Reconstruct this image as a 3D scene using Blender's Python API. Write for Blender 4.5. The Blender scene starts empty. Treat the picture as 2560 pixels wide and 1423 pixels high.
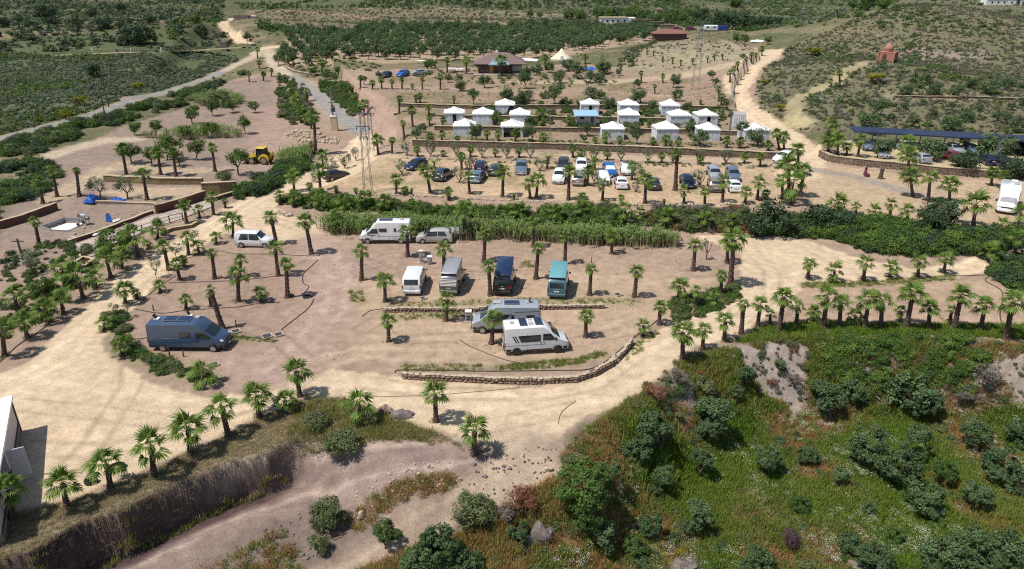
import bpy, math, random
import numpy as np
from mathutils import Vector, Matrix, Euler

sc = bpy.context.scene
COL = sc.collection
random.seed(7)
RNG = np.random.default_rng(7)
R = math.radians

# ---------------------------------------------------------------- camera, sky, sun, exposure
PITCH, CAMH, FPX, CU, CV = R(23.8), 29.0, 1750.0, 1280.0, 711.5
cam_data = bpy.data.cameras.new('camera')
cam_data.sensor_fit = 'HORIZONTAL'
cam_data.sensor_width = 36.0
cam_data.lens = 36.0 * FPX / 2560.0
cam_data.clip_start = 0.5
cam_data.clip_end = 20000.0
cam = bpy.data.objects.new('camera', cam_data)
cam.location = (0, 0, CAMH)
cam.rotation_euler = (math.pi / 2 - PITCH, 0, 0)
COL.objects.link(cam)
sc.camera = cam

SUN_TO = Vector((-0.47, -0.20, 1.0)).normalized()
world = bpy.data.worlds.new('World')
sc.world = world
world.use_nodes = True
wn = world.node_tree.nodes
wl = world.node_tree.links
bgn = wn['Background']
sky = wn.new('ShaderNodeTexSky')
sky.sky_type = 'NISHITA'
sky.sun_disc = False
sky.sun_elevation = math.asin(SUN_TO.z)
sky.sun_rotation = math.atan2(SUN_TO.x, SUN_TO.y)
sky.altitude = 100
sky.dust_density = 1.0
wl.new(sky.outputs[0], bgn.inputs['Color'])
bgn.inputs['Strength'].default_value = 0.095
sun_data = bpy.data.lights.new('sun', 'SUN')
sun_data.energy = 4.3
sun_data.angle = R(0.5)
sun_data.color = (1.0, 0.955, 0.89)
sun = bpy.data.objects.new('sun', sun_data)
sun.rotation_euler = SUN_TO.to_track_quat('Z', 'Y').to_euler()
sun.location = (0, 0, 80)
COL.objects.link(sun)
vs = sc.view_settings
vs.view_transform = 'Standard'
vs.look = 'None'
vs.exposure = 0.25
vs.gamma = 1.0
vs.use_curve_mapping = False
sc.render.engine = 'CYCLES'
sc.cycles.max_bounces = 6
sc.cycles.diffuse_bounces = 3
sc.cycles.transparent_max_bounces = 6
sc.cycles.use_denoising = False
sc.cycles.filter_width = 1.15

# ---------------------------------------------------------------- small maths
def smooth(a, b, x):
    t = np.clip((x - a) / (b - a), 0, 1)
    return t * t * (3 - 2 * t)

def _hash(ix, iy, seed):
    h = (ix.astype(np.int64) * 374761393 + iy.astype(np.int64) * 668265263 + seed * 974711) & 0x7fffffff
    h = ((h ^ (h >> 13)) * 1274126177) & 0x7fffffff
    return ((h ^ (h >> 16)) & 0xffff) / 65535.0

def vnoise(x, y, seed=0):
    x = np.asarray(x, float); y = np.asarray(y, float)
    ix = np.floor(x); iy = np.floor(y)
    fx = x - ix; fy = y - iy
    fx = fx * fx * (3 - 2 * fx); fy = fy * fy * (3 - 2 * fy)
    a = _hash(ix, iy, seed); b = _hash(ix + 1, iy, seed)
    c = _hash(ix, iy + 1, seed); d = _hash(ix + 1, iy + 1, seed)
    return (a * (1 - fx) + b * fx) * (1 - fy) + (c * (1 - fx) + d * fx) * fy

def fbm(x, y, seed=0, octaves=4):
    s = 0; a = 0.5
    for i in range(octaves):
        s = s + a * vnoise(x, y, seed + i * 17)
        x = x * 2.03; y = y * 2.03; a *= 0.5
    return s / (1 - 0.5 ** octaves)          # 0..1, mean .5

def seg_dist(px, py, pts, closed=False):
    d = np.full(px.shape, 1e18)
    n = len(pts)
    for i in range(n if closed else n - 1):
        ax, ay = pts[i][:2]; bx, by = pts[(i + 1) % n][:2]
        dx, dy = bx - ax, by - ay
        L = dx * dx + dy * dy + 1e-12
        t = np.clip(((px - ax) * dx + (py - ay) * dy) / L, 0, 1)
        d = np.minimum(d, (px - ax - t * dx) ** 2 + (py - ay - t * dy) ** 2)
    return np.sqrt(d)

def inside(px, py, pts):
    r = np.zeros(px.shape, bool)
    n = len(pts)
    for i in range(n):
        ax, ay = pts[i][:2]; bx, by = pts[(i + 1) % n][:2]
        if ay == by:
            continue
        c = ((ay > py) != (by > py)) & (px < (bx - ax) * (py - ay) / (by - ay) + ax)
        r ^= c
    return r

def sdf_poly(px, py, pts, margin=20.0):
    """signed distance, positive inside; far outside points get -margin"""
    P = np.asarray(pts)[:, :2]
    lo = P.min(0) - margin; hi = P.max(0) + margin
    m = (px > lo[0]) & (px < hi[0]) & (py > lo[1]) & (py < hi[1])
    out = np.full(px.shape, -float(margin))
    if m.any():
        qx, qy = px[m], py[m]
        d = seg_dist(qx, qy, P, True)
        out[m] = np.where(inside(qx, qy, P), d, -d)
    return out

def sdf_line(px, py, pts, margin=20.0):
    P = np.asarray(pts)[:, :2]
    lo = P.min(0) - margin; hi = P.max(0) + margin
    m = (px > lo[0]) & (px < hi[0]) & (py > lo[1]) & (py < hi[1])
    out = np.full(px.shape, float(margin))
    if m.any():
        out[m] = seg_dist(px[m], py[m], P)
    return out

# ---------------------------------------------------------------- measuring the photograph: pixel -> ray -> ground
CT, ST = math.cos(PITCH), math.sin(PITCH)
def ray(u, v):
    a = (np.asarray(u, float) - CU) / FPX
    b = (CV - np.asarray(v, float)) / FPX
    return a, CT + b * ST, -ST + b * CT          # x, y, z of the direction (unit depth)

def at_z(u, v, z):
    dx, dy, dz = ray(u, v)
    k = (z - CAMH) / dz
    return dx * k, dy * k

def at_plane(u, v, Y):
    dx, dy, dz = ray(u, v)
    k = Y / dy
    return float(dx * k), float(CAMH + dz * k)

def depth_of(x, y, z):
    return y * CT - (z - CAMH) * ST

def wpoly(pix, z):
    return [tuple(float(c) for c in at_z(u, v, z)) for u, v in pix]
# ---------------------------------------------------------------- terrain heights
TG = np.concatenate([np.linspace(-1.9, -1.02, 26)[:-1], np.linspace(-1.02, 1.02, 560), np.linspace(1.02, 1.9, 26)[1:]])
YG = np.concatenate([np.geomspace(15, 700, 700), np.geomspace(700, 7000, 46)[1:]])
TT, YY = np.meshgrid(TG, YG)
XX = TT * YY

EDGE = [(-420, 1560), (-150, 1440), (0, 1396), (70, 1376), (197, 1304), (304, 1276), (365, 1241), (461, 1203), (534, 1177), (600, 1150), (661, 1135),
        (700, 1108), (760, 1090), (893, 1080), (1000, 1088), (1150, 1100), (1250, 1118), (1370, 1120), (1440, 1062),
        (1560, 1012), (1640, 962), (1700, 910), (1760, 886), (1830, 862), (1960, 846), (2130, 842), (2250, 852),
        (2400, 842), (2520, 865), (2800, 900), (3400, 960)]
edge_w = wpoly(EDGE, 0.0)
low_poly = edge_w + [(edge_w[-1][0] + 60, 5), (edge_w[-1][0], -40), (edge_w[0][0] - 20, -40), (edge_w[0][0] - 20, edge_w[0][1])]
EAST = [(740, 505), (900, 528), (1200, 548), (1500, 572), (1850, 566), (1990, 570), (2080, 585), (2250, 628), (2450, 648), (2700, 600), (3300, 560)]
east_w = wpoly(EAST, 0.6)
eleft = [tuple(float(c) for c in at_z(u, v, z)) for u, v, z in
         [(560, 30, 8), (560, 60, 7), (640, 100, 5), (690, 130, 4), (720, 165, 3.5), (800, 215, 3), (900, 300, 2), (925, 345, 1.5), (900, 400, 1.2), (800, 470, .8)]]
east_poly = east_w + [(2000, 60), (6000, 8000), (-300, 8000)] + eleft
def terrace(pix, z, right, left):
    return wpoly(pix, z) + [tuple(float(c) for c in at_z(u, v, zz)) for u, v, zz in right] + [(400, 8000), (-200, 8000)] + \
        [tuple(float(c) for c in at_z(u, v, zz)) for u, v, zz in left]
T_RIGHT = [(1840, 265, 3.5), (1835, 225, 4), (1900, 160, 5)]
T_LEFT = [(820, 150, 4), (900, 250, 3)]
WALL1 = [(1031, 366), (1200, 370), (1400, 375), (1640, 384), (1850, 394), (1966, 400)]
WALL2 = [(1086, 326), (1300, 328), (1500, 331), (1700, 334), (1862, 340)]
WALL3 = [(985, 291), (1150, 297), (1350, 300), (1600, 303), (1800, 305)]
WALL4 = [(1000, 268), (1180, 273), (1400, 272), (1640, 273), (1815, 276)]
Z1, Z2, Z3, Z4 = 1.8, 2.8, 3.5, 4.1
RWALL = [(2045, 392), (2070, 405), (2130, 414), (2230, 424), (2340, 436), (2480, 446), (2620, 452)]
POOL = [(100, 566), (160, 545), (215, 545), (208, 560), (172, 577), (128, 575)]
HILLS = [  # u, v, z guess of the crest, radius along x / y, height
    (2212, 158, 9.6, 34, 30, 5.0), (2060, 175, 7.5, 26, 28, 2.6), (2285, 18, 18.5, 58, 44, 13.0), (2560, 90, 12, 45, 55, 6.0), (2060, 262, 5, 16, 17, 1.6),
    (1740, 124, 8, 34, 26, 3.2), (1640, 150, 7, 20, 18, 1.6), (120, 60, 12, 120, 70, 6), (330, 30, 14, 90, 60, 5),
    (255, 262, 1.2, 14, 10, 1.8), (60, 250, 1.5, 40, 30, 2.0), (1100, 40, 12, 150, 50, 3.0)]
HILL_W = []
for u, v, z, rx, ry, a in HILLS:
    x, y = at_z(u, v, z)
    HILL_W.append((float(x), float(y), rx, ry, a))
MOUND = [(210, 505, 2.6, 2.2, 1.3), (400, 545, 3.2, 2.2, .5), (760, 345, 6, 4, 1.2), (265, 410, 9, 5, 1.3)]
RAVINE = wpoly([(520, 160), (555, 140), (575, 125), (560, 118), (520, 130), (470, 160), (430, 185)], 1.0)

def height(x, y):
    x = np.asarray(x, float); y = np.asarray(y, float)
    h = np.zeros(x.shape)
    # plateau of the upper car park and the terraces behind it
    s = sdf_poly(x, y, east_poly, 60)
    wdt = np.interp(x, [-40, -25, -15], [9, 6, 4.5])
    h = h + Z1 * smooth(-0.5, 1, s / wdt)
    for poly, dz in TERR:
        s = sdf_poly(x, y, poly, 60)
        h = h + dz * smooth(0.15, 0.95, s)
    s = sdf_poly(x, y, RW_POLY, 60)
    h = h + 1.0 * smooth(0.15, 0.95, s)
    # far rise
    h = h + 1.6 * smooth(190, 400, y) + 0.021 * np.maximum(0, y - 430) + 170 * smooth(1400, 5000, y) * (0.6 + 0.8 * vnoise(x / 900, y / 900, 5))
    for hx, hy, rx, ry, a in HILL_W:
        q = ((x - hx) / rx) ** 2 + ((y - hy) / ry) ** 2
        h = h + a * np.exp(-q * 1.1)
    for mx, my, rx, ry, a in MOUND_W:
        q = ((x - mx) / rx) ** 2 + ((y - my) / ry) ** 2
        h = h + a * np.exp(-q * 1.2)
    # lower valley in front
    s = sdf_poly(x, y, low_poly, 60)
    W = np.interp(x, [-19, -15, -11, -6, 2, 7, 13], [0.24, 0.9, 5, 11, 10, 6.5, 6.0])
    D = np.interp(x, [-30, -16, -6, 4, 12, 50], [3.4, 3.0, 2.6, 3.2, 4.6, 5.2])
    ragged = 0.16 * (vnoise(x * 2.3, y * 2.3, 61) - .5) + 0.10 * (vnoise(x * 5.1, y * 5.1, 63) - .5) + 0.8 * (vnoise(x * .3, y * .3, 62) - .5)
    h = h - D * smooth(0, 1, (s + ragged * np.clip(s + 1, 0, 1)) / W)
    h = h - 0.9 * smooth(2, 9, s) * smooth(-30, -22, -x) * 0.5
    # pool pit and ravine
    h = h - 1.0 * smooth(-0.1, 0.5, sdf_poly(x, y, POOL_W, 10))
    h = h - 4.0 * smooth(9, 2, sdf_line(x, y, RAVINE, 30))
    # relief
    wild = smooth(1.0, 4.0, s) + smooth(150, 230, y) * 0.8
    wild = np.clip(wild + smooth(55, 80, x) * smooth(110, 140, y), 0, 1)
    h = h + 0.05 * (fbm(x * .6, y * .6, 3, 3) - .5) + wild * (0.7 * (fbm(x * .22, y * .22, 9, 4) - .5) + 0.15 * (vnoise(x * 1.1, y * 1.1, 4) - .5))
    return h

TERR = [(terrace(WALL1, Z1, T_RIGHT, T_LEFT + [(960, 330, 2.0)]), Z2 - Z1),
        (terrace(WALL2, Z2, T_RIGHT, T_LEFT + [(1010, 305, 2.8)]), Z3 - Z2),
        (terrace(WALL3, Z3, T_RIGHT, T_LEFT), Z4 - Z3),
        (terrace(WALL4, Z4, T_RIGHT, T_LEFT), 0.7)]
RW_POLY = wpoly(RWALL, Z1) + [(400, 130), (400, 400), (90, 400)] + [tuple(float(c) for c in at_z(2030, 330, 3.0)), tuple(float(c) for c in at_z(2030, 378, 2.0))]
MOUND_W = [tuple(float(c) for c in at_z(u, v, 0)) + (a, b, c) for u, v, a, b, c in MOUND]
POOL_W = wpoly(POOL, 0.0)
HH = height(XX, YY)

def hq(x, y):
    x = np.asarray(x, float); y = np.asarray(y, float)
    i = np.interp(y, YG, np.arange(len(YG)))
    j = np.interp(x / y, TG, np.arange(len(TG)))
    i0 = np.clip(i.astype(int), 0, len(YG) - 2); j0 = np.clip(j.astype(int), 0, len(TG) - 2)
    a = i - i0; b = j - j0
    return (HH[i0, j0] * (1 - b) + HH[i0, j0 + 1] * b) * (1 - a) + (HH[i0 + 1, j0] * (1 - b) + HH[i0 + 1, j0 + 1] * b) * a

MARCH = np.geomspace(16, 1600, 1100)
def at_many(u, v):
    u = np.atleast_1d(np.asarray(u, float)); v = np.atleast_1d(np.asarray(v, float))
    dx, dy, dz = ray(u, v)
    K = MARCH[None, :] / dy[:, None]
    X = dx[:, None] * K; Y = np.broadcast_to(MARCH[None, :], X.shape); Z = CAMH + dz[:, None] * K
    g = Z - hq(X, Y)
    below = g < 0
    i = np.where(below.any(1), below.argmax(1), len(MARCH) - 1)
    i = np.maximum(i, 1)
    r = np.arange(len(u))
    g0 = g[r, i - 1]; g1 = g[r, i]
    t = np.where(g1 < 0, g0 / (g0 - g1 + 1e-12), 1.0)
    Yh = MARCH[i - 1] + t * (MARCH[i] - MARCH[i - 1])
    k = Yh / dy
    x = dx * k
    return np.stack([x, Yh, hq(x, Yh)], 1)

def at(u, v):
    p = at_many(u, v)[0]
    return Vector((float(p[0]), float(p[1]), float(p[2])))

def ppm(p):
    return FPX / depth_of(p[0], p[1], p[2])

def path(pix):
    return [tuple(q) for q in at_many([a for a, b in pix], [b for a, b in pix])]
# ---------------------------------------------------------------- materials
MATS = {}
def _n(nt, t, **kw):
    n = nt.nodes.new(t)
    for k, v in kw.items():
        setattr(n, k, v)
    return n

def pm(name, col, rough=0.6, metal=0.0, var=0.12, scale=6.0, bump=0.0, spec=0.5, stretch=(1, 1, 1), dirt=None):
    """plain surface: base colour varied by noise, optional bump and a second 'dirt' colour in blotches"""
    if name in MATS:
        return MATS[name]
    m = bpy.data.materials.new(name); m.use_nodes = True
    nt = m.node_tree; L = nt.links
    b = nt.nodes['Principled BSDF']
    tc = _n(nt, 'ShaderNodeTexCoord'); mp = _n(nt, 'ShaderNodeMapping')
    mp.inputs['Scale'].default_value = stretch
    L.new(tc.outputs['Object'], mp.inputs['Vector'])
    no = _n(nt, 'ShaderNodeTexNoise'); no.inputs['Scale'].default_value = scale; no.inputs['Detail'].default_value = 5
    L.new(mp.outputs[0], no.inputs['Vector'])
    rp = _n(nt, 'ShaderNodeValToRGB')
    c = np.array(col, float)
    rp.color_ramp.elements[0].position = 0.3; rp.color_ramp.elements[1].position = 0.7
    rp.color_ramp.elements[0].color = (*np.clip(c * (1 - var), 0, 1), 1)
    rp.color_ramp.elements[1].color = (*np.clip(c * (1 + var), 0, 1), 1)
    L.new(no.outputs['Fac'], rp.inputs['Fac'])
    out = rp.outputs['Color']
    if dirt is not None:
        n2 = _n(nt, 'ShaderNodeTexNoise'); n2.inputs['Scale'].default_value = scale * 0.35; n2.inputs['Detail'].default_value = 6
        L.new(mp.outputs[0], n2.inputs['Vector'])
        r2 = _n(nt, 'ShaderNodeValToRGB'); r2.color_ramp.elements[0].position = 0.5; r2.color_ramp.elements[1].position = 0.68
        L.new(n2.outputs['Fac'], r2.inputs['Fac'])
        mx = _n(nt, 'ShaderNodeMix', data_type='RGBA')
        L.new(r2.outputs['Color'], mx.inputs['Factor']); L.new(out, mx.inputs[6]); mx.inputs[7].default_value = (*dirt, 1)
        out = mx.outputs[2]
    L.new(out, b.inputs['Base Color'])
    b.inputs['Roughness'].default_value = rough
    b.inputs['Metallic'].default_value = metal
    b.inputs['Specular IOR Level'].default_value = spec
    if bump:
        bp = _n(nt, 'ShaderNodeBump'); bp.inputs['Strength'].default_value = bump; bp.inputs['Distance'].default_value = 0.05
        L.new(no.outputs['Fac'], bp.inputs['Height']); L.new(bp.outputs[0], b.inputs['Normal'])
    MATS[name] = m
    return m

def leafmat(name, c1, c2, c3=None, trans=0.25, rough=0.6):
    """foliage: colour runs between c1 and c2 by plant and by leaf clump; part of the light passes through"""
    if name in MATS:
        return MATS[name]
    m = bpy.data.materials.new(name); m.use_nodes = True
    nt = m.node_tree; L = nt.links
    b = nt.nodes['Principled BSDF']; o = nt.nodes['Material Output']
    oi = _n(nt, 'ShaderNodeObjectInfo')
    at_ = _n(nt, 'ShaderNodeAttribute', attribute_name='lc')
    ad = _n(nt, 'ShaderNodeMath', operation='MULTIPLY_ADD'); ad.inputs[1].default_value = 0.42
    L.new(oi.outputs['Random'], ad.inputs[0])
    mu = _n(nt, 'ShaderNodeMath', operation='MULTIPLY'); mu.inputs[1].default_value = 0.58
    L.new(at_.outputs['Fac'], mu.inputs[0]); L.new(mu.outputs[0], ad.inputs[2])
    rp = _n(nt, 'ShaderNodeValToRGB')
    rp.color_ramp.elements[0].position = 0.1; rp.color_ramp.elements[1].position = 0.9
    rp.color_ramp.elements[0].color = (*c1, 1); rp.color_ramp.elements[1].color = (*c2, 1)
    if c3 is not None:
        e = rp.color_ramp.elements.new(0.97); e.color = (*c3, 1)
    L.new(ad.outputs[0], rp.inputs['Fac'])
    L.new(rp.outputs['Color'], b.inputs['Base Color'])
    b.inputs['Roughness'].default_value = rough
    b.inputs['Specular IOR Level'].default_value = 0.15
    tr = _n(nt, 'ShaderNodeBsdfTranslucent'); L.new(rp.outputs['Color'], tr.inputs['Color'])
    mx = _n(nt, 'ShaderNodeMixShader'); mx.inputs[0].default_value = trans
    L.new(b.outputs[0], mx.inputs[1]); L.new(tr.outputs[0], mx.inputs[2]); L.new(mx.outputs[0], o.inputs['Surface'])
    MATS[name] = m
    return m

def glassmat(name, col=(0.02, 0.03, 0.04), rough=0.06):
    return pm(name, col, rough=rough, var=0.15, scale=2, spec=0.8)

def carpaint(name, col, metal=0.0, rough=0.22):
    if name in MATS:
        return MATS[name]
    m = pm(name, col, rough=rough, metal=metal, var=0.05, scale=3, dirt=tuple(0.95 * c + 0.05 * d for c, d in zip(col, (0.30, 0.24, 0.17))))
    b = m.node_tree.nodes['Principled BSDF']
    b.inputs['Coat Weight'].default_value = 0.5
    b.inputs['Coat Roughness'].default_value = 0.08
    return m

# ---------------------------------------------------------------- meshes and objects
def add_me(name, verts, faces, mat=None, smooth_angle=None, lc=None):
    me = bpy.data.meshes.new(name)
    me.from_pydata([tuple(v) for v in verts], [], [tuple(f) for f in faces])
    if lc is not None:
        a = me.attributes.new('lc', 'FLOAT', 'FACE'); a.data.foreach_set('value', np.asarray(lc, np.float32))
    if mat is not None:
        me.materials.append(mat)
    if smooth_angle is not None:
        me.shade_smooth(); me.set_sharp_from_angle(angle=R(smooth_angle))
    me.update()
    return me

def np_me(name, verts, quads=None, tris=None, mat=None, lc=None):
    """numpy arrays straight into a mesh; lc one value per face (quads first)"""
    me = bpy.data.meshes.new(name)
    me.vertices.add(len(verts)); me.vertices.foreach_set('co', np.asarray(verts, np.float32).ravel())
    nq = 0 if quads is None else len(quads); nt_ = 0 if tris is None else len(tris)
    idx = np.concatenate([np.asarray(q, np.int32).ravel() for q in (quads, tris) if q is not None and len(q)])
    me.loops.add(len(idx)); me.loops.foreach_set('vertex_index', idx)
    st = np.concatenate([np.arange(nq) * 4, nq * 4 + np.arange(nt_) * 3]).astype(np.int32)
    me.polygons.add(nq + nt_); me.polygons.foreach_set('loop_start', st)
    if lc is not None:
        a = me.attributes.new('lc', 'FLOAT', 'FACE'); a.data.foreach_set('value', np.asarray(lc, np.float32))
    if mat is not None:
        me.materials.append(mat)
    me.update(calc_edges=True)
    return me

def ob(name, me, parent=None, loc=None, rot=None, scale=None):
    o = bpy.data.objects.new(name, me)
    COL.objects.link(o)
    if parent is not None:
        o.parent = parent
    if loc is not None:
        o.location = loc
    if rot is not None:
        o.rotation_euler = rot
    if scale is not None:
        o.scale = scale if hasattr(scale, '__len__') else (scale,) * 3
    return o

def tag(o, label, cat, group=None, kind=None):
    if label: o['label'] = label
    if cat: o['category'] = cat
    if group: o['group'] = group
    if kind: o['kind'] = kind
    return o

def root(name, loc, label, cat, group=None, rz=0.0):
    return tag(ob(name, None, None, loc, (0, 0, rz)), label, cat, group)

class MB:
    def __init__(s):
        s.v = []; s.f = []
    def add(s, vs_, fs):
        k = len(s.v); s.v += [tuple(p) for p in vs_]; s.f += [tuple(i + k for i in f) for f in fs]; return s
    def box(s, c, d, rz=0.0, M=None):
        x, y, z = (q / 2 for q in d)
        P = [Vector(p) for p in ((-x, -y, -z), (x, -y, -z), (x, y, -z), (-x, y, -z), (-x, -y, z), (x, -y, z), (x, y, z), (-x, y, z))]
        Rm = M if M is not None else Matrix.Rotation(rz, 3, 'Z')
        return s.add([(Rm @ p) + Vector(c) for p in P], [(3, 2, 1, 0), (4, 5, 6, 7), (0, 1, 5, 4), (1, 2, 6, 5), (2, 3, 7, 6), (3, 0, 4, 7)])
    def cbox(s, c, d, b=0.03, rz=0.0):
        """box with chamfered edges"""
        X, Y, Z = (q / 2 for q in d); b = min(b, X * .9, Y * .9, Z * .9)
        pts = []
        for z, k in ((-Z, b), (-Z + b, 0), (Z - b, 0), (Z, b)):
            x, y = X - k, Y - k
            c_ = b
            pts.append([(-x + c_, -y, z), (x - c_, -y, z), (x, -y + c_, z), (x, y - c_, z), (x - c_, y, z), (-x + c_, y, z), (-x, y - c_, z), (-x, -y + c_, z)])
        Rm = Matrix.Rotation(rz, 3, 'Z')
        V = [(Rm @ Vector(p)) + Vector(c) for ring_ in pts for p in ring_]
        F = [tuple(range(7, -1, -1)), tuple(range(24, 32))]
        for r in range(3):
            for i in range(8):
                j = (i + 1) % 8
                F.append((r * 8 + i, r * 8 + j, r * 8 + 8 + j, r * 8 + 8 + i))
        return s.add(V, F)
    def tube(s, pts, rad, n=6, cap=True):
        pts = [Vector(p) for p in pts]
        rad = [rad] * len(pts) if not hasattr(rad, '__len__') else rad
        V = []; F = []
        for i, p in enumerate(pts):
            d = (pts[min(i + 1, len(pts) - 1)] - pts[max(i - 1, 0)])
            d = d.normalized() if d.length > 1e-9 else Vector((0, 0, 1))
            a = d.cross(Vector((0, 0, 1)))
            if a.length < 1e-3: a = d.cross(Vector((1, 0, 0)))
            a.normalize(); b = d.cross(a)
            for k in range(n):
                t = 2 * math.pi * k / n
                V.append(p + (a * math.cos(t) + b * math.sin(t)) * rad[i])
        for i in range(len(pts) - 1):
            for k in range(n):
                j = (k + 1) % n
                F.append((i * n + k, i * n + j, i * n + n + j, i * n + n + k))
        if cap:
            F.append(tuple(range(n - 1, -1, -1))); m = (len(pts) - 1) * n; F.append(tuple(range(m, m + n)))
        return s.add(V, F)
    def lathe(s, prof, n=16, axis='Z', c=(0, 0, 0)):
        V = []; F = []
        for r, z in prof:
            for k in range(n):
                t = 2 * math.pi * k / n
                p = (r * math.cos(t), r * math.sin(t), z)
                if axis == 'Y': p = (p[0], p[2], p[1])
                V.append((p[0] + c[0], p[1] + c[1], p[2] + c[2]))
        m = len(prof)
        for i in range(m - 1):
            for k in range(n):
                j = (k + 1) % n
                F.append((i * n + k, i * n + j, i * n + n + j, i * n + n + k))
        F.append(tuple(range(n - 1, -1, -1))); F.append(tuple(range((m - 1) * n, m * n)))
        return s.add(V, F)
    def prism(s, pts, z0, z1):
        n = len(pts)
        V = [(p[0], p[1], z0) for p in pts] + [(p[0], p[1], z1) for p in pts]
        F = [tuple(range(n - 1, -1, -1)), tuple(range(n, 2 * n))] + [(i, (i + 1) % n, n + (i + 1) % n, n + i) for i in range(n)]
        return s.add(V, F)
    def slab(s, pts, thick):
        """pts: planar 3D polygon; a slab of that thickness behind it"""
        P = [Vector(p) for p in pts]; n = len(P)
        nn = Vector((0, 0, 0))
        for i in range(n):
            a, b = P[i], P[(i + 1) % n]
            nn += Vector(((a.y - b.y) * (a.z + b.z), (a.z - b.z) * (a.x + b.x), (a.x - b.x) * (a.y + b.y)))
        nn.normalize()
        V = P + [p - nn * thick for p in P]
        F = [tuple(range(n)), tuple(range(2 * n - 1, n - 1, -1))] + [(i, n + i, n + (i + 1) % n, (i + 1) % n) for i in range(n)]
        return s.add(V, F)
    def me(s, name, mat, sm=None):
        return add_me(name, s.v, s.f, mat, sm)
    def build(s, name, mat, parent=None, sm=None, loc=None, rot=None):
        return ob(name, s.me(name, mat, sm), parent, loc, rot)

def ordn(i, n):
    one = ['', 'first', 'second', 'third', 'fourth', 'fifth', 'sixth', 'seventh', 'eighth', 'ninth', 'tenth', 'eleventh', 'twelfth', 'thirteenth',
           'fourteenth', 'fifteenth', 'sixteenth', 'seventeenth', 'eighteenth', 'nineteenth']
    if i == 0: return 'leftmost'
    if i == n - 1: return 'rightmost'
    k = i + 1
    if k < 20: return one[k] + ' from left'
    t, r = divmod(k, 10)
    tens = {2: 'twent', 3: 'thirt', 4: 'fort', 5: 'fift', 6: 'sixt', 7: 'sevent'}[t]
    return (tens + ('ieth' if r == 0 else 'y-' + one[r])) + ' from left'
# ---------------------------------------------------------------- the ground: one sheet, coloured by what lies on it
GX, GY = XX.ravel(), YY.ravel()
N1 = fbm(GX * .9, GY * .9, 21, 4); N2 = fbm(GX * .12, GY * .12, 22, 4); N3 = fbm(GX * .03, GY * .03, 23, 3)
COLR = np.zeros((len(GX), 3))
BARE = np.zeros(len(GX))           # 1 where nothing grows
def wp(pix):
    return [q[:2] for q in path(pix)]
def paint(sd, col, w=0.5, amp=1.0, strength=1.0, bare=None):
    m = smooth(-w, w, sd + (N1 - .5) * amp) * strength
    c = np.asarray(col, float)
    COLR[:] = COLR * (1 - m[:, None]) + m[:, None] * c
    if bare is not None:
        BARE[:] = BARE * (1 - m) + bare * m
    return m
def pin(pix): return sdf_poly(GX, GY, wp(pix))
def pln(pix): return sdf_line(GX, GY, wp(pix))

SAND = (.53, .41, .275); SOIL = (.315, .228, .168); TAN = (.42, .305, .195); LAV = (.25, .185, .155); GREYS = (.25, .19, .15); ASPH = (.25, .235, .215)
# base: wild land, browner and greener by patches
g1 = np.array((.115, .115, .06)); g2 = np.array((.205, .165, .10)); g3 = np.array((.07, .09, .036))
t = smooth(.35, .65, N2 + (N1 - .5) * .4)[:, None]
COLR[:] = g1 * (1 - t) + g2 * t
t = smooth(.52, .7, N3 + (N1 - .5) * .3)[:, None] * .6
COLR[:] = COLR * (1 - t) + g3 * t
paint(pin([(-400, 380), (-400, 60), (0, 100), (560, 100), (640, 118), (640, 138), (540, 186), (300, 266), (150, 308), (0, 346)]), (.085, .105, .048), 3, 6, .85)
paint(pin([(-400, -8), (640, -8), (560, 60), (560, 110), (-400, 110)]), (.085, .092, .048), 3, 8, .7)
paint(pin([(560, -8), (2700, -8), (2700, 12), (2300, 20), (1960, 60), (1640, 60), (1300, 24), (900, 14), (640, 26)]), (.08, .095, .045), 3, 8, .7)
paint(pin([(1962, 122), (2060, 82), (2230, 0), (2700, 0), (2700, 345), (2420, 340), (2130, 330), (2050, 335), (1990, 318), (1900, 272), (1862, 232), (1905, 170), (1955, 140)]), (.15, .138, .082), 2, 5, .85)
# bands of dry terraces on the far slopes
for pix, c, w in [([(640, 28), (900, 40), (1200, 58), (1400, 62)], (.27, .185, .125), 7), ([(700, 52), (1000, 62), (1340, 70)], (.2, .145, .09), 4), ([(1100, 20), (1300, 33), (1480, 40)], (.25, .2, .13), 6),
                  ([(900, 22), (1200, 40), (1420, 52)], (.21, .16, .1), 9), ([(1950, 76), (2060, 78), (2200, 86)], (.2, .17, .1), 4),
                  ([(1700, 12), (1900, 22), (2100, 20)], (.22, .17, .11), 5), ([(100, 70), (260, 60), (420, 52)], (.21, .14, .08), 5), ([(0, 62), (180, 58)], (.2, .13, .08), 4),
                  ([(2240, 240), (2400, 246), (2600, 250)], (.27, .22, .14), 2.0), ([(2250, 130), (2330, 140), (2420, 138)], (.25, .2, .165), 6)]:
    paint(w - pln(pix), c, 2.5, 5, .8)
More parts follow.
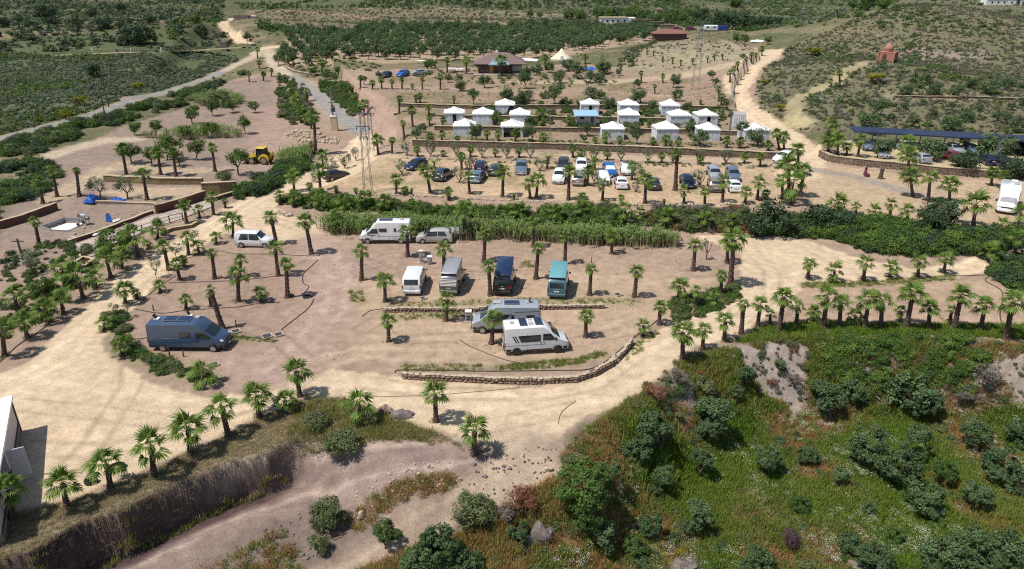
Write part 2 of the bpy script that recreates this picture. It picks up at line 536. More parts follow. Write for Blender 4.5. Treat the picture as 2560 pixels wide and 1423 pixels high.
# camp ground: soil, then the lighter lanes
CAMP = [(-60, 900), (0, 600), (60, 520), (150, 440), (260, 380), (60, 420), (180, 372), (330, 310), (470, 270), (560, 205), (640, 185), (700, 180), (800, 205), (960, 175), (1160, 168), (1300, 168), (1420, 160), (1560, 170),
        (1640, 120), (1720, 96), (1840, 105), (1900, 130), (1960, 118), (1960, 150), (1890, 210), (1900, 280), (1990, 330), (2060, 372), (2200, 352), (2420, 362), (2640, 370),
        (2640, 860), (2400, 842), (2250, 852), (2130, 842), (1960, 846), (1830, 862), (1700, 915), (1560, 1012), (1380, 1118), (1250, 1112), (1000, 1082), (760, 1085), (600, 1148), (300, 1272), (60, 1370), (-100, 1420)]
paint(pin(CAMP), SOIL, .6, 1.2, bare=1.0)
FIELD = [(960, 180), (1180, 172), (1420, 165), (1560, 172), (1800, 190), (1840, 230), (1810, 260), (1800, 290), (1960, 390), (1030, 358), (960, 300), (920, 240)]
paint(pin(FIELD), (.285, .205, .145), 2, 3)
pf = pin(FIELD)
COLR[:] = COLR * (1 - (smooth(0, 4, pf) * smooth(.5, .68, N2 + (N1 - .5) * .3) * .55)[:, None]) + (smooth(0, 4, pf) * smooth(.5, .68, N2 + (N1 - .5) * .3) * .55)[:, None] * np.array((.15, .14, .075))
for v_ in (262, 287, 320, 352):       # the damp green strips at the foot of the terrace walls
    paint(1.2 - pln([(1000, v_), (1400, v_ + 4), (1800, v_ + 9)]), (.13, .135, .06), .8, 2.2, .65)
paint(3.0 - pln([(1300, 205), (1500, 206), (1700, 190), (1850, 155)]), (.42, .34, .22), 1.2, 2.0, .8)
paint(2.5 - pln([(880, 205), (960, 215), (1100, 222), (1300, 228), (1500, 228), (1700, 240)]), (.36, .27, .19), 1.2, 2, .6)
paint(2.0 - pln([(905, 238), (930, 262), (960, 285), (985, 320), (960, 350)]), (.36, .245, .19), 1.2, 2, .8)
GROVE = [(690, 165), (960, 160), (1160, 150), (1420, 140), (1540, 118), (1650, 98), (1640, 70), (1400, 66), (1000, 72), (720, 92)]
paint(pin(GROVE), (.36, .27, .185), 3, 4, .9, bare=.9)
MND = [(1545, 170), (1580, 128), (1640, 108), (1740, 96), (1840, 106), (1890, 128), (1880, 150), (1700, 180), (1600, 186)]
paint(pin(MND), (.27, .23, .15), 2, 4, .85, bare=.75)
paint(pin([(1660, 136), (1760, 128), (1860, 136), (1840, 150), (1700, 162)]), (.33, .285, .175), 2, 3, .7)
LEFTORCH = [(60, 420), (180, 372), (330, 310), (470, 270), (560, 205), (680, 190), (700, 300), (690, 470), (600, 500), (200, 620), (0, 700), (0, 470)]
paint(pin(LEFTORCH), GREYS, 1.5, 2.0, .9)
paint(2.4 - pln([(60, 410), (180, 372), (260, 352), (330, 350)]), (.43, .345, .25), 1, 1.5, .9)
paint(1.8 - pln([(130, 500), (190, 460), (260, 425), (330, 410), (420, 430), (560, 425)]), (.40, .31, .21), 1, 1.5, .9)
paint(pin([(310, 470), (520, 468), (500, 480), (420, 500), (300, 500), (250, 478)]), (.41, .31, .21), 1, 1.5, .9)
paint(3.0 - pln([(640, 420), (660, 370), (680, 320), (680, 270), (640, 285)]), (.32, .225, .175), 1.2, 2, .9)
# beaten soil under the caravans
paint(pin([(350, 660), (700, 610), (800, 640), (780, 760), (640, 850), (420, 900), (300, 860), (320, 740)]), (.295, .208, .157), 1.5, 2.5, .8)
paint(pin([(880, 700), (1500, 660), (1800, 700), (1680, 800), (1540, 890), (1100, 905), (900, 880)]), (.40, .292, .20), 2.0, 3.0, .9)
paint(pin([(1000, 640), (1700, 640), (1700, 680), (1000, 690)]), (.34, .24, .175), 1.5, 2.5, .7)
PARK = [(770, 475), (900, 425), (945, 398), (1100, 402), (1400, 408), (1960, 424), (2000, 470), (1990, 508), (1800, 512), (1500, 504), (1200, 492), (900, 482)]
paint(pin(PARK), TAN, 1.0, 2.0, bare=1)
gp = smooth(0, 2, pin(PARK)) * smooth(.55, .7, N2 * .6 + fbm(GX * .35, GY * .35, 44, 3) * .45) * .5
COLR[:] = COLR * (1 - gp[:, None]) + gp[:, None] * np.array((.15, .155, .065))
paint(1.9 - pln([(960, 392), (1200, 386), (1500, 392), (1800, 402), (1960, 412)]), (.42, .32, .22), .7, 1.2, .9)
paint(2.1 - pln([(960, 470), (1200, 479), (1500, 494), (1800, 503), (1960, 470)]), (.44, .32, .205), .8, 1.4, .8)
paint(1.6 - pln([(1010, 404), (1200, 408), (1500, 414), (1960, 424)]), (.45, .33, .215), .8, 1.2, .7)
paint(pin([(1985, 425), (2050, 398), (2090, 414), (2330, 444), (2640, 456), (2640, 540), (2420, 572), (2330, 572), (2100, 552), (2020, 500)]), (.41, .305, .2), 1, 1.6, bare=1)
paint(pin([(2090, 352), (2640, 362), (2640, 440), (2340, 430), (2080, 402)]), (.43, .355, .21), 1, 1.4, .9, bare=1)
paint(pin([(1990, 712), (2180, 712), (2420, 700), (2640, 690), (2640, 860), (2400, 838), (2000, 812)]), (.37, .265, .185), 1, 2.0, .9, bare=1)
# sandy lanes
P1 = [(-60, 985), (0, 955), (120, 882), (240, 832), (262, 870), (300, 915), (400, 966), (520, 992), (640, 978), (720, 945), (830, 925), (1000, 936), (1100, 957), (1300, 966), (1440, 958), (1535, 915), (1590, 858),
      (1680, 805), (1760, 778), (1850, 735), (1850, 640), (1760, 600), (1740, 588), (1870, 588), (2000, 592), (2120, 642), (2280, 670), (2420, 655), (2640, 600), (2640, 640), (2470, 672), (2380, 700),
      (2010, 710), (1980, 760), (1900, 806), (1840, 836), (1750, 868), (1690, 910), (1640, 956), (1560, 1006), (1440, 1052), (1380, 1112), (1280, 1135), (1150, 1088), (1000, 1050), (930, 1018), (860, 992),
      (770, 1000), (640, 1048), (560, 1088), (440, 1140), (330, 1190), (200, 1240), (60, 1275), (-80, 1300)]
L1 = [(-40, 1000), (140, 905), (250, 795), (330, 705), (430, 640), (520, 575), (600, 520), (700, 470), (800, 425), (880, 385), (910, 345)]
P4 = [(690, 470), (770, 462), (880, 395), (905, 345), (935, 345), (948, 385), (900, 432), (790, 474), (700, 500), (690, 520), (720, 535), (800, 562), (805, 592), (700, 606), (600, 592), (540, 575), (600, 520)]
R2 = [(1995, 440), (2012, 400), (1985, 352), (1900, 300), (1845, 262), (1838, 225), (1870, 185), (1915, 148), (1935, 126)]
road = np.maximum.reduce([pin(P1), 2.3 - pln(L1), pin(P4), 3.0 - pln(R2), 2.0 - pln([(620, 108), (590, 88), (560, 66), (578, 46), (640, 40)])])
paint(road, SAND, .22, 1.3, bare=1)
paint(2.2 - pln([(640, 135), (665, 120), (690, 118)]), SAND, .6, 1, bare=1)
# redder beaten tracks, tyre marks
paint(2.6 - pln([(790, 600), (830, 680), (815, 760), (760, 840), (690, 930)]), (.36, .255, .205), 1.6, 2.2, .85)
paint(2.2 - pln([(700, 930), (600, 930), (560, 900)]), (.33, .235, .19), 1.4, 2, .6)
def ruts(pix, off=.85, w=.28, col=(.60, .475, .33), st=.5):
    st = min(.9, st * 1.35)
    P = np.array(wp(pix)); d = np.gradient(P, axis=0); n = np.stack([-d[:, 1], d[:, 0]], 1); n /= np.linalg.norm(n, axis=1)[:, None] + 1e-9
    for s_ in (-off, off):
        paint(w - sdf_line(GX, GY, (P + n * s_).tolist()), col, .22, .5, st)
ruts(L1, .9, .3)
ruts([(60, 960), (250, 1000), (480, 1020), (700, 1000), (900, 975), (1150, 1000), (1350, 1010), (1500, 985), (1620, 910), (1740, 830), (1900, 770)], .9, .35)
ruts([(100, 1150), (300, 1090), (550, 1040), (760, 975), (1000, 1000), (1200, 1040), (1330, 1100)], .9, .4, (.54, .43, .3), .45)
ruts([(1900, 770), (1960, 700), (2100, 672), (2300, 690), (2500, 650)], .9, .3)
ruts([(800, 620), (850, 700), (830, 780), (770, 850), (690, 935)], .9, .3, (.40, .29, .235), .6)
ruts([(720, 930), (900, 880), (1150, 890), (1350, 905)], .9, .25, (.43, .325, .235), .5)
ruts([(930, 830), (1100, 835), (1300, 850), (1480, 850), (1600, 800)], .9, .3, (.43, .325, .235), .5)
ruts([(1150, 690), (1350, 700), (1600, 700), (1780, 690)], .9, .25, (.43, .32, .235), .4)
ruts([(940, 470), (1300, 484), (1700, 500), (1950, 470)], .8, .25, (.5, .38, .25), .5)
ruts(R2, 1.0, .4)
DK = (.34, .255, .175)
for pl_ in ([(40, 1010), (220, 1030), (460, 1060), (640, 1010)], [(150, 1200), (240, 1100), (330, 960), (330, 900)], [(60, 1120), (260, 1130), (500, 1060), (720, 975), (820, 900)], [(900, 955), (1120, 985), (1360, 985), (1490, 960), (1600, 880)],
            [(1190, 1070), (1300, 1050), (1440, 1020)], [(1870, 620), (1930, 680), (1930, 740), (1850, 800)], [(2000, 610), (2100, 660), (2250, 690)], [(640, 540), (720, 560), (790, 585)], [(830, 445), (900, 400), (925, 360)]):
    ruts(pl_, .8, .16, DK, .5)
for pl_ in ([(420, 800), (560, 800), (700, 850), (760, 900)], [(880, 640), (980, 680), (1000, 760), (900, 830)], [(1000, 690), (1150, 672), (1400, 668)], [(1560, 830), (1420, 860), (1200, 840), (1000, 850)], [(2020, 770), (2200, 760), (2450, 780)], [(330, 450), (480, 430), (620, 420), (690, 380)]):
    ruts(pl_, .8, .16, (.22, .155, .125), .45)
ruts([(2010, 520), (2150, 540), (2300, 540), (2450, 540)], .9, .3, (.47, .36, .25), .5)
# paved, dusty grey roads
A1 = [(-40, 358), (0, 346), (150, 308), (300, 266), (430, 226), (540, 186), (610, 154), (645, 136)]
A2 = [(668, 128), (690, 170), (740, 202), (800, 240), (850, 288), (905, 328)]
asph = np.maximum(1.35 - pln(A1), 2.0 - pln(A2))
paint(asph + .7, (.33, .26, .19), .5, 1.0, .8, bare=1)
paint(asph, ASPH, .25, .4, bare=1)
paint(np.maximum(1.3 - pln([(560, 178), (610, 154), (645, 136)]), 2.0 - pln([(668, 128), (690, 170), (715, 188)])), (.45, .36, .25), .6, 1.2, .9)
paint(1.4 - pln([(2030, 424), (2130, 440), (2230, 468), (2290, 486)]), (.27, .235, .2), .5, .8, .85, bare=1)
paint(.5 - pln([(470, 230), (560, 198), (640, 168)]), (.2, .2, .08), .4, .8, .7)
# grass verges in the camp
for pix, w in [([(1010, 918), (1200, 920)], .55), ([(1245, 920), (1350, 918), (1450, 905), (1510, 890)], .6), ([(990, 765), (1200, 757), (1350, 752), (1600, 755)], .7), ([(880, 730), (905, 755)], .6),
               ([(1000, 790), (1130, 785), (1200, 785)], .9), ([(2010, 712), (2160, 712), (2380, 695)], .6), ([(560, 840), (640, 850)], .6), ([(330, 880), (420, 920), (520, 950)], 1.2), ([(280, 800), (300, 880)], .8)]:
    paint(w - pln(pix), (.19, .18, .085), .5, 1.6, .5, bare=0)
# edge strip with palms above the cut, its dry grass; the low valley, its tracks
lowd = sdf_poly(GX, GY, low_poly, 60)
strip = [(-60, 1330), (60, 1280), (200, 1245), (330, 1195), (440, 1142), (560, 1092), (640, 1052), (740, 998), (860, 995), (930, 1022), (1000, 1052), (1110, 1090), (1180, 1130), (1000, 1130), (760, 1130), (560, 1200), (300, 1310), (60, 1420), (-80, 1470)]
paint(pin(strip), (.235, .19, .11), .8, 1.6, bare=0)
paint(np.minimum(lowd, 60 - GY) * 1.0 - .2, (.20, .15, .125), .6, .8, .9, bare=0)
gr = [(1385, 1160), (1450, 1090), (1560, 1030), (1660, 1040), (1780, 1060), (1900, 1040), (2100, 1010), (2300, 1030), (2700, 1010), (2900, 1600), (1180, 1600), (1230, 1420), (1330, 1330), (1390, 1260)]
gsd = pin(gr)
paint(gsd, (.085, .115, .03), 1.2, 2.2, bare=0)
gg = smooth(0, 2, gsd) * smooth(.43, .53, fbm(GX * .22, GY * .22, 51, 4))
COLR[:] = COLR * (1 - .8 * gg[:, None]) + .8 * gg[:, None] * np.array((.24, .145, .06))
T1 = [(60, 1500), (300, 1400), (520, 1300), (760, 1212), (980, 1150), (1180, 1120)]
T2 = [(800, 1480), (1000, 1350), (1150, 1265), (1280, 1190), (1350, 1120)]
trk = np.minimum(2.6 - pln(T1), lowd - .6)
paint(trk, LAV, .5, 1.0, bare=1)
paint(1.7 - pln(T2), (.285, .215, .16), .7, 1.2, bare=1)
paint(2.0 - pln([(1290, 1100), (1320, 1160), (1260, 1230)]), (.40, .31, .22), 1, 1.6, .8, bare=1)
ruts(T1, 1.05, .26, (.40, .31, .25), .85); ruts([(200, 1450), (420, 1345), (640, 1262), (860, 1190), (1060, 1150)], .9, .14, (.17, .125, .11), .5)
ruts(T2, .8, .2, (.36, .28, .2), .6)
# bank below the road on the right: grey earth showing between the plants
bk = smooth(0, 1, lowd) * smooth(7.5, 5.5, lowd) * smooth(6, 9, GX) * smooth(.42, .6, fbm(GX * .3, GY * .3, 71, 3))
COLR[:] = COLR * (1 - bk[:, None]) + bk[:, None] * np.array((.29, .235, .185))
cut = smooth(-.1, .2, lowd) * smooth(1.6, .9, lowd) * smooth(-13, -17, GX)  # steep face on the left: its shade is painted in as darker earth
COLR[:] = COLR * (1 - cut[:, None]) + cut[:, None] * np.array((.085, .055, .05))
paint(pin([(1830, 872), (1990, 852), (2045, 885), (2010, 960), (2060, 1016), (1985, 1026), (1900, 985), (1850, 930)]), (.30, .245, .205), .5, 2.4, .95, bare=.9)
paint(pin([(2420, 880), (2700, 885), (2700, 1010), (2440, 1000), (2400, 940)]), (.30, .25, .195), .5, 3.2, .8, bare=.7)
paint(pin([(1640, 975), (1720, 930), (1770, 960), (1740, 1030), (1660, 1020)]), (.27, .22, .18), .5, 2.6, .8, bare=.6)
# foot path up to the shrine, bare pale earth
paint(1.6 - pln([(1985, 310), (1990, 280), (1985, 250), (2020, 235), (2060, 215), (2090, 205), (2120, 175), (2160, 158)]), (.36, .30, .175), .8, 2.2, .8, bare=1)
paint(pin([(1955, 300), (1990, 285), (2040, 305), (2020, 322), (1975, 322)]), (.40, .34, .19), 1.5, 3, .85, bare=1)
COLR *= (0.86 + .28 * N1)[:, None]
COLR = np.clip(COLR, .01, .8)

def bareq(x, y):
    i = np.clip(np.round(np.interp(y, YG, np.arange(len(YG)))).astype(int), 0, len(YG) - 1)
    j = np.clip(np.round(np.interp(np.asarray(x) / y, TG, np.arange(len(TG)))).astype(int), 0, len(TG) - 1)
    return BARE.reshape(XX.shape)[i, j]

gm = bpy.data.materials.new('earth'); gm.use_nodes = True
nt = gm.node_tree; L_ = nt.links; pb = nt.nodes['Principled BSDF']
ca = _n(nt, 'ShaderNodeAttribute', attribute_name='Col')
ge = _n(nt, 'ShaderNodeNewGeometry')
def gnoise(scale, det, rough=.6):
    n = _n(nt, 'ShaderNodeTexNoise'); n.inputs['Scale'].default_value = scale; n.inputs['Detail'].default_value = det; n.inputs['Roughness'].default_value = rough
    L_.new(ge.outputs['Position'], n.inputs['Vector']); return n
def mulcol(src, fac, lo, hi, a, b):
    mr = _n(nt, 'ShaderNodeMapRange'); mr.inputs[1].default_value = lo; mr.inputs[2].default_value = hi; mr.inputs[3].default_value = a; mr.inputs[4].default_value = b
    L_.new(fac, mr.inputs[0])
    v = _n(nt, 'ShaderNodeVectorMath', operation='SCALE'); L_.new(src, v.inputs[0]); L_.new(mr.outputs[0], v.inputs['Scale']); return v.outputs[0]
nA, nB, nC = gnoise(7.5, 8, .75), gnoise(1.1, 5), gnoise(.17, 4)
c_ = mulcol(ca.outputs['Color'], nA.outputs['Fac'], .28, .72, .60, 1.36)
c_ = mulcol(c_, nB.outputs['Fac'], .3, .7, .80, 1.17)
c_ = mulcol(c_, nC.outputs['Fac'], .3, .7, .92, 1.08)
vo = _n(nt, 'ShaderNodeTexVoronoi'); vo.inputs['Scale'].default_value = 3.2; L_.new(ge.outputs['Position'], vo.inputs['Vector'])   # scattered dark clods and pale stones
c_ = mulcol(c_, vo.outputs['Distance'], .05, .16, .62, 1.0)
vo2 = _n(nt, 'ShaderNodeTexVoronoi'); vo2.inputs['Scale'].default_value = 2.1; L_.new(ge.outputs['Position'], vo2.inputs['Vector'])
c_ = mulcol(c_, vo2.outputs['Distance'], .04, .13, 1.4, 1.0)
L_.new(c_, pb.inputs['Base Color']); pb.inputs['Roughness'].default_value = .95; pb.inputs['Specular IOR Level'].default_value = .1
bp_ = _n(nt, 'ShaderNodeBump'); bp_.inputs['Strength'].default_value = .55; bp_.inputs['Distance'].default_value = .12
L_.new(nA.outputs['Fac'], bp_.inputs['Height']); L_.new(bp_.outputs[0], pb.inputs['Normal'])

def ground_objects():
    ny, nx = XX.shape
    V = np.stack([GX, GY, HH.ravel()], 1)
    ii = (np.arange(ny - 1)[:, None] * nx + np.arange(nx - 1)[None, :]).ravel()
    Q = np.stack([ii, ii + 1, ii + 1 + nx, ii + nx], 1)
    fa = asph[Q].mean(1) > 0; fr = (road[Q].mean(1) > 0) & ~fa
    ft = (trk[Q].mean(1) > 0) & ~fa & ~fr
    rest = ~(fa | fr | ft)
    for name, m in (('ground', rest), ('dirt_road', fr), ('paved_road', fa), ('dirt_track', ft)):
        q = Q[m]; used = np.unique(q)
        rm = np.zeros(len(V), np.int32); rm[used] = np.arange(len(used))
        me = np_me(name, V[used], quads=rm[q], mat=gm)
        a = me.color_attributes.new('Col', 'FLOAT_COLOR', 'POINT')
        c4 = np.ones((len(used), 4), np.float32); c4[:, :3] = COLR[used]
        a.data.foreach_set('color', c4.ravel())
        me.polygons.foreach_set('use_smooth', np.ones(len(me.polygons), bool))
        tag(ob(name, me), None, None, kind='structure')
ground_objects()
# ---------------------------------------------------------------- plants: shared meshes
M_FROND = leafmat('palm_green', (.07, .13, .02), (.19, .265, .055), trans=.3, rough=.45)
M_FROND_Y = leafmat('palm_yellow', (.2, .15, .03), (.3, .2, .04), trans=.3)
M_DEAD = leafmat('palm_dead', (.10, .065, .04), (.2, .14, .085), trans=.1)
M_TRUNK = pm('palm_bark', (.10, .062, .05), rough=.95, var=.45, scale=9, bump=.6, spec=.1, stretch=(1, 1, 3), dirt=(.17, .135, .12))
M_BARK = pm('tree_bark', (.11, .08, .06), rough=.95, var=.35, scale=7, bump=.5, spec=.1)
M_OLIVE = leafmat('olive_leaves', (.05, .09, .034), (.135, .195, .082), trans=.22)
M_OLIVEP = leafmat('olive_leaves_pale', (.13, .155, .085), (.235, .26, .165), trans=.2)
M_GREEN = leafmat('green_leaves', (.05, .10, .022), (.13, .205, .05), trans=.3)
M_BRIGHT = leafmat('bright_leaves', (.08, .15, .022), (.18, .27, .06), trans=.3)
M_DARK = leafmat('dark_leaves', (.028, .056, .026), (.085, .125, .06), trans=.2)
M_GREY = leafmat('grey_twigs', (.10, .082, .068), (.19, .165, .14), trans=.1)
M_RED = leafmat('red_scrub', (.15, .055, .03), (.24, .13, .07), trans=.15)
M_BROOM = leafmat('broom_yellow', (.15, .17, .01), (.30, .29, .02), trans=.3)
M_PURPLE = leafmat('purple_twigs', (.06, .032, .045), (.11, .06, .075), trans=.1)
M_FEATHER = leafmat('feather_green', (.09, .12, .045), (.19, .215, .095), trans=.25)

def frond_me(name, nseg, seed, mat, droop=.18, ln=1.0):
    rd = random.Random(seed)
    V = []; F = []
    pl = .48 * ln
    # leaf stalk, three-sided
    for x, z, r in ((0, 0, .022), (pl * .5, .03, .016), (pl, .02, .012)):
        V += [(x, -r, z), (x, r, z), (x, 0, z - r * 1.4)]
    for k in (0, 3):
        F += [(k, k + 1, k + 4, k + 3), (k + 1, k + 2, k + 5, k + 4), (k + 2, k, k + 3, k + 5)]
    hub = len(V); V.append((pl - .02, 0, .02))
    for i in range(nseg):
        a = (i + .5) / nseg * 2 - 1
        th = a * R(110) + rd.uniform(-.05, .05)
        L = ln * (.58 - .17 * abs(a) ** 1.6) * rd.uniform(.9, 1.08)
        wth = .088 * ln
        z = .05 * (1 if i % 2 else -1)
        c, s_ = math.cos(th), math.sin(th)
        mx, my = pl + c * L * .56, s_ * L * .56
        k = len(V)
        cup = .10 * abs(a)
        V += [(mx - s_ * wth * .5, my + c * wth * .5, .02 + z * .5 + cup - droop * .1), (mx + s_ * wth * .5, my - c * wth * .5, .02 + z * .3 + cup - droop * .1),
              (pl + c * L, s_ * L, cup - droop * (.6 + .8 * rd.random()))]
        F += [(hub, k + 1, k), (k, k + 1, k + 2)]
    return add_me(name, V, F, mat, lc=[rd.random() for _ in F])
FRONDS = [frond_me('frond', 18, s_, M_FROND, d) for s_, d in ((1, .14), (2, .2), (3, .28), (4, .17), (5, .36))]
FRONDS_Y = [frond_me('frond', 12, 9, M_FROND_Y, .4)]
FRONDS_D = [frond_me('dead_frond', 11, s_, M_DEAD, .6, .85) for s_ in (11, 12)]

def crown_palm_me(seed, n=15, sparse=False):
    """whole crown for palms too far off to pick the fronds apart"""
    rd = random.Random(seed); V = []; F = []; lc = []
    for i in range(n):
        az = i * 2.399963 + rd.uniform(-.3, .3); el = R(78 - 118 * (i / (n - 1)) ** .9 + rd.uniform(-8, 8))
        Mx = Matrix.Rotation(az, 3, 'Z') @ Matrix.Rotation(-el, 3, 'Y')
        fr = FRONDS[i % 5]; k = len(V); s_ = rd.uniform(.85, 1.1)
        V += [tuple(Mx @ (v.co * s_)) for v in fr.vertices]
        b = rd.random()
        for p in fr.polygons:
            F.append(tuple(k + j for j in p.vertices)); lc.append(.6 * b + .4 * rd.random())
    return add_me('crown', V, F, M_FROND, lc=lc)
CROWNS_P = [crown_palm_me(40 + i, 13 + 2 * (i % 3)) for i in range(6)]

def date_crown_me(seed):
    rd = random.Random(seed); V = []; F = []; lc = []
    for i in range(26):
        az = i * 2.4 + rd.uniform(-.2, .2); el = R(80 - 95 * i / 25)
        Mx = Matrix.Rotation(az, 3, 'Z')
        pts = []
        for k in range(7):
            t_ = k / 6
            pts.append((math.cos(el - t_ * 1.1 * .8) * t_, math.sin(el) * t_ - .55 * t_ ** 2.2))
        for k in range(1, 7):
            x, z = pts[k]; x0, z0 = pts[k - 1]
            for s_ in (-1, 1):
                for h_ in (0, .5):
                    bx = x0 + (x - x0) * h_; bz = z0 + (z - z0) * h_
                    q = len(V); l_ = .2 * (1 - .5 * (k / 6))
                    V += [tuple(Mx @ Vector(p)) for p in ((bx, 0, bz), (bx + .05, 0, bz), (bx + l_ * .7, s_ * l_, bz - .06))]
                    F.append((q, q + 1, q + 2)); lc.append(rd.random())
    return add_me('crown', V, F, M_FROND, lc=lc)
CROWN_DATE = date_crown_me(5)

def trunk_palm_me(seed, rings=18, n=9):
    rd = random.Random(seed); V = []; F = []
    for i in range(rings):
        z = i / (rings - 1)
        r = .9 + .5 * math.exp(-z * 9) - .16 * z + (.22 if .86 < z < .97 else 0)
        for k in range(n):
            a = 2 * math.pi * (k + .5 * (i % 2)) / n
            q = r * (1 + (.22 if (k + i) % 2 else -.1) * rd.uniform(.4, 1.2))
            V.append((q * math.cos(a), q * math.sin(a), max(0, z + rd.uniform(-.012, .012)) if i else -.04))
    for i in range(rings - 1):
        for k in range(n):
            j = (k + 1) % n
            F.append((i * n + k, i * n + j, i * n + n + j, i * n + n + k))
    F.append(tuple(range((rings - 1) * n, rings * n)))
    return add_me('trunk', V, F, M_TRUNK)
TRUNKS_P = [trunk_palm_me(60 + i) for i in range(5)]

def leaf_cloud(name, seed, mat, nclump, per, leaf, shape=(1, 1, .8), clump=.38, hollow=.35, flat=0.0, bottom=-1.0, twig=False):
    """a crown: leaf-sized faces gathered in clumps that fill an uneven volume of about unit radius"""
    rg = np.random.default_rng(seed)
    d = rg.normal(size=(nclump, 3)); d /= np.linalg.norm(d, axis=1)[:, None]
    rr = hollow + (1 - hollow) * rg.random(nclump) ** .6
    C = d * rr[:, None] * (1 - clump * .6)
    C[:, 2] = np.maximum(C[:, 2], bottom)
    cs = clump * rg.uniform(.55, 1.15, nclump)
    n = nclump * per
    e = rg.normal(size=(n, 3)); e /= np.linalg.norm(e, axis=1)[:, None]
    ci = np.repeat(np.arange(nclump), per)
    P = C[ci] + e * (cs[ci] * rg.random(n) ** .45)[:, None]
    P *= np.array(shape)
    # leaf face: random tilt leaning to face outwards
    nn = e * .8 + P * .6 + rg.normal(size=(n, 3)) * .7 + np.array((0, 0, .35)); nn /= np.linalg.norm(nn, axis=1)[:, None]
    a = np.cross(nn, rg.normal(size=(n, 3))); a /= np.linalg.norm(a, axis=1)[:, None] + 1e-9
    b = np.cross(nn, a)
    s_ = leaf * rg.uniform(.6, 1.35, n)
    asp = .22 if twig else .5
    V = np.stack([P - a * s_[:, None], P + b * (s_ * asp)[:, None], P + a * s_[:, None], P - b * (s_ * asp)[:, None]], 1).reshape(-1, 3)
    Q = np.arange(n * 4).reshape(n, 4)
    lc = np.clip(.55 * rg.random(nclump)[ci] + .45 * rg.random(n), 0, 1)
    return np_me(name, V, quads=Q, mat=mat, lc=lc)

def cloudset(mat, n, nclump, per, leaf, **kw):
    return [leaf_cloud('crown', 100 + i * 7, mat, nclump, per, leaf, **kw) for i in range(n)]
CLOUD = {
    'olive': cloudset(M_OLIVE, 5, 26, 44, .085, shape=(1, 1, .82)),
    'olive_near': cloudset(M_OLIVE, 6, 38, 80, .066, shape=(1, 1, .88), clump=.27, hollow=.55),
    'pale': cloudset(M_OLIVEP, 4, 20, 30, .075, shape=(1, 1, .85), clump=.34, hollow=.5),
    'green': cloudset(M_GREEN, 5, 26, 60, .075, shape=(1, 1, .8)),
    'green_near': cloudset(M_GREEN, 3, 52, 95, .05, shape=(1, 1, .78), clump=.25, hollow=.6),
    'bright': cloudset(M_BRIGHT, 3, 24, 50, .08, shape=(1, 1, .85)),
    'dark': cloudset(M_DARK, 4, 28, 60, .075, shape=(1, 1, .85)),
    'grey': cloudset(M_GREY, 3, 22, 45, .1, shape=(1, 1, .85), twig=True),
    'red': cloudset(M_RED, 3, 22, 50, .1, shape=(1, 1, .7), twig=True),
    'broom': cloudset(M_BROOM, 3, 20, 45, .09, shape=(1, 1, .7)),
    'purple': cloudset(M_PURPLE, 2, 26, 60, .09, shape=(1, 1, .75), twig=True),
    'feather': cloudset(M_FEATHER, 3, 26, 70, .12, shape=(1, 1, .8), twig=True),
}

def trunk_me(seed, limbs=4, lean=.12, spread=.55, fork=.4):
    rd = random.Random(seed); m = MB()
    x = y = 0
    base = [(0, 0, -.05), (rd.uniform(-lean, lean) * .4, rd.uniform(-lean, lean) * .4, fork * .55), (rd.uniform(-lean, lean), rd.uniform(-lean, lean), fork)]
    m.tube(base, [.075, .055, .05], 7)
    for i in range(limbs):
        a = 2 * math.pi * i / limbs + rd.uniform(-.5, .5); s_ = spread * rd.uniform(.6, 1.1)
        p0 = Vector(base[2]); p2 = Vector((math.cos(a) * s_, math.sin(a) * s_, 1.0 + rd.uniform(-.15, .2)))
        p1 = p0.lerp(p2, .5) + Vector((math.cos(a) * .08, math.sin(a) * .08, -.06))
        m.tube([p0, p1, p2], [.042, .028, .010], 5)
        for j in range(2):
            q0 = p1.lerp(p2, .2 + .3 * j); q1 = q0 + Vector((rd.uniform(-.3, .3), rd.uniform(-.3, .3), rd.uniform(.15, .4)))
            m.tube([q0, q1], [.018, .006], 4)
    return m.me('trunk', M_BARK)
TRUNKS = [trunk_me(80 + i, 3 + i % 3) for i in range(5)]
VASES = [trunk_me(90 + i, 6, .05, .75, .15) for i in range(3)]

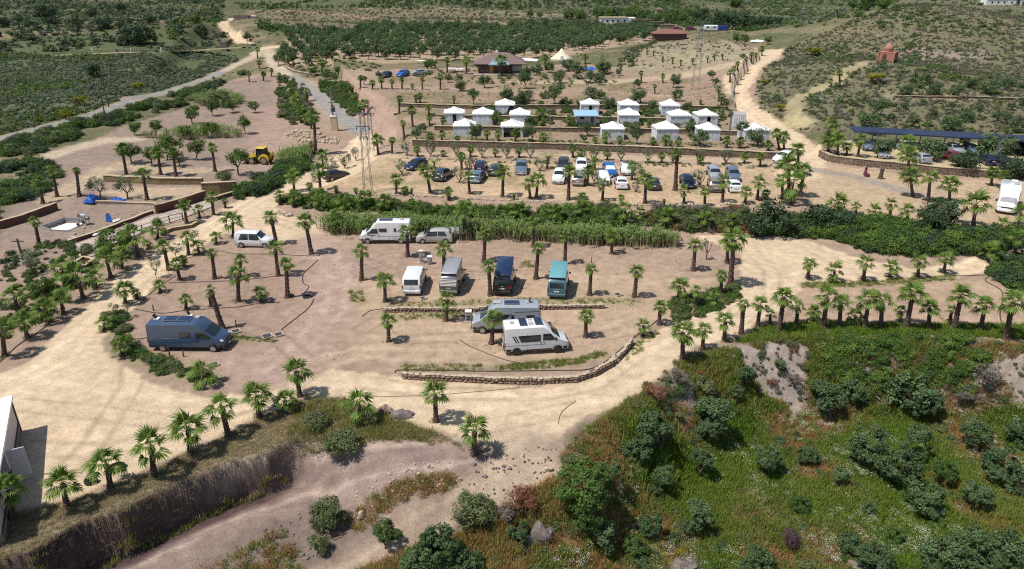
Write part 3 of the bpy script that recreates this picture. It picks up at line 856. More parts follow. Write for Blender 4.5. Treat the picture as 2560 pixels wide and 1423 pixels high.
PALM_FEET = []
def palm(bu, bv, cu, cv, rpx, label, group=None, near=True, dead=0, yellow=0, date=False):
    """fan palm: base and crown centre measured in the photograph, crown radius in pixels there"""
    rd = random.Random(int(bu * 7 + bv * 13))
    p = at(bu, bv); s_ = ppm(p)
    x, z = at_plane(cu, cv, p.y)
    h = max(.25, z - p.z); lean_x = (x - p.x)
    Rr = rpx / s_ * 1.06
    g = root('palm_tree', p, label, 'palm', group); PALM_FEET.append((p.x, p.y, s_))
    tilt = math.atan2(lean_x, h); hl = math.hypot(lean_x, h)
    top = Vector((lean_x, 0, h))
    tr = min(.29, max(.11, .13 + .03 * h))
    tz = rd.uniform(0, 6.28)
    t_ = ob('trunk', TRUNKS_P[rd.randrange(5)], g, None, (Matrix.Rotation(tilt, 3, 'Y') @ Matrix.Rotation(tz, 3, 'Z')).to_euler(), (tr, tr, hl))
    if date:
        ob('crown', CROWN_DATE, g, top, (0, 0, rd.uniform(0, 6)), Rr * 1.1)
    elif near:
        n = rd.choice((8, 9, 10, 12)) if Rr > .7 else 7
        for i in range(n):
            az = i * 2.399963 + rd.uniform(-.25, .25)
            el = R(80 - 112 * (i / (n - 1)) ** .85 + rd.uniform(-9, 9))
            ob('frond', FRONDS[rd.randrange(5)], g, top, (Matrix.Rotation(az, 3, 'Z') @ Matrix.Rotation(-el, 3, 'Y')).to_euler(), Rr * rd.uniform(.86, 1.1))
        for i in range(yellow):
            ob('yellow_frond', FRONDS_Y[0], g, top, (Matrix.Rotation(rd.uniform(-2.6, -.5), 3, 'Z') @ Matrix.Rotation(R(42), 3, 'Y')).to_euler(), Rr * .85)
        for i in range(dead):
            ob('dead_frond', FRONDS_D[i % 2], g, top, (Matrix.Rotation(rd.uniform(0, 6.28), 3, 'Z') @ Matrix.Rotation(R(rd.uniform(55, 80)), 3, 'Y')).to_euler(), Rr * rd.uniform(.7, 1.0))
    else:
        ob('crown', CROWNS_P[rd.randrange(6)], g, top, (rd.uniform(-.1, .1), rd.uniform(-.1, .1), rd.uniform(0, 6.28)), Rr * 1.02)
    return g

def tree(bu, bv, cu, cv, rpx, kind, label, cat='tree', name='olive_tree', group=None, vase=False, zs=1.0):
    rd = random.Random(int(bu * 11 + bv * 5))
    p = at(bu, bv); s_ = ppm(p)
    x, z = at_plane(cu, cv, p.y)
    Rr = rpx / s_
    cz = max(z - p.z, Rr * .55)
    g = root(name, p, label, cat, group)
    trs = VASES if vase else TRUNKS
    hh = max(.3, cz * 1.0)
    ob('trunk', trs[rd.randrange(len(trs))], g, None, (0, 0, rd.uniform(0, 6.28)), (max(Rr * 1.05, hh * .5), max(Rr * 1.05, hh * .5), hh))
    ms = CLOUD[kind]
    ob('crown', ms[rd.randrange(len(ms))], g, (x - p.x, 0, cz), (0, 0, rd.uniform(0, 6.28)), (Rr * rd.uniform(.95, 1.12), Rr * rd.uniform(.95, 1.12), Rr * rd.uniform(.9, 1.1) * zs))
    if rpx > 26 and kind in ('olive_near', 'green_near', 'dark', 'feather'):      # side lobes of an uneven bush
        for k in range(2 if rpx < 40 else 3):
            a = rd.uniform(0, 6.28); q = Rr * rd.uniform(.4, .6)
            ob('crown', ms[rd.randrange(len(ms))], g, (x - p.x + math.cos(a) * Rr * .75, math.sin(a) * Rr * .6, max(q * .5, cz * rd.uniform(.45, .95))), (0, 0, rd.uniform(0, 6.28)), (q, q, q * .9))
    return g

# ---------------------------------------------------------------- what nobody could count: scattered by points, one object each
def scatter(name, pts, scale, variants, label, cat, seed=0, zs=None, kind='stuff'):
    pts = np.asarray(pts, float)
    me = bpy.data.meshes.new(name); me.vertices.add(len(pts)); me.vertices.foreach_set('co', pts.astype(np.float32).ravel())
    rg = np.random.default_rng(seed)
    def attr(nm, typ, val):
        a = me.attributes.new(nm, typ, 'POINT'); a.data.foreach_set('value' if typ != 'FLOAT_VECTOR' else 'vector', val.ravel())
    sc3 = np.stack([scale, scale, scale * (1 if zs is None else zs)], 1).astype(np.float32)
    rot = np.stack([rg.normal(0, .08, len(pts)), rg.normal(0, .08, len(pts)), rg.uniform(0, 6.28, len(pts))], 1).astype(np.float32)
    attr('sv', 'FLOAT_VECTOR', sc3); attr('rv', 'FLOAT_VECTOR', rot); attr('ix', 'INT', rg.integers(0, len(variants), len(pts)).astype(np.int32))
    c = bpy.data.collections.new(name + '_sources')
    for i, m in enumerate(variants):
        c.objects.link(bpy.data.objects.new('%s_source_%02d' % (name, i), m))
    ng = bpy.data.node_groups.new(name, 'GeometryNodeTree')
    ng.interface.new_socket('Geometry', in_out='INPUT', socket_type='NodeSocketGeometry')
    ng.interface.new_socket('Geometry', in_out='OUTPUT', socket_type='NodeSocketGeometry')
    gi = ng.nodes.new('NodeGroupInput'); go = ng.nodes.new('NodeGroupOutput')
    ip = ng.nodes.new('GeometryNodeInstanceOnPoints'); ci = ng.nodes.new('GeometryNodeCollectionInfo')
    ci.inputs['Collection'].default_value = c; ci.inputs['Separate Children'].default_value = True; ci.inputs['Reset Children'].default_value = True
    def na(nm, t_):
        n = ng.nodes.new('GeometryNodeInputNamedAttribute'); n.data_type = t_; n.inputs['Name'].default_value = nm; return n.outputs[0]
    ng.links.new(gi.outputs[0], ip.inputs['Points']); ng.links.new(ci.outputs[0], ip.inputs['Instance'])
    ip.inputs['Pick Instance'].default_value = True
    ng.links.new(na('ix', 'INT'), ip.inputs['Instance Index']); ng.links.new(na('rv', 'FLOAT_VECTOR'), ip.inputs['Rotation']); ng.links.new(na('sv', 'FLOAT_VECTOR'), ip.inputs['Scale'])
    ng.links.new(ip.outputs[0], go.inputs[0])
    o = ob(name, me); md = o.modifiers.new('scatter', 'NODES'); md.node_group = ng
    return tag(o, label, cat, kind=kind)

def pts_in(pix, n, seed, avoid=.5, keep=None, world=None):
    P = np.array(world if world is not None else wp(pix)); lo, hi = P.min(0), P.max(0)
    rg = np.random.default_rng(seed); X = []; Y = []
    got = 0; tries = 0
    while got < n and tries < 60:
        x = rg.uniform(lo[0], hi[0], n * 2); y = rg.uniform(lo[1], hi[1], n * 2)
        m = inside(x, y, P) & (bareq(x, y) < avoid)
        if keep is not None: m &= rg.random(len(x)) < keep(x, y)
        X.append(x[m]); Y.append(y[m]); got += m.sum(); tries += 1
    x = np.concatenate(X)[:n]; y = np.concatenate(Y)[:n]
    return np.stack([x, y, hq(x, y)], 1)

def tuft_me(name, seed, mat, n, h, spread, w, bend=.5):
    rg = np.random.default_rng(seed)
    a = rg.uniform(0, 6.28, n); r0 = spread * rg.random(n) ** .6; b = rg.uniform(0, 6.28, n); L = h * rg.uniform(.5, 1.15, n); k = bend * rg.uniform(.2, 1.1, n)
    x0 = r0 * np.cos(a); y0 = r0 * np.sin(a); dx = np.cos(b); dy = np.sin(b)
    px, py = -dy * w, dx * w
    V = np.stack([np.stack([x0 - px, y0 - py, np.zeros(n) - .03], 1), np.stack([x0 + px, y0 + py, np.zeros(n) - .03], 1),
                  np.stack([x0 + dx * k * L * .35 + px * .8, y0 + dy * k * L * .35 + py * .8, L * .62], 1), np.stack([x0 + dx * k * L * .35 - px * .8, y0 + dy * k * L * .35 - py * .8, L * .62], 1),
                  np.stack([x0 + dx * k * L, y0 + dy * k * L, L * (1 - .25 * k)], 1)], 1).reshape(-1, 3)
    i = np.arange(n)[:, None] * 5
    return np_me(name, V, quads=i + np.array([[0, 1, 2, 3]]), tris=i + np.array([[3, 2, 4]]), mat=mat, lc=np.tile(rg.random(n), 2))
# ---------------------------------------------------------------- palms: base u, v, crown u, v, crown radius (photo pixels)[, dead fronds][, yellow]
PALMS = {
 'on the grassy strip above the dark earth cut': [
  (31,1296,24,1226,46),(169,1270,157,1211,50),(277,1220,267,1163,52),(385,1189,378,1121,56),(476,1137,471,1076,50),(572,1090,555,1024,44),(649,1043,641,992,42),(714,1029,712,1003,34),
  (750,991,740,930,40,1)],
 'on the slope beside the lower earth track': [(899,1058,897,1012,44),(1090,1054,1088,989,42),(1185,1137,1187,1079,46)],
 'in the line beside the sandy lane': [
  (11,891,6,826,38),(69,846,59,804,35),(46,788,37,742,34),(124,806,114,776,33),(159,784,152,750,29),(209,747,194,697,47),(162,717,155,669,30),(239,719,239,697,26),(278,694,267,652,36),(305,672,305,641,27),
  (346,642,337,593,39),(394,596,396,573,28),(374,622,368,610,14)],
 'around the walkway and the building plot': [(98,613,87,556,17,2),(467,559,461,517,21),(500,545,496,525,17),(534,537,530,495,21),(564,520,562,503,10)],
 'standing behind the half-built pool': [(368,500,358,438,24),(108,509,97,458,21),(143,492,132,430,19),(198,490,191,427,11)],
 'before the fruit trees by the digger': [(316,436,306,377,21),(402,437,395,385,21),(440,441,433,385,16),(538,429,530,371,15)],
 'on the pitch around the small van': [
  (472,638,467,596,20),(423,676,410,621,24),(450,700,441,660,20),(461,667,458,649,13),(537,697,530,635,17,1),(498,635,495,618,22),(541,610,540,593,18),(583,590,582,556,34),(599,692,602,652,21),(596,754,595,689,31,1),
  (652,754,652,733,21),(696,690,688,624,27),(692,612,678,545,22,2),(779,635,764,556,27,3),(719,744,715,663,22)],
 'beside the dark blue camper van': [(557,823,526,725,15,6),(528,767,524,742,12,5),(465,773,465,750,19),(402,731,398,714,17),(313,759,312,728,31),(342,747,341,735,13),(261,826,261,808,24),(304,890,305,866,32),(506,962,509,934,40)],
 'among the campers on the middle pitches': [
  (842,583,840,545,22),(904,701,904,630,23,1),(963,755,962,705,28),(972,854,970,804,25),(1115,802,1118,750,28),(1019,642,1018,582,25),(1111,697,1109,624,25,1),(1160,600,1160,531,26),(1209,655,1213,587,26),(1226,739,1222,667,22),
  (1229,860,1233,798,30),(1339,697,1346,624,21,1),(1412,660,1415,593,20,1),(1333,618,1333,559,20),(1474,738,1478,675,19),(1529,634,1530,590,22,1),(1586,743,1592,680,23),(1464,843,1465,792,23)],
 'around the sandy junction': [(1733,677,1738,615,24),(1825,716,1835,601,36,2),(1818,658,1820,607,27),(1695,749,1699,717,29),(1744,770,1742,728,18),(1803,739,1803,691,21),(1786,764,1787,747,22),(1648,812,1650,770,23),(1607,840,1609,815,22)],
 'in the row above the overgrown bank': [
  (1707,902,1707,832,38,1),(1755,874,1761,829,26),(1811,851,1813,804,28),(1853,836,1859,764,20),(1893,818,1901,764,27),(1925,812,1926,787,17),(1947,829,1960,745,34,2),(1991,811,1995,767,22),(2034,803,2034,781,22,0,1),
  (2058,820,2068,745,40),(2099,818,2102,759,28),(2138,808,2138,790,27),(2161,822,2172,753,37),(2202,820,2206,756,32),(2251,806,2251,778,19),(2265,820,2282,739,40,1),(2321,823,2325,773,27),(2374,807,2379,778,18),
  (2384,825,2403,742,37),(2450,826,2463,767,32),(2514,849,2532,759,38,3)],
 'on the weedy strip between sandy lanes': [(2019,697,2024,663,22,1),(2085,705,2086,677,28,1),(2158,703,2164,660,27),(2224,693,2228,669,25),(2294,693,2299,655,26),(2359,683,2365,649,24),(2470,652,2473,630,30),(2536,646,2543,593,24)],
 'along the top of the dark green hedge': [(2138,543,2141,517,16),(2186,542,2187,529,24),(2225,549,2227,511,20),(2269,559,2268,528,22),(2096,533,2095,509,30)],
 'around the white motorhome': [(2433,568,2439,514,43,1),(2504,581,2504,563,27),(2542,566,2552,534,30),(2478,464,2481,430,17),(2508,472,2509,441,18)],
 'in the shady clump in front of the carport': [(2321,503,2325,447,25),(2282,492,2276,440,28,1),(2374,506,2374,466,31),(2268,398,2270,357,24),(2270,440,2272,391,28),(2411,376,2411,354,16)],
 'in the dense clump ending the car park': [(1996,440,1995,376,23),(1979,510,1981,458,42),(1972,488,1972,413,33),(1957,497,1955,452,25),(2000,492,2010,430,26)],
 'along the lower edge of the car park': [
  (736,479,733,444,22),(775,478,774,464,10),(802,480,797,427,22),(840,485,839,470,8),(890,487,889,475,8),(924,489,924,480,5),(991,485,990,450,20),(1013,488,1012,476,13),(1029,489,1029,476,6),(1076,483,1067,433,27),(1122,499,1121,480,14),
  (1174,485,1171,444,19),(1256,492,1258,433,25),(1285,501,1285,488,5),(1326,497,1322,461,22),(1340,495,1345,452,27),(1421,500,1423,433,25),(1457,508,1457,492,14),(1506,502,1509,461,22),(1554,512,1553,495,11),(1612,511,1615,452,26),
  (1660,517,1660,502,6),(1710,509,1710,478,20),(1762,514,1762,483,16),(1806,506,1809,452,22),(1863,509,1865,483,21),(1893,500,1898,458,25),(1911,499,1915,484,13)],
 'among the parked cars': [(1468,464,1471,427,20),(1487,424,1487,402,11,3),(1579,450,1582,416,16),(1688,476,1693,385,17)],
 'in the planted row above the car park': [
  (1045,391,1043,375,12),(1108,392,1108,384,10),(1154,424,1153,391,14),(1176,392,1176,373,11),(1239,393,1238,380,11),(1298,394,1297,377,12),(1432,394,1432,371,14),(1454,399,1453,384,15),(1519,400,1518,385,13),
  (1654,407,1654,391,12),(1750,410,1751,396,12),(1861,408,1862,390,14),(1901,417,1901,393,15)],
 'on the lowest tent terrace': [
  (1011,349,1007,309,10),(1076,357,1076,342,14),(1104,356,1105,336,12),(1143,358,1143,347,10),(1218,356,1217,334,12),(1246,357,1245,337,12),(1288,358,1290,336,15),(1359,361,1359,343,14),(1488,362,1488,350,9),(1515,364,1516,342,14),
  (1550,364,1549,348,11),(1633,365,1633,353,11),(1664,368,1665,347,14),(1696,369,1696,355,12),(1817,369,1817,352,13),(1851,370,1851,355,14),(1921,377,1921,362,12),(1949,375,1941,337,17),(1960,375,1959,346,18)],
 'between the upper rows of white tents': [(998,284,998,247,11),(1032,318,1029,278,15),(1073,289,1071,270,11),(1074,316,1073,296,10),(1107,316,1107,300,10),(1236,313,1236,294,11),(1350,304,1350,284,14),(1360,321,1360,304,10),(1623,321,1623,310,9),(1425,318,1425,298,12),(1728,322,1729,308,12)],
 'beside the tall lattice pylons': [(946,388,942,351,20),(980,384,980,351,11),(789,386,785,292,20,2),(782,386,778,363,9),(808,421,805,388,19)],
 'on the bank of the paved road': [(766,253,768,228,10),(735,262,735,243,16),(742,272,740,250,17),(750,290,750,272,15),(752,308,751,288,12),(766,314,766,294,12),(778,322,778,302,12),(887,256,889,242,11),(910,288,911,261,17),(852,222,852,208,9)],
 'in the field row beyond the terraces': [(901,223,901,197,9),(931,223,931,208,10),(955,223,953,200,10),(980,223,980,205,9),(1005,223,1005,200,9),(1031,224,1031,215,7),(1056,224,1055,200,8),(1101,224,1101,194,11),(1040,258,1040,244,9),(1050,257,1050,240,9),(1135,261,1135,247,8)],
 'at the head of the paved road': [(699,206,698,187,7),(712,206,712,192,7),(720,207,720,194,6),(733,209,733,198,6),(658,203,658,185,8),(679,192,679,176,7),(648,172,648,157,8),(623,205,622,185,8),(659,203,659,186,8),(644,146,643,125,9),(806,184,804,158,14)],
 'edging the sandy road up to the hill': [(1797,254,1797,225,10),(1803,266,1804,242,11),(1815,272,1816,255,10),(1825,206,1825,183,10),(1835,190,1835,172,9),(1844,178,1844,160,8),(1865,161,1865,148,7),(1879,158,1879,136,8),(1889,150,1889,138,7),(1905,140,1905,122,9)],
 'on the dry field below the mound': [(1603,208,1603,183,8),(1657,208,1657,191,8),(1637,235,1637,216,7),(1463,161,1463,144,10),(1752,262,1752,254,6),(1617,138,1618,120,4),(1633,141,1634,130,4),(1656,153,1657,144,4),(1682,160,1682,150,4),(1702,165,1702,154,5),(1732,163,1732,150,6),(1769,158,1769,146,5),(1786,152,1786,140,5),(1806,149,1806,138,5)],
 'around the end of the carport': [(2071,381,2071,349,21),(2093,389,2096,351,23),(2117,388,2117,368,16),(2144,392,2152,351,20),(2079,347,2080,312,22),(2262,336,2262,324,10),(2339,338,2339,326,11),(2429,341,2429,328,11),(2516,341,2516,326,11)],
 'on the path up to the domed shrine': [(2099,218,2099,183,11),(2078,216,2077,204,9),(2116,214,2116,205,8)],
 'in front of the brown roofed house': [(1254,190,1254,152,20),(1166,185,1166,152,14),(1118,182,1118,150,9),(1364,175,1362,145,12)],
 'in the reed ditch behind the campers': [(1392,555,1392,532,26),(1452,545,1452,520,24),(1562,560,1562,525,28),(1600,552,1600,532,22),(1672,566,1670,538,26),(1764,572,1764,545,24),(1828,570,1828,548,22),(800,523,800,500,22),(862,530,862,508,26),(912,522,912,496,24),(962,528,962,505,26),(1295,548,1295,525,26),(1160,545,1160,518,24),(700,512,700,488,16),(735,516,735,490,20)],
}
NEAR_ROWS = 0
for where, rows in PALMS.items():
    rows = sorted(rows, key=lambda r: r[0])
    for i, r in enumerate(rows):
        bu, bv, cu, cv, rp = r[:5]
        dead = r[5] if len(r) > 5 else 0; yl = r[6] if len(r) > 6 else 0
        near = rp >= 15 and bv > 480 or dead > 0 and bv > 520
        size = 'tall' if (bv - cv) > 2.1 * rp else ('stemless' if (bv - cv) < .95 * rp else 'young' if rp < 9 else 'small' if (bv - cv) < 1.3 * rp else 'mid-sized')
        look = size + ' fan palm' + (' with dead fronds' if dead > 1 else ' with orange frond' if yl else '')
        lab_ = f'{look}, {ordn(i, len(rows))} {where}'
        if len(lab_.split()) > 16: lab_ = lab_.replace(' with dead fronds', '')
        palm(bu, bv, cu, cv, rp, lab_, 'fan palms ' + where, near, dead, yl)
palm(1367, 422, 1371, 393, 26, 'date palm with feathery arching fronds behind the row of parked cars', None, False, date=True)
palm(1087, 422, 1085, 405, 18, 'small date palm with feathery fronds beside the dark blue hatchback', None, False, date=True)

# ---------------------------------------------------------------- trees and bushes one can tell apart
TREES = {
 ('olive', 'olive tree', 'between and beside the white tents', 'olive_tree', False): [
  (1042,351,1040,329,17),(1059,331,1058,318,13),(1191,354,1191,323,23),(1329,357,1322,325,22),(1593,360,1592,337,15),(1588,335,1586,318,20),(1748,365,1748,340,28),(1858,348,1856,315,19),(1893,366,1890,340,28),(1468,340,1468,315,20),(1460,361,1458,344,12),(1724,340,1724,316,18),(1326,318,1322,300,16)],
 ('olive', 'olive tree', 'on the field terraces behind the tents', 'olive_tree', False): [
  (1184,264,1182,233,18),(1387,261,1390,228,26),(1600,258,1598,236,25),(1692,253,1693,236,17),(1305,262,1303,245,28),(1315,252,1315,240,22),(1270,248,1268,234,24),(1415,268,1415,256,20),(1477,246,1478,232,20),(1522,270,1524,256,24),(1629,272,1630,260,17),(1718,274,1718,264,14),(1505,248,1503,234,16),(1560,272,1560,262,14),(1450,268,1450,258,14),(1360,246,1360,236,14)],
 ('olive', 'olive tree', 'in the scattered grove below the mound', 'olive_tree', False): [
  (1211,220,1211,198,18),(1312,222,1312,195,20),(1398,208,1398,190,22),(1477,208,1477,188,18),(1500,206,1502,192,18),(1443,197,1443,170,25),(1510,186,1510,166,24),(1311,196,1311,178,16),(1682,220,1688,197,20),(1595,222,1595,206,13),(1779,201,1779,183,12),(1786,219,1790,203,12),(1858,170,1857,140,10),(1340,188,1340,172,18),(1372,182,1372,166,16),(1420,178,1420,160,18),(910,212,910,196,11),(845,186,845,174,11),(1120,206,1120,192,12),(1548,190,1548,176,10),(1150,206,1150,192,11),(945,196,945,184,11)],
 ('pale', 'pale open-crowned tree', 'in the row above the car park', 'young_tree', True): [
  (1017,389,1015,366,18),(1077,391,1076,365,19),(1140,390,1140,366,18),(1205,394,1205,368,18),(1267,395,1266,370,18),(1326,396,1324,372,18),(1482,401,1482,376,19),(1553,403,1553,376,19),(1620,406,1620,380,17),(1682,408,1682,380,18),(1749,409,1749,383,20),(1814,410,1815,384,20)],
 ('pale', 'pale grey-green tree', 'standing among the parked cars', 'young_tree', True): [
  (1005,437,999,410,20),(1149,458,1143,430,18),(1174,431,1177,404,20),(862,421,862,393,20),(890,403,887,376,14),(824,434,827,407,20),(785,456,785,440,13),(1485,458,1482,432,15),(1595,459,1595,427,24),(1749,467,1749,438,24),(1350,428,1348,408,16),(1589,480,1589,464,14)],
 ('green', 'leafy fruit tree', 'in the small orchard by the yellow digger', 'fruit_tree', False): [
  (481,310,481,281,23),(531,290,531,264,18),(583,282,573,261,17),(638,282,632,264,16),(613,335,608,303,20),(337,338,337,316,19),(391,344,391,312,20),(461,349,461,325,20),(531,344,521,319,24),(329,406,326,374,27),(380,414,377,381,24),(419,400,422,360,34),(493,399,489,364,27),(450,417,438,388,20),(596,437,593,390,32)],
 ('pale', 'sparse grey olive tree', 'near the blue tarpaulins and the plot', 'olive_tree', False): [(252,493,242,462,27),(320,497,312,462,29),(80,683,76,642,29)],
 ('pale', 'young grey-green tree', 'beside the sandy lane', 'young_tree', False): [(391,694,388,656,17),(441,645,441,620,19),(483,605,486,584,14),(295,797,284,766,15),(318,795,314,770,13),(1765,650,1762,605,13)],
 ('olive_near', 'grey-green olive bush', 'in the overgrown valley below the road', 'olive_bush', False): [
  (1643,1130,1636,1071,50),(1786,1098,1785,1032,54),(1747,1201,1755,1144,30),(1658,1240,1662,1186,30),(1913,1190,1918,1140,38),(1597,1162,1592,1124,36),(1742,1340,1747,1284,41),(1630,1347,1626,1307,34),(1508,1377,1505,1329,37),
  (2020,1162,2020,1133,27),(2180,1162,2178,1102,47),(2310,1152,2296,1088,33),(2260,1217,2256,1164,53),(2450,1127,2439,1079,39),(2507,1207,2507,1155,46),(2102,1217,2102,1187,25),(2313,1287,2313,1245,47),(2445,1272,2445,1231,34),(2552,1118,2552,1080,39),
  (2549,1246,2549,1214,32),(2172,1288,2172,1270,18),(2436,1408,2436,1360,60),(2352,1424,2352,1383,50),(2515,1418,2515,1372,55),(2192,1424,2192,1388,48),(2127,1384,2127,1355,35),(1899,1430,1899,1402,40),(1297,1352,1297,1325,30)],
 ('green_near', 'dense green bush', 'in the overgrown valley below the road', 'green_bush', False): [(1460,1292,1460,1212,78),(1584,1386,1584,1360,35),(2363,1217,2363,1173,33),(2000,1282,2000,1262,29),(963,1372,963,1326,34),(2240,1360,2240,1338,26)],
 ('olive_near', 'large grey-green bush', 'on the bank below the long palm row', 'olive_bush', False): [(2062,1024,2062,984,46),(2285,1034,2285,984,62),(2133,1008,2133,978,34),(1865,985,1868,935,26),(1840,1000,1840,978,20),(1950,930,1950,910,15)],
 ('olive_near', 'thick grey-green bush', 'beside the earth track at the bottom', 'olive_bush', False): [(1101,1418,1101,1355,60),(1045,1440,1045,1400,45),(1165,1440,1165,1405,42),(1522,1214,1522,1176,36)],
 ('dark', 'broad dark tree', 'along the hedge and the white motorhome', 'broad_tree', False): [(2346,572,2352,531,54),(1925,582,1922,545,60),(2043,566,2043,545,44),(2110,575,2110,556,40),(2422,422,2422,404,40),(2540,446,2540,416,40)],
 ('olive', 'spreading tree', 'in front of the blue carport', 'broad_tree', False): [(2208,395,2208,368,30),(2335,401,2332,373,35),(2492,396,2490,366,50),(2166,334,2178,304,34),(2200,290,2200,262,20)],
 ('olive', 'olive tree', 'in the hillside orchard behind the carport', 'olive_tree', False): [
  (2270,240,2270,222,20),(2338,240,2338,222,22),(2313,210,2313,192,16),(2394,242,2394,222,20),(2470,236,2474,216,28),(2520,226,2520,206,22),(2430,222,2430,208,16),(2307,262,2307,252,10),(2262,274,2262,262,11),(2282,318,2282,298,20),(2380,326,2380,306,28),(2422,306,2422,288,18),(2492,304,2492,286,17),(2516,310,2516,292,18),
  (2546,332,2546,312,26),(2335,294,2335,280,12),(2380,276,2380,262,12),(2450,280,2450,268,11),(2530,276,2530,264,12),(2230,304,2230,290,12),(2560,268,2560,255,14)],
 ('dark', 'dark green tree', 'on the valley side beyond the footbridge', 'dark_tree', False): [(115,46,115,26,28),(235,195,232,172,22),(160,122,160,106,10),(325,112,330,88,34),(355,110,358,84,28),(130,68,130,54,18),(190,70,190,56,16),(260,72,262,56,22),(8,70,8,54,18),(70,72,70,58,14),(300,76,300,60,16),(45,60,45,46,15),(300,30,300,18,16),(505,90,505,74,20),(230,42,230,30,18),(375,62,375,48,16),(620,112,620,92,14)],
 ('green', 'green leafy tree', 'along the paved road', 'road_tree', False): [(870,240,870,220,18),(836,205,836,192,12),(815,200,815,186,14),(860,226,860,210,14),(1068,178,1070,160,14),(1080,172,1080,156,14),(1210,180,1210,160,14),(1195,178,1195,160,12),(700,152,702,132,14),(720,166,722,148,12),(780,192,782,176,12)],
 ('green_near', 'dark leafy tree', 'at the corner of the building plot', 'leafy_tree', False): [(110,752,110,722,38),(298,635,285,600,44)],
 ('dark', 'dark tree', 'in the line behind the parked caravan', 'dark_tree', False): [(1800,72,1800,50,26),(1832,74,1832,50,28),(1865,74,1865,50,26),(1895,74,1895,52,26),(1922,72,1922,54,22),(1945,68,1945,54,16),(1762,46,1762,30,12),(1740,50,1740,36,16)],
 ('green', 'round green tree', 'near the white farm buildings', 'dark_tree', False): [(1420,50,1420,34,18),(1450,52,1450,36,20),(1500,44,1500,30,22),(1530,40,1530,28,18),(1590,46,1590,32,16),(1640,62,1640,48,18),(1680,60,1680,44,20),(1710,58,1710,42,18),(1325,44,1325,32,12),(1350,46,1350,36,10),(1840,20,1840,6,20),(2170,26,2172,8,28),(2130,24,2130,10,16),(2210,22,2212,6,22),(1860,112,1862,96,14),(1842,108,1842,92,14),(1920,112,1920,98,12)],
}
for (kind, look, where, nm, vase), rows in TREES.items():
    rows = sorted(rows, key=lambda r: r[0])
    for i, r in enumerate(rows):
        sz = 'large ' if r[4] >= 1.35 * np.mean([q[4] for q in rows]) and 'large' not in look else 'small ' if r[4] <= .62 * np.mean([q[4] for q in rows]) else ''
        cat = 'bush' if 'bush' in nm else 'tree'
        tree(*r, kind, f'{sz}{look}, {ordn(i, len(rows))} {where}', cat, nm, (look + 's ' + where), vase)
# single bushes with a look of their own
SINGLE = [
 (814,1322,814,1285,44,'feather','feathery green broom bush beside the lower earth track','bush','broom_bush',1.35),
 (795,1380,795,1356,30,'feather','small feathery blue-green bush below the broom bush','bush','broom_bush',1.0),
 (1174,1305,1174,1272,62,'feather','wide feathery yellow-green bush where the two earth tracks part','bush','broom_bush',.8),
 (859,1128,859,1104,46,'feather','pale green tussock bush spilling over the edge of the earth track','bush','broom_bush',.75),
 (790,1070,790,1052,34,'feather','dry green bush at the foot of the slope palms','bush','broom_bush',.8),
 (1978,1372,1978,1344,27,'purple','dark purple dead bush in the green valley','bush','dead_bush',1.0),
 (1309,1275,1309,1244,50,'red','rust-red dry scrub beside the large rock','bush','dry_scrub',.6),
 (1270,1300,1270,1275,34,'grey','grey dead scrub above the large rock','bush','dead_bush',.7),
 (1430,1010,1432,1040,1,'red','rust-red scrub on the roadside bank edge','bush','dry_scrub',.6),
 (1640,1000,1640,975,40,'red','reddish dry scrub below the tyre','bush','dry_scrub',.65),
 (1700,965,1700,940,34,'grey','grey dry scrub under the palm with the tyre','bush','dead_bush',.7),
 (1760,985,1760,958,34,'feather','yellow-green scrub below the tyre palm','bush','broom_bush',.7),
 (1985,970,1985,945,22,'grey','grey thorny scrub on the bare earth of the bank','bush','dead_bush',.8),
 (2470,960,2470,930,40,'grey','pale grey thorn scrub at the rocky end of the bank','bush','dead_bush',.8),
 (2410,1000,2410,980,36,'grey','grey and purple thorn patch beside the large bank bush','bush','dead_bush',.7),
 (198,262,198,246,18,'broom','yellow flowering broom beside the paved road, upper one','bush','broom_bush',.9),
 (165,298,165,282,17,'broom','yellow flowering broom beside the paved road, middle one','bush','broom_bush',.9),
 (158,325,158,312,14,'broom','yellow flowering broom at the roadside, lowest one','bush','broom_bush',.9),
 (345,228,345,214,18,'broom','yellow broom in front of the paved road bend','bush','broom_bush',.8),
 (2035,140,2035,130,26,'broom','yellow-green broom patch on the hill above the sandy road','bush','broom_bush',.45),
 (2190,208,2190,200,30,'broom','bright yellow broom patch below the domed shrine','bush','broom_bush',.4),
 (1950,278,1950,266,14,'broom','bright green bush at the foot of the shrine path','bush','broom_bush',.8),
 (1912,212,1912,205,16,'broom','bright green patch beside the sandy hill road','bush','broom_bush',.5),
 (1152,228,1152,212,19,'feather','pale feathery bush in the field row beyond the terraces','bush','broom_bush',1.0),
 (545,265,545,245,34,'feather','dry cane thicket behind the fruit trees','bush','cane_thicket',.9),
 (560,455,560,440,24,'feather','brown-green grass thicket on the end of the stone wall','bush','cane_thicket',.6),
 (755,40,755,30,1,'dark','dark scrub on the far slope','bush','dark_scrub',.6),
 (1360,1080,1360,1072,1,'grey','dry weed on the lane edge','bush','dead_bush',.5),
]
for r in SINGLE:
    if r[4] > 5:
        tree(*r[:5], r[5], r[6], r[7], r[8], None, True, r[9])
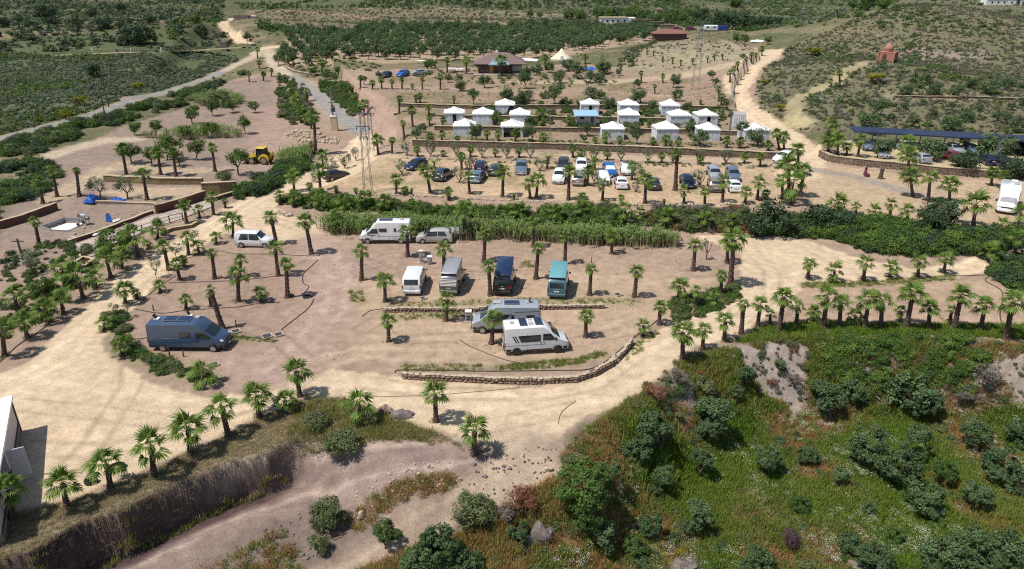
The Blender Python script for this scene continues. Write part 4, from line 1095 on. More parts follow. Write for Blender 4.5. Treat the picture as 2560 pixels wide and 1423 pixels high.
# ---------------------------------------------------------------- stone: material with separate stones, loose stone meshes
def stonemat(name, c1, c2, mortar, scale=3.0, bump=.8):
    if name in MATS: return MATS[name]
    m = bpy.data.materials.new(name); m.use_nodes = True; nt = m.node_tree; L = nt.links; b = nt.nodes['Principled BSDF']
    ge = _n(nt, 'ShaderNodeNewGeometry'); mp = _n(nt, 'ShaderNodeMapping'); mp.inputs['Scale'].default_value = (1, 1, 1.9)
    L.new(ge.outputs['Position'], mp.inputs['Vector'])
    v1 = _n(nt, 'ShaderNodeTexVoronoi'); v1.inputs['Scale'].default_value = scale; v2 = _n(nt, 'ShaderNodeTexVoronoi', feature='DISTANCE_TO_EDGE'); v2.inputs['Scale'].default_value = scale
    L.new(mp.outputs[0], v1.inputs['Vector']); L.new(mp.outputs[0], v2.inputs['Vector'])
    sp = _n(nt, 'ShaderNodeSeparateColor'); L.new(v1.outputs['Color'], sp.inputs[0])
    r = _n(nt, 'ShaderNodeValToRGB'); r.color_ramp.elements[0].color = (*c1, 1); r.color_ramp.elements[1].color = (*c2, 1); L.new(sp.outputs[0], r.inputs['Fac'])
    mr = _n(nt, 'ShaderNodeMapRange'); mr.inputs[1].default_value = .02; mr.inputs[2].default_value = .10; L.new(v2.outputs['Distance'], mr.inputs[0])
    mx = _n(nt, 'ShaderNodeMix', data_type='RGBA'); L.new(mr.outputs[0], mx.inputs['Factor']); mx.inputs[6].default_value = (*mortar, 1); L.new(r.outputs['Color'], mx.inputs[7])
    L.new(mx.outputs[2], b.inputs['Base Color']); b.inputs['Roughness'].default_value = .9; b.inputs['Specular IOR Level'].default_value = .15
    bp = _n(nt, 'ShaderNodeBump'); bp.inputs['Strength'].default_value = bump; bp.inputs['Distance'].default_value = .12; L.new(mr.outputs[0], bp.inputs['Height']); L.new(bp.outputs[0], b.inputs['Normal'])
    MATS[name] = m; return m
M_STONE = pm('field_stone', (.26, .185, .135), rough=.9, var=.4, scale=5, bump=.5, spec=.15, dirt=(.16, .10, .075))
M_PALE = pm('pale_rock', (.43, .355, .26), rough=.9, var=.25, scale=4, bump=.5, spec=.15)
M_GREYROCK = pm('grey_rock', (.19, .155, .145), rough=.95, var=.45, scale=4, bump=1.0, spec=.15, dirt=(.13, .1, .09))
M_CORE = pm('wall_core', (.13, .095, .075), rough=.95, var=.3, scale=6, spec=.1)
M_COPE = pm('sand_coping', (.43, .345, .225), rough=.9, var=.18, scale=4, bump=.3, spec=.1)
M_TERR = stonemat('terrace_stone', (.17, .125, .095), (.30, .225, .165), (.10, .075, .06), 2.6)
M_BRICKRED = pm('red_earth_wall', (.145, .072, .055), rough=.9, var=.35, scale=7, bump=.5, spec=.1, stretch=(1, 1, 2))
M_OCHRE = stonemat('ochre_stone', (.24, .18, .09), (.36, .28, .15), (.18, .13, .08), 4.0)
M_CONC = pm('pale_concrete', (.42, .345, .295), rough=.9, var=.15, scale=3, bump=.15, spec=.1, dirt=(.3, .24, .21))
M_WOOD = pm('grey_wood', (.10, .075, .06), rough=.9, var=.3, scale=8, stretch=(1, 1, 8))

def rock_me(seed, mat, flat=.75, sub=1):
    rg = np.random.default_rng(seed)
    V = []
    n = 7
    for z, r in ((-.42, .7), (-.1, 1.0), (.25, .92), (.5, .55)):
        for k in range(n):
            a = 2 * math.pi * (k + .3 * rg.random()) / n
            q = r * rg.uniform(.78, 1.12)
            V.append((q * math.cos(a) * .5, q * math.sin(a) * .5, z * flat + rg.uniform(-.04, .04)))
    F = [tuple(range(n - 1, -1, -1)), tuple(range(3 * n, 4 * n))]
    for i in range(3):
        for k in range(n):
            j = (k + 1) % n
            F.append((i * n + k, i * n + j, i * n + n + j, i * n + n + k))
    return add_me('stone', V, F, mat)
def boulder_me(seed, mat):
    """weathered rock: an uneven ball with flat facets and cracks"""
    rg = np.random.default_rng(seed); V = []; F = []; nu, nv = 16, 9
    cut = [(Vector(rg.normal(size=3)).normalized(), rg.uniform(.28, .42)) for _ in range(11)]
    for j in range(nv):
        for i in range(nu):
            t_, f_ = math.pi * (j + .5) / nv, 2 * math.pi * i / nu
            p = Vector((math.sin(t_) * math.cos(f_), math.sin(t_) * math.sin(f_), math.cos(t_))) * .5
            for n_, d_ in cut:
                q = p.dot(n_)
                if q > d_: p -= n_ * (q - d_)
            p *= 1 + .10 * (float(vnoise(f_ * 2.2 + seed, t_ * 3, seed)) - .5) + .05 * (rg.random() - .5)
            V.append(tuple(p))
    for j in range(nv - 1):
        for i in range(nu):
            k = (i + 1) % nu; F.append((j * nu + i, (j + 1) * nu + i, (j + 1) * nu + k, j * nu + k))
    F += [tuple(range(nu)), tuple(range(nv * nu - 1, (nv - 1) * nu - 1, -1))]
    return add_me('rock_face', V, F, mat)
STONES = [rock_me(i, M_STONE) for i in range(6)]
PALES = [rock_me(20 + i, M_PALE) for i in range(5)]
GREYR = [rock_me(40 + i, M_GREYROCK) for i in range(3)]
BIGG = [boulder_me(70 + i, M_GREYROCK) for i in range(3)]; BIGP = [boulder_me(80 + i, M_PALE) for i in range(3)]; BIGS = [boulder_me(90 + i, M_STONE) for i in range(2)]

def resample(P, step):
    P = [Vector(p) for p in P]; out = [P[0]]; acc = 0
    for a, b in zip(P[:-1], P[1:]):
        L = (b - a).length; k = max(1, int(round(L / step)))
        for i in range(1, k + 1):
            out.append(a.lerp(b, i / k))
    return out

def wall(pix, h, thick, label, mat, cope=.10, stones=False, name='stone_wall', step=1.2, sink=.5, back=0.0, h_end=None, copew=.06, copemat=None):
    """a wall that follows the ground: base line measured in the photo; core, coping, and single stones where they can be picked apart"""
    P = resample(path(pix), step)
    g = root(name, P[0], label, 'wall')
    o = P[0]; n = len(P)
    def side(i):
        d = (P[min(i + 1, n - 1)] - P[max(i - 1, 0)]); d.z = 0; d.normalize()
        return Vector((-d.y, d.x, 0))
    rd = random.Random(int(pix[0][0]))
    tops = []
    for i in range(n):
        hh = h if h_end is None else h + (h_end - h) * i / (n - 1)
        tops.append(P[i].z + hh + rd.uniform(-.05, .05))
    def strip(nm, z0, z1, w0, w1, m):
        V = []; F = []
        for i in range(n):
            s_ = side(i); a = P[i] + s_ * w0 - o; b = P[i] + s_ * w1 - o
            if stones is False and nm == 'core':
                pass
            V += [(a.x, a.y, z0(i) - o.z), (b.x, b.y, z0(i) - o.z), (b.x, b.y, z1(i) - o.z), (a.x, a.y, z1(i) - o.z)]
        for i in range(n - 1):
            k = i * 4
            for q in range(4):
                F.append((k + q, k + (q + 1) % 4, k + 4 + (q + 1) % 4, k + 4 + q))
        F += [(3, 2, 1, 0), (n * 4 - 4, n * 4 - 3, n * 4 - 2, n * 4 - 1)]
        ob(nm, add_me(nm, V, F, m), g)
    strip('core', lambda i: P[i].z - sink, lambda i: tops[i] - .003, 0.0 if not stones else .06, thick, mat if not stones else M_CORE)
    if cope and stones:          # rough pale slabs laid along the top
        for i in range(n - 1):
            a, b = P[i], P[i + 1]; L = (b - a).length; x = 0; ang = math.atan2(b.y - a.y, b.x - a.x); s_ = side(i)
            while x < L:
                w = rd.uniform(.3, .75); c = a.lerp(b, min(1, (x + w / 2) / L)) + s_ * (thick / 2 + rd.uniform(-.03, .05))
                ob('coping_stone', PALES[rd.randrange(5)], g, (c.x - o.x, c.y - o.y, tops[i] + .01 - o.z), (rd.uniform(-.08, .08), rd.uniform(-.08, .08), ang + rd.choice((0, math.pi))), (w * 1.1, thick + rd.uniform(.02, .2), rd.uniform(.1, .17))); x += w * .95
    elif cope:
        strip('coping', lambda i: tops[i], lambda i: tops[i] + cope, -copew, thick + copew, copemat or M_COPE)
    if stones:
        acc = 0.0
        rows = max(2, int(round(h / .26)))
        for i in range(n - 1):
            a, b = P[i], P[i + 1]; L = (b - a).length; ang = math.atan2(b.y - a.y, b.x - a.x); s_ = side(i)
            for r_ in range(rows):
                x = rd.uniform(0, .12)
                hh = (tops[i] - a.z) / rows
                while x < L:
                    w = rd.uniform(.24, .52)
                    c = a.lerp(b, min(1, (x + w / 2) / L)) + s_ * .07
                    z = a.z + hh * (r_ + .5) - .02
                    ob('stone', STONES[rd.randrange(6)], g, (c.x - o.x, c.y - o.y, z - o.z), (rd.uniform(-.25, .25), rd.uniform(-.2, .2), ang + rd.choice((0, math.pi))), (w * 1.06, .3, hh * 1.12))
                    x += w * .98
    return g

wall([(1005, 948), (1060, 952), (1140, 955), (1235, 960)], .50, .26, 'low dry stone wall with pale coping along the lane, west length', M_STONE, .07, True)
wall([(1243, 960), (1340, 962), (1440, 957), (1490, 941), (1530, 918), (1560, 890), (1583, 862)], .52, .26, 'low stone wall with pale coping curving along the lane below the white van', M_STONE, .07, True)
wall([(958, 782), (1040, 781), (1130, 781), (1222, 780)], .42, .26, 'low stone edge wall in front of the pale van, west length', M_STONE, .06, True)
wall([(1338, 775), (1420, 774), (1510, 772)], .40, .26, 'short low stone edge wall east of the silver camper van', M_STONE, .06, True)
wall(WALL1, Z2 - Z1 + .1, .45, 'long stone terrace wall between the tents and the car park', M_TERR, .07)
wall(WALL2, Z3 - Z2 + .08, .45, 'stone terrace wall behind the front row of white tents', M_TERR, .06)
wall(WALL3, Z4 - Z3 + .06, .45, 'low stone terrace wall behind the middle row of white tents', M_TERR, .06)
wall(WALL4, .76, .45, 'uppermost stone terrace wall behind the back row of tents', M_TERR, .06)
wall(RWALL, 1.1, .5, 'curved rough stone wall in front of the carport', M_TERR, .07)
wall([(2385, 400), (2420, 404)], .2, .3, 'short low kerb wall under the trees by the carport', M_TERR, .05)
wall([(716, 172), (735, 181), (770, 188), (800, 190)], .5, .4, 'low stone wall at the bend of the paved road', M_TERR, .06)
wall([(261, 455), (400, 462), (507, 462)], .95, .5, 'ochre stone retaining wall below the fruit trees', M_OCHRE, .10)
wall([(507, 487), (550, 486), (594, 482)], 1.65, .5, 'high ochre stone wall at the end of the walkway', M_OCHRE, .10)
wall([(0, 574), (60, 556), (110, 538), (146, 524)], .95, .35, 'reddish retaining wall at the edge of the building plot', M_BRICKRED, .06)
wall([(170, 612), (229, 592), (310, 562), (385, 534)], .42, .3, 'low reddish wall between building plot and walkway', M_BRICKRED, .05)
wall([(394, 535), (440, 522), (517, 497)], 1.15, .3, 'tall reddish wall along the upper walkway', M_BRICKRED, .06)
wall([(520, 507), (560, 496), (585, 488)], .5, .3, 'short reddish wall at the head of the walkway', M_BRICKRED, .06)
wall([(237, 509), (320, 511), (392, 515)], .3, .3, 'low pale kerb wall below the blue tarpaulins', M_CONC, .05)
wall([(405, 590), (430, 578), (480, 570), (500, 558)], .35, .25, 'low ochre kerb around the planted bed by the lane', M_OCHRE, .06)
wall([(186, 668), (215, 676), (238, 658)], .5, .25, 'low brick planter wall at the foot of the walkway', M_BRICKRED, .05)
wall([(186, 668), (210, 652), (238, 658)], .45, .25, 'rear wall of the brick planter at the foot of the walkway', M_BRICKRED, .05)
wall([(2236, 244), (2320, 246), (2420, 246), (2520, 250), (2620, 252)], .4, .35, 'pale low terrace wall across the hillside orchard', M_TERR, .07)

# steps beside the red walls
def steps(pu, pv, ang, n, w, label):
    p = at(pu, pv); g = root('stone_steps', p, label, 'steps', rz=R(ang))
    for i in range(n):
        MB().box((i * .32, 0, .09 + .16 * i - .1), (.34, w, .18 + .2)).build('step', M_CONC, g)
steps(388, 532, 70, 5, 1.0, 'short flight of pale steps up from the upper walkway')
steps(175, 606, 70, 3, 1.2, 'three brick steps at the lower end of the walkway')

# walkway slab, wooden railing
wk_t = path([(176, 618), (229, 598), (291, 576), (394, 538), (460, 520), (520, 502)]); wk_b = path([(205, 646), (232, 642), (300, 606), (400, 566), (460, 546), (530, 518)])
o_ = Vector(wk_t[0]); V = []; F = []
for a, b in zip(wk_t, wk_b):
    for p, dz in ((a, .10), (b, .10), (b, -.3), (a, -.3)):
        V.append((p[0] - o_.x, p[1] - o_.y, p[2] + dz - o_.z))
for i in range(len(wk_t) - 1):
    k = i * 4
    for q in range(4):
        F.append((k + q, k + (q + 1) % 4, k + 4 + (q + 1) % 4, k + 4 + q))
F += [(3, 2, 1, 0), (len(V) - 4, len(V) - 3, len(V) - 2, len(V) - 1)]
wko = ob('footpath', add_me('footpath', V, F, M_CONC), None, o_); wko['kind'] = 'structure'
def fence(pix, step, h, label, mat, rails=(.5, .95), r=.05, name='railing'):
    P = resample(path(pix), step); g = root(name, P[0], label, 'railing'); o = P[0]
    for p in P:
        MB().box((p.x - o.x, p.y - o.y, p.z - o.z + h / 2 - .1), (r * 2.2, r * 2.2, h + .2)).build('post', mat, g)
    for k in rails:
        m = MB().tube([(p.x - o.x, p.y - o.y - r * 1.6, p.z - o.z + h * k) for p in P], r * .8, 5); m.build('rail', mat, g)
    return g
fence([(458, 550), (425, 558), (391, 570), (357, 582), (320, 596), (280, 612), (230, 636), (207, 644)], 1.9, 1.0, 'brown wooden post-and-rail fence along the walkway', M_WOOD)

# footbridge over the ravine with its railing and board
Pb = path([(140, 141), (300, 134), (430, 130), (480, 128)]); Pe = path([(610, 120)])[0]
zb = [p[2] + .3 for p in Pb] + [Pe[2] + .4]; Pb = [Vector(p) for p in Pb] + [Vector(Pe)]
g = root('footbridge', Pb[0], 'long narrow footbridge with dark railing crossing the scrub and the ravine', 'bridge'); o = Pb[0]
Q = resample([Vector((p.x, p.y, z)) for p, z in zip(Pb, zb)], 5.0)
m = MB()
for a, b in zip(Q[:-1], Q[1:]):
    d = (b - a).normalized(); s_ = Vector((-d.y, d.x, 0)) * 1.1
    m.add([a - s_ - o, b - s_ - o, b + s_ - o, a + s_ - o, a - s_ - o - Vector((0, 0, .4)), b - s_ - o - Vector((0, 0, .4)), b + s_ - o - Vector((0, 0, .4)), a + s_ - o - Vector((0, 0, .4))], [(0, 1, 2, 3), (4, 7, 6, 5), (0, 4, 5, 1), (3, 2, 6, 7)])
m.build('deck', M_COPE, g)
m = MB(); m.tube([p - o + Vector((0, -1.0, 1.1)) for p in Q], .06, 4); m.build('handrail', M_WOOD, g)
m = MB(); m.tube([p - o + Vector((0, -1.0, .6)) for p in Q], .05, 4); m.build('handrail', M_WOOD, g)
for p in Q[::2]:
    MB().box(p - o + Vector((0, -1.0, .55)), (.12, .12, 1.15)).build('post', M_WOOD, g)
ab = path([(560, 128)])[0]
MB().box(Vector((ab[0], ab[1] + 1, ab[2] + .5)) - o, (2.5, 2.4, 6)).build('abutment', M_GREYROCK, g)
p = at(318, 131); g = root('notice_board', p, 'dark framed notice board beside the footbridge', 'board')
for s_ in (-.9, .9): MB().box((s_, 0, .9), (.12, .12, 2.2)).build('post', M_WOOD, g)
MB().box((0, -.02, 1.35), (1.7, .08, 1.0)).build('panel', pm('board_panel', (.3, .3, .3), var=.2), g)
MB().box((0, 0, 1.98), (2.3, .35, .12)).build('roof', M_WOOD, g)
for u_, lab in ((232, 'white marker post in the scrub west of the notice board'), (328, 'white marker post beside the notice board'), (404, 'white marker post on the footbridge approach')):
    p = at(u_, 130); g = root('marker_post', p, lab, 'post')
    MB().cbox((0, 0, .8), (.45, .3, 1.6), .08).build('post', pm('white_post', (.75, .75, .72), var=.05), g); MB().box((0, 0, 1.63), (.5, .34, .08)).build('cap', M_WOOD, g)

# ---------------------------------------------------------------- white tents
M_CANVAS = pm('white_canvas', (.78, .78, .77), rough=.85, var=.05, scale=3, bump=.25, spec=.2, dirt=(.70, .68, .63))
M_CANVASW = pm('canvas_wall_shaded', (.60, .61, .64), rough=.85, var=.12, scale=4, bump=.5, spec=.2, dirt=(.5, .49, .47))  # same white canvas as the roof, wall shade mixed in as grey-blue
M_INT = pm('dark_interior', (.05, .045, .05), rough=.9)
M_POLE = pm('metal_pole', (.45, .45, .46), rough=.4, metal=.7)
M_STRAP = pm('dark_strap', (.05, .06, .09), rough=.8)
TENTS = [  # u, v of the front wall's foot, width px, doorway (None, 'gap', 'open'), label
 (1136, 309, 51, 'gap', 'white tent with an olive growing before its open flap, far left of the tents'),
 (1206, 312, 51, None, 'closed white tent in the middle row, second from the left'),
 (1262, 287, 48, 'side', 'white tent in the back row with a dark slanting doorway'),
 (1299, 314, 51, None, 'closed white tent directly behind the wide-open one'),
 (1160, 342, 54, None, 'closed white tent at the left end of the front row'),
 (1280, 344, 54, 'open', 'white tent in the front row with a wide black doorway'),
 (1475, 287, 46, 'gap', 'white tent with parted curtains behind the blue-roofed cabin'),
 (1573, 289, 46, None, 'closed white tent in the back row right of the cabin'),
 (1676, 289, 46, None, 'closed white tent at the right end of the back row'),
 (1572, 315, 49, None, 'closed white tent in the middle row behind an olive, right of the cabin'),
 (1532, 350, 54, None, 'closed white tent in the front row below the cabin'),
 (1668, 351, 54, None, 'closed white tent in the front row with a palm before it'),
 (1701, 316, 51, None, 'closed white tent in the middle row left of the doored tent'),
 (1769, 316, 51, 'gap', 'white tent with a narrow dark doorway beside the white container'),
 (1772, 353, 54, None, 'white tent in the front row half hidden by a dark olive'),
 (1892, 354, 60, None, 'white tent at the right end of the front row behind an olive'),
]
def tent(u, v, wpx, door, label):
    p = at(u, v); s_ = ppm(p); W = wpx / s_; D = W; H = 2.0
    rd = random.Random(int(u)); W *= rd.uniform(.97, 1.03); H *= rd.uniform(.96, 1.04)
    g = root('frame_tent', p, label, 'tent', 'white frame tents on the terraces', R(rd.uniform(-4, 4)))
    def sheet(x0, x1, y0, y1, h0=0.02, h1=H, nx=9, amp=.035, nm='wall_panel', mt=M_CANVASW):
        V = []; F = []
        for i in range(nx):
            t_ = i / (nx - 1)
            for k in range(4):
                q = k / 3; w_ = amp * math.sin(i * 1.9 + q * 2 + u) * (1 - q * .6)
                nx_ = -(y1 - y0); ny_ = (x1 - x0); L = math.hypot(nx_, ny_)
                V.append((x0 + (x1 - x0) * t_ + nx_ / L * w_, y0 + (y1 - y0) * t_ + ny_ / L * w_, h0 + (h1 - h0) * q))
        for i in range(nx - 1):
            for k in range(3):
                a = i * 4 + k; F.append((a, a + 4, a + 5, a + 1))
        ob(nm, add_me(nm, V, F, mt, 60), g)
    h = W / 2
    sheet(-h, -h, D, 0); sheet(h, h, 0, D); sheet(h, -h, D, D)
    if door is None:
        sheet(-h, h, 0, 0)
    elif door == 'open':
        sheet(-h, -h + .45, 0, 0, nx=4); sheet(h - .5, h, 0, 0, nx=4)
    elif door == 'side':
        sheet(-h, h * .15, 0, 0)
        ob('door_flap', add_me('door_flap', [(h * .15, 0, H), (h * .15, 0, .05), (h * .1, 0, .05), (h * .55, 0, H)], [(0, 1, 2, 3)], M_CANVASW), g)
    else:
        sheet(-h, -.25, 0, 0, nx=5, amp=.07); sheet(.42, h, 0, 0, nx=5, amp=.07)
    for x in (-h, h):
        for y in (0, D):
            MB().tube([(x * .985, y, -.1), (x * .985, y, H)], .035, 6).build('pole', M_POLE, g)
    ov = .10; ap = (rd.uniform(-.06, .06), D / 2, H + rd.uniform(.9, 1.08))
    # roof: four slightly sagging slopes to one peak
    N = 5; V = []; F = []
    c = [(-h - ov, -ov), (h + ov, -ov), (h + ov, D + ov), (-h - ov, D + ov)]
    for q in range(4):
        a, b = c[q], c[(q + 1) % 4]
        for i in range(N):
            t_ = i / (N - 1); e = (a[0] + (b[0] - a[0]) * t_, a[1] + (b[1] - a[1]) * t_)
            for k in range(4):
                f = k / 3
                V.append((e[0] + (ap[0] - e[0]) * f, e[1] + (ap[1] - e[1]) * f, H + (ap[2] - H) * f - (.10 + .06 * ((int(u) + q) % 3)) * math.sin(math.pi * f) * (1 - .3 * abs(2 * t_ - 1)) - .05 * ((i * 7 + int(u)) % 3 == 0) * (k == 0)))
        for i in range(N - 1):
            for k in range(3):
                z = q * N * 4 + i * 4 + k; F.append((z, z + 4, z + 5, z + 1))
    rf = ob('roof', add_me('roof', V, F, M_CANVAS, 20), g)
    # scalloped valance all round
    V = []; F = []
    for q in range(4):
        a, b = c[q], c[(q + 1) % 4]
        for i in range(13):
            t_ = i / 12; x = a[0] + (b[0] - a[0]) * t_; y = a[1] + (b[1] - a[1]) * t_
            V += [(x, y, H + .02), (x, y, H - (.24 if i % 2 else .16))]
        for i in range(12):
            z = q * 26 + i * 2; F.append((z, z + 1, z + 3, z + 2))
    ob('valance', add_me('valance', V, F, M_CANVAS), rf)
    if door is None:
        for k in range(4):
            for z in (.62, 1.45):
                MB().box((-h * .75 + k * h * .5, -.06, z), (.05, .02, .22)).build('window_tie', M_STRAP, g)
for t_ in TENTS: tent(*t_)

# ---------------------------------------------------------------- cabins, container, houses
M_METALW = pm('white_sheet_metal', (.66, .66, .64), rough=.45, var=.05, scale=4, dirt=(.5, .46, .4))
M_BLUE = pm('blue_roof', (.30, .46, .60), rough=.4, var=.08)
M_GREYW = pm('grey_cabin', (.36, .33, .32), rough=.7, var=.08)
M_GLASS = glassmat('dark_glass')
M_DOORD = pm('dark_door', (.09, .05, .045), rough=.6)
p = at(1466, 317); g = root('site_cabin', p, 'grey cabin with light blue overhanging roof among the tents', 'cabin')
MB().box((0, 1.5, 1.05), (3.5, 3.0, 2.1)).build('wall', M_GREYW, g)
MB().box((-.1, 1.4, 2.2), (4.4, 3.8, .16), M=Matrix.Rotation(R(6), 3, 'X')).build('roof', M_BLUE, g)
w_ = MB().box((-.85, -.015, 1.6), (.75, .05, .45)).build('window', M_GLASS, g); MB().box((-.85, -.02, 1.35), (.85, .07, .05)).build('sill', M_GREYW, w_)
d_ = MB().box((1.05, -.015, 1.2), (.55, .05, 1.7)).build('door', M_DOORD, g); MB().box((1.25, -.06, 1.15), (.06, .05, .12)).build('handle', M_POLE, d_)
MB().box((1.95, .6, .9), (.5, .5, .6)).build('air_unit', M_METALW, g)
p = at(1845, 319); g = root('shipping_container', p, 'small white container with double doors beside the sandy road', 'container', rz=R(-14))
MB().box((0, 1.6, 1.12), (2.3, 3.2, 2.24)).build('body', M_METALW, g)
for s_ in (-.56, .56):
    d_ = MB().box((s_, -.025, 1.12), (1.06, .05, 2.05)).build('door', M_METALW, g)
    for q in (-.18, .2): MB().box((s_ + q, -.065, 1.12), (.05, .03, 2.0)).build('lock_bar', M_POLE, d_)
MB().box((0, 1.6, 2.28), (2.36, 3.26, .08)).build('roof_edge', M_GREYW, g)

# long white building at the near left edge, mostly out of the picture
p = at(53, 1079); g = root('white_building', p, 'white flat-roofed cabin with open door at the sandy yard edge', 'building', rz=math.atan2(-4.3, 2.4))
M_LIL = pm('lilac_panel', (.52, .47, .47), rough=.6, var=.06, scale=2)
M_PLI = pm('brown_plinth', (.23, .16, .13), rough=.8, var=.15)
MB().box((6, -2.6, .35), (12, 5.2, .7)).build('plinth', M_PLI, g)
for k in range(6):
    if k == 3: continue
    MB().box((1.0 + 2 * k, -2.6, 1.66), (1.985, 5.16, 1.9)).build('wall_panel', M_LIL, g)
MB().box((7.0, -2.8, 1.66), (1.985, 4.6, 1.9)).build('wall_panel', M_PLI, g)
MB().box((6, -2.6, 2.72), (12.3, 5.5, .2)).build('roof', pm('white_roof', (.82, .82, .81), rough=.6, var=.03), g)
MB().box((6, .02, .72), (12.05, .1, .08)).build('trim', M_DOORD, g)
MB().box((-.03, .0, 1.3), (.1, .12, 2.6)).build('corner_post', M_DOORD, g)
d_ = MB().box((6.0, .55, 1.25), (.06, .95, 2.05)).build('door', pm('white_door', (.60, .61, .62), rough=.5, var=.03), g)
MB().box((5.94, .85, 1.2), (.06, .12, .05)).build('handle', M_DOORD, d_)

# house with hipped roof beyond the field
M_TILE = pm('brown_tiles', (.17, .115, .105), rough=.85, var=.2, scale=10, bump=.4, stretch=(1, 4, 1))
M_WOODR = pm('red_wood', (.12, .055, .05), rough=.8, var=.25, scale=6, stretch=(8, 1, 1))
p = at(1250, 186); g = root('house', p, 'low wooden house with brown hipped roof and blue porch roof in the olive grove', 'house')
MB().box((0, 4.5, 1.3), (11.6, 8, 2.6)).build('wall', M_WOODR, g)
def hip(g, cx, cy, w, d, z, h, mat, ridge=.25, nm='roof'):
    x, y = w / 2, d / 2; r_ = w * ridge / 2
    V = [(cx - x, cy - y, z), (cx + x, cy - y, z), (cx + x, cy + y, z), (cx - x, cy + y, z), (cx - r_, cy, z + h), (cx + r_, cy, z + h),
         (cx - x, cy - y, z - .18), (cx + x, cy - y, z - .18), (cx + x, cy + y, z - .18), (cx - x, cy + y, z - .18)]
    return ob(nm, add_me(nm, V, [(0, 1, 5, 4), (1, 2, 5), (2, 3, 4, 5), (3, 0, 4), (6, 7, 1, 0), (7, 8, 2, 1), (8, 9, 3, 2), (9, 6, 0, 3), (9, 8, 7, 6)], mat), g)
rf = hip(g, 0, 4.3, 14.2, 10.4, 2.75, 2.5, M_TILE)
MB().box((-.9, 4.4, 5.2), (.5, .5, 1.0)).build('chimney', M_CANVAS, rf)
ob('porch_roof', add_me('porch_roof', [(-3.0, -1.4, 2.62), (2.6, -1.4, 2.62), (1.3, 2.2, 4.2), (-1.2, 2.2, 4.2), (-3.0, -1.4, 2.45), (2.6, -1.4, 2.45)], [(0, 1, 2, 3), (4, 5, 1, 0)], pm('blue_slate', (.22, .30, .35), rough=.6, var=.1)), g)
for x in (-2.8, -.2, 2.4): MB().box((x, -1.2, 1.2), (.18, .18, 2.5)).build('porch_post', M_WOODR, g)
MB().box((4.6, .46, 1.5), (2.6, .1, 1.4)).build('side_panel', M_GREYW, g)
d_ = MB().box((-2.2, .46, 1.1), (.9, .1, 2.1)).build('door', pm('amber_door', (.45, .26, .08), var=.2), g); MB().box((-1.9, .38, 1.05), (.06, .06, .15)).build('handle', M_POLE, d_)
for x in (-4.6, -3.5): 
    w_ = MB().box((x, .46, 1.5), (.7, .1, 1.2)).build('window', M_GLASS, g); MB().box((x, .42, .85), (.85, .15, .06)).build('sill', M_CANVAS, w_)
MB().box((0, -.8, .12), (14, 3.4, .24)).build('terrace', M_CONC, g)
ob('awning', add_me('awning', [(5.5, 6, 3.0), (10, 5, 2.8), (10.5, 9, 2.9), (6, 9.5, 3.3)], [(0, 1, 2, 3)], M_CANVAS), g)
for q in ((9.9, 5.1), (10.3, 8.9)): MB().tube([(q[0], q[1], -.3), (q[0], q[1], 2.8)], .05, 5).build('awning_post', M_POLE, g)
# cream bell tent
p = at(1403, 151); g = root('bell_tent', p, 'cream bell tent with pointed top at the edge of the grove', 'tent')
M_CREAM = pm('cream_canvas', (.66, .58, .42), rough=.85, var=.06, bump=.2)
V = [(0, 0, 3.5)]; F = []
for k in range(16):
    a = 2 * math.pi * k / 16; V += [(.9 * math.cos(a), .9 * math.sin(a), 2.35), (3.3 * math.cos(a), 3.3 * math.sin(a), .55), (3.2 * math.cos(a), 3.2 * math.sin(a), -.1)]
for k in range(16):
    a = 1 + 3 * k; b = 1 + 3 * ((k + 1) % 16); F += [(0, a, b), (a, a + 1, b + 1, b), (a + 1, a + 2, b + 2, b + 1)]
ob('canvas', add_me('canvas', V, F, M_CREAM, 25), g); MB().tube([(0, 0, 3.4), (0, 0, 4.3)], .03, 5).build('finial', M_POLE, g)
MB().box((0, -3.22, .9), (.9, .12, 1.3)).build('door', M_CANVAS, g)
# red-roofed barn behind the mound, farm buildings beyond
M_RED_R = pm('red_roof', (.20, .085, .065), rough=.8, var=.2, scale=6)
p = at(1676, 101); g = root('red_barn', p, 'low red-roofed barn behind the dry mound', 'barn')
MB().box((0, 3, .6), (12, 6, 3.6)).build('wall', M_WOODR, g); hip(g, 0, 3, 13, 7.4, 2.4, 1.3, M_RED_R, .55)
for x in (-4, -1, 2): MB().box((x, -.03, 1.2), (1.0, .08, .9)).build('window', M_GLASS, g)
M_WHITEW = pm('whitewash', (.72, .71, .69), rough=.8, var=.06, scale=2)
p = at(1545, 62); g = root('white_farmhouse', p, 'long white flat-roofed farmhouse half hidden by trees', 'farmhouse')
MB().box((0, 3, 1.3), (16, 6, 3.4)).build('wall', M_WHITEW, g); MB().box((-2, 3, 3.1), (13, 6.6, .25)).build('roof', M_COPE, g)
for x in (-5, -2.5, 0, 3): MB().box((x, -.03, 1.6), (.9, .08, 1.0)).build('window', M_GLASS, g)
p = at(1606, 66); g = root('stone_barn', p, 'ruined grey stone barn beside the white farmhouse', 'barn')
MB().box((0, 2.5, 1.0), (9, 5, 3.6)).build('wall', M_GREYROCK, g); MB().box((0, 2.5, 2.85), (9.4, 5.4, .15)).build('roof', M_CORE, g)
p = at(1640, 68); g = root('stone_shed', p, 'low dark stone shed attached east of the ruined barn', 'shed')
MB().box((0, 2, .8), (7, 4, 2.6)).build('wall', M_GREYROCK, g); MB().box((0, 1.9, 2.15), (7.6, 4.6, .14)).build('roof', M_CORE, g); MB().box((-1, -.03, .9), (2.2, .08, 1.8)).build('door', M_INT, g)
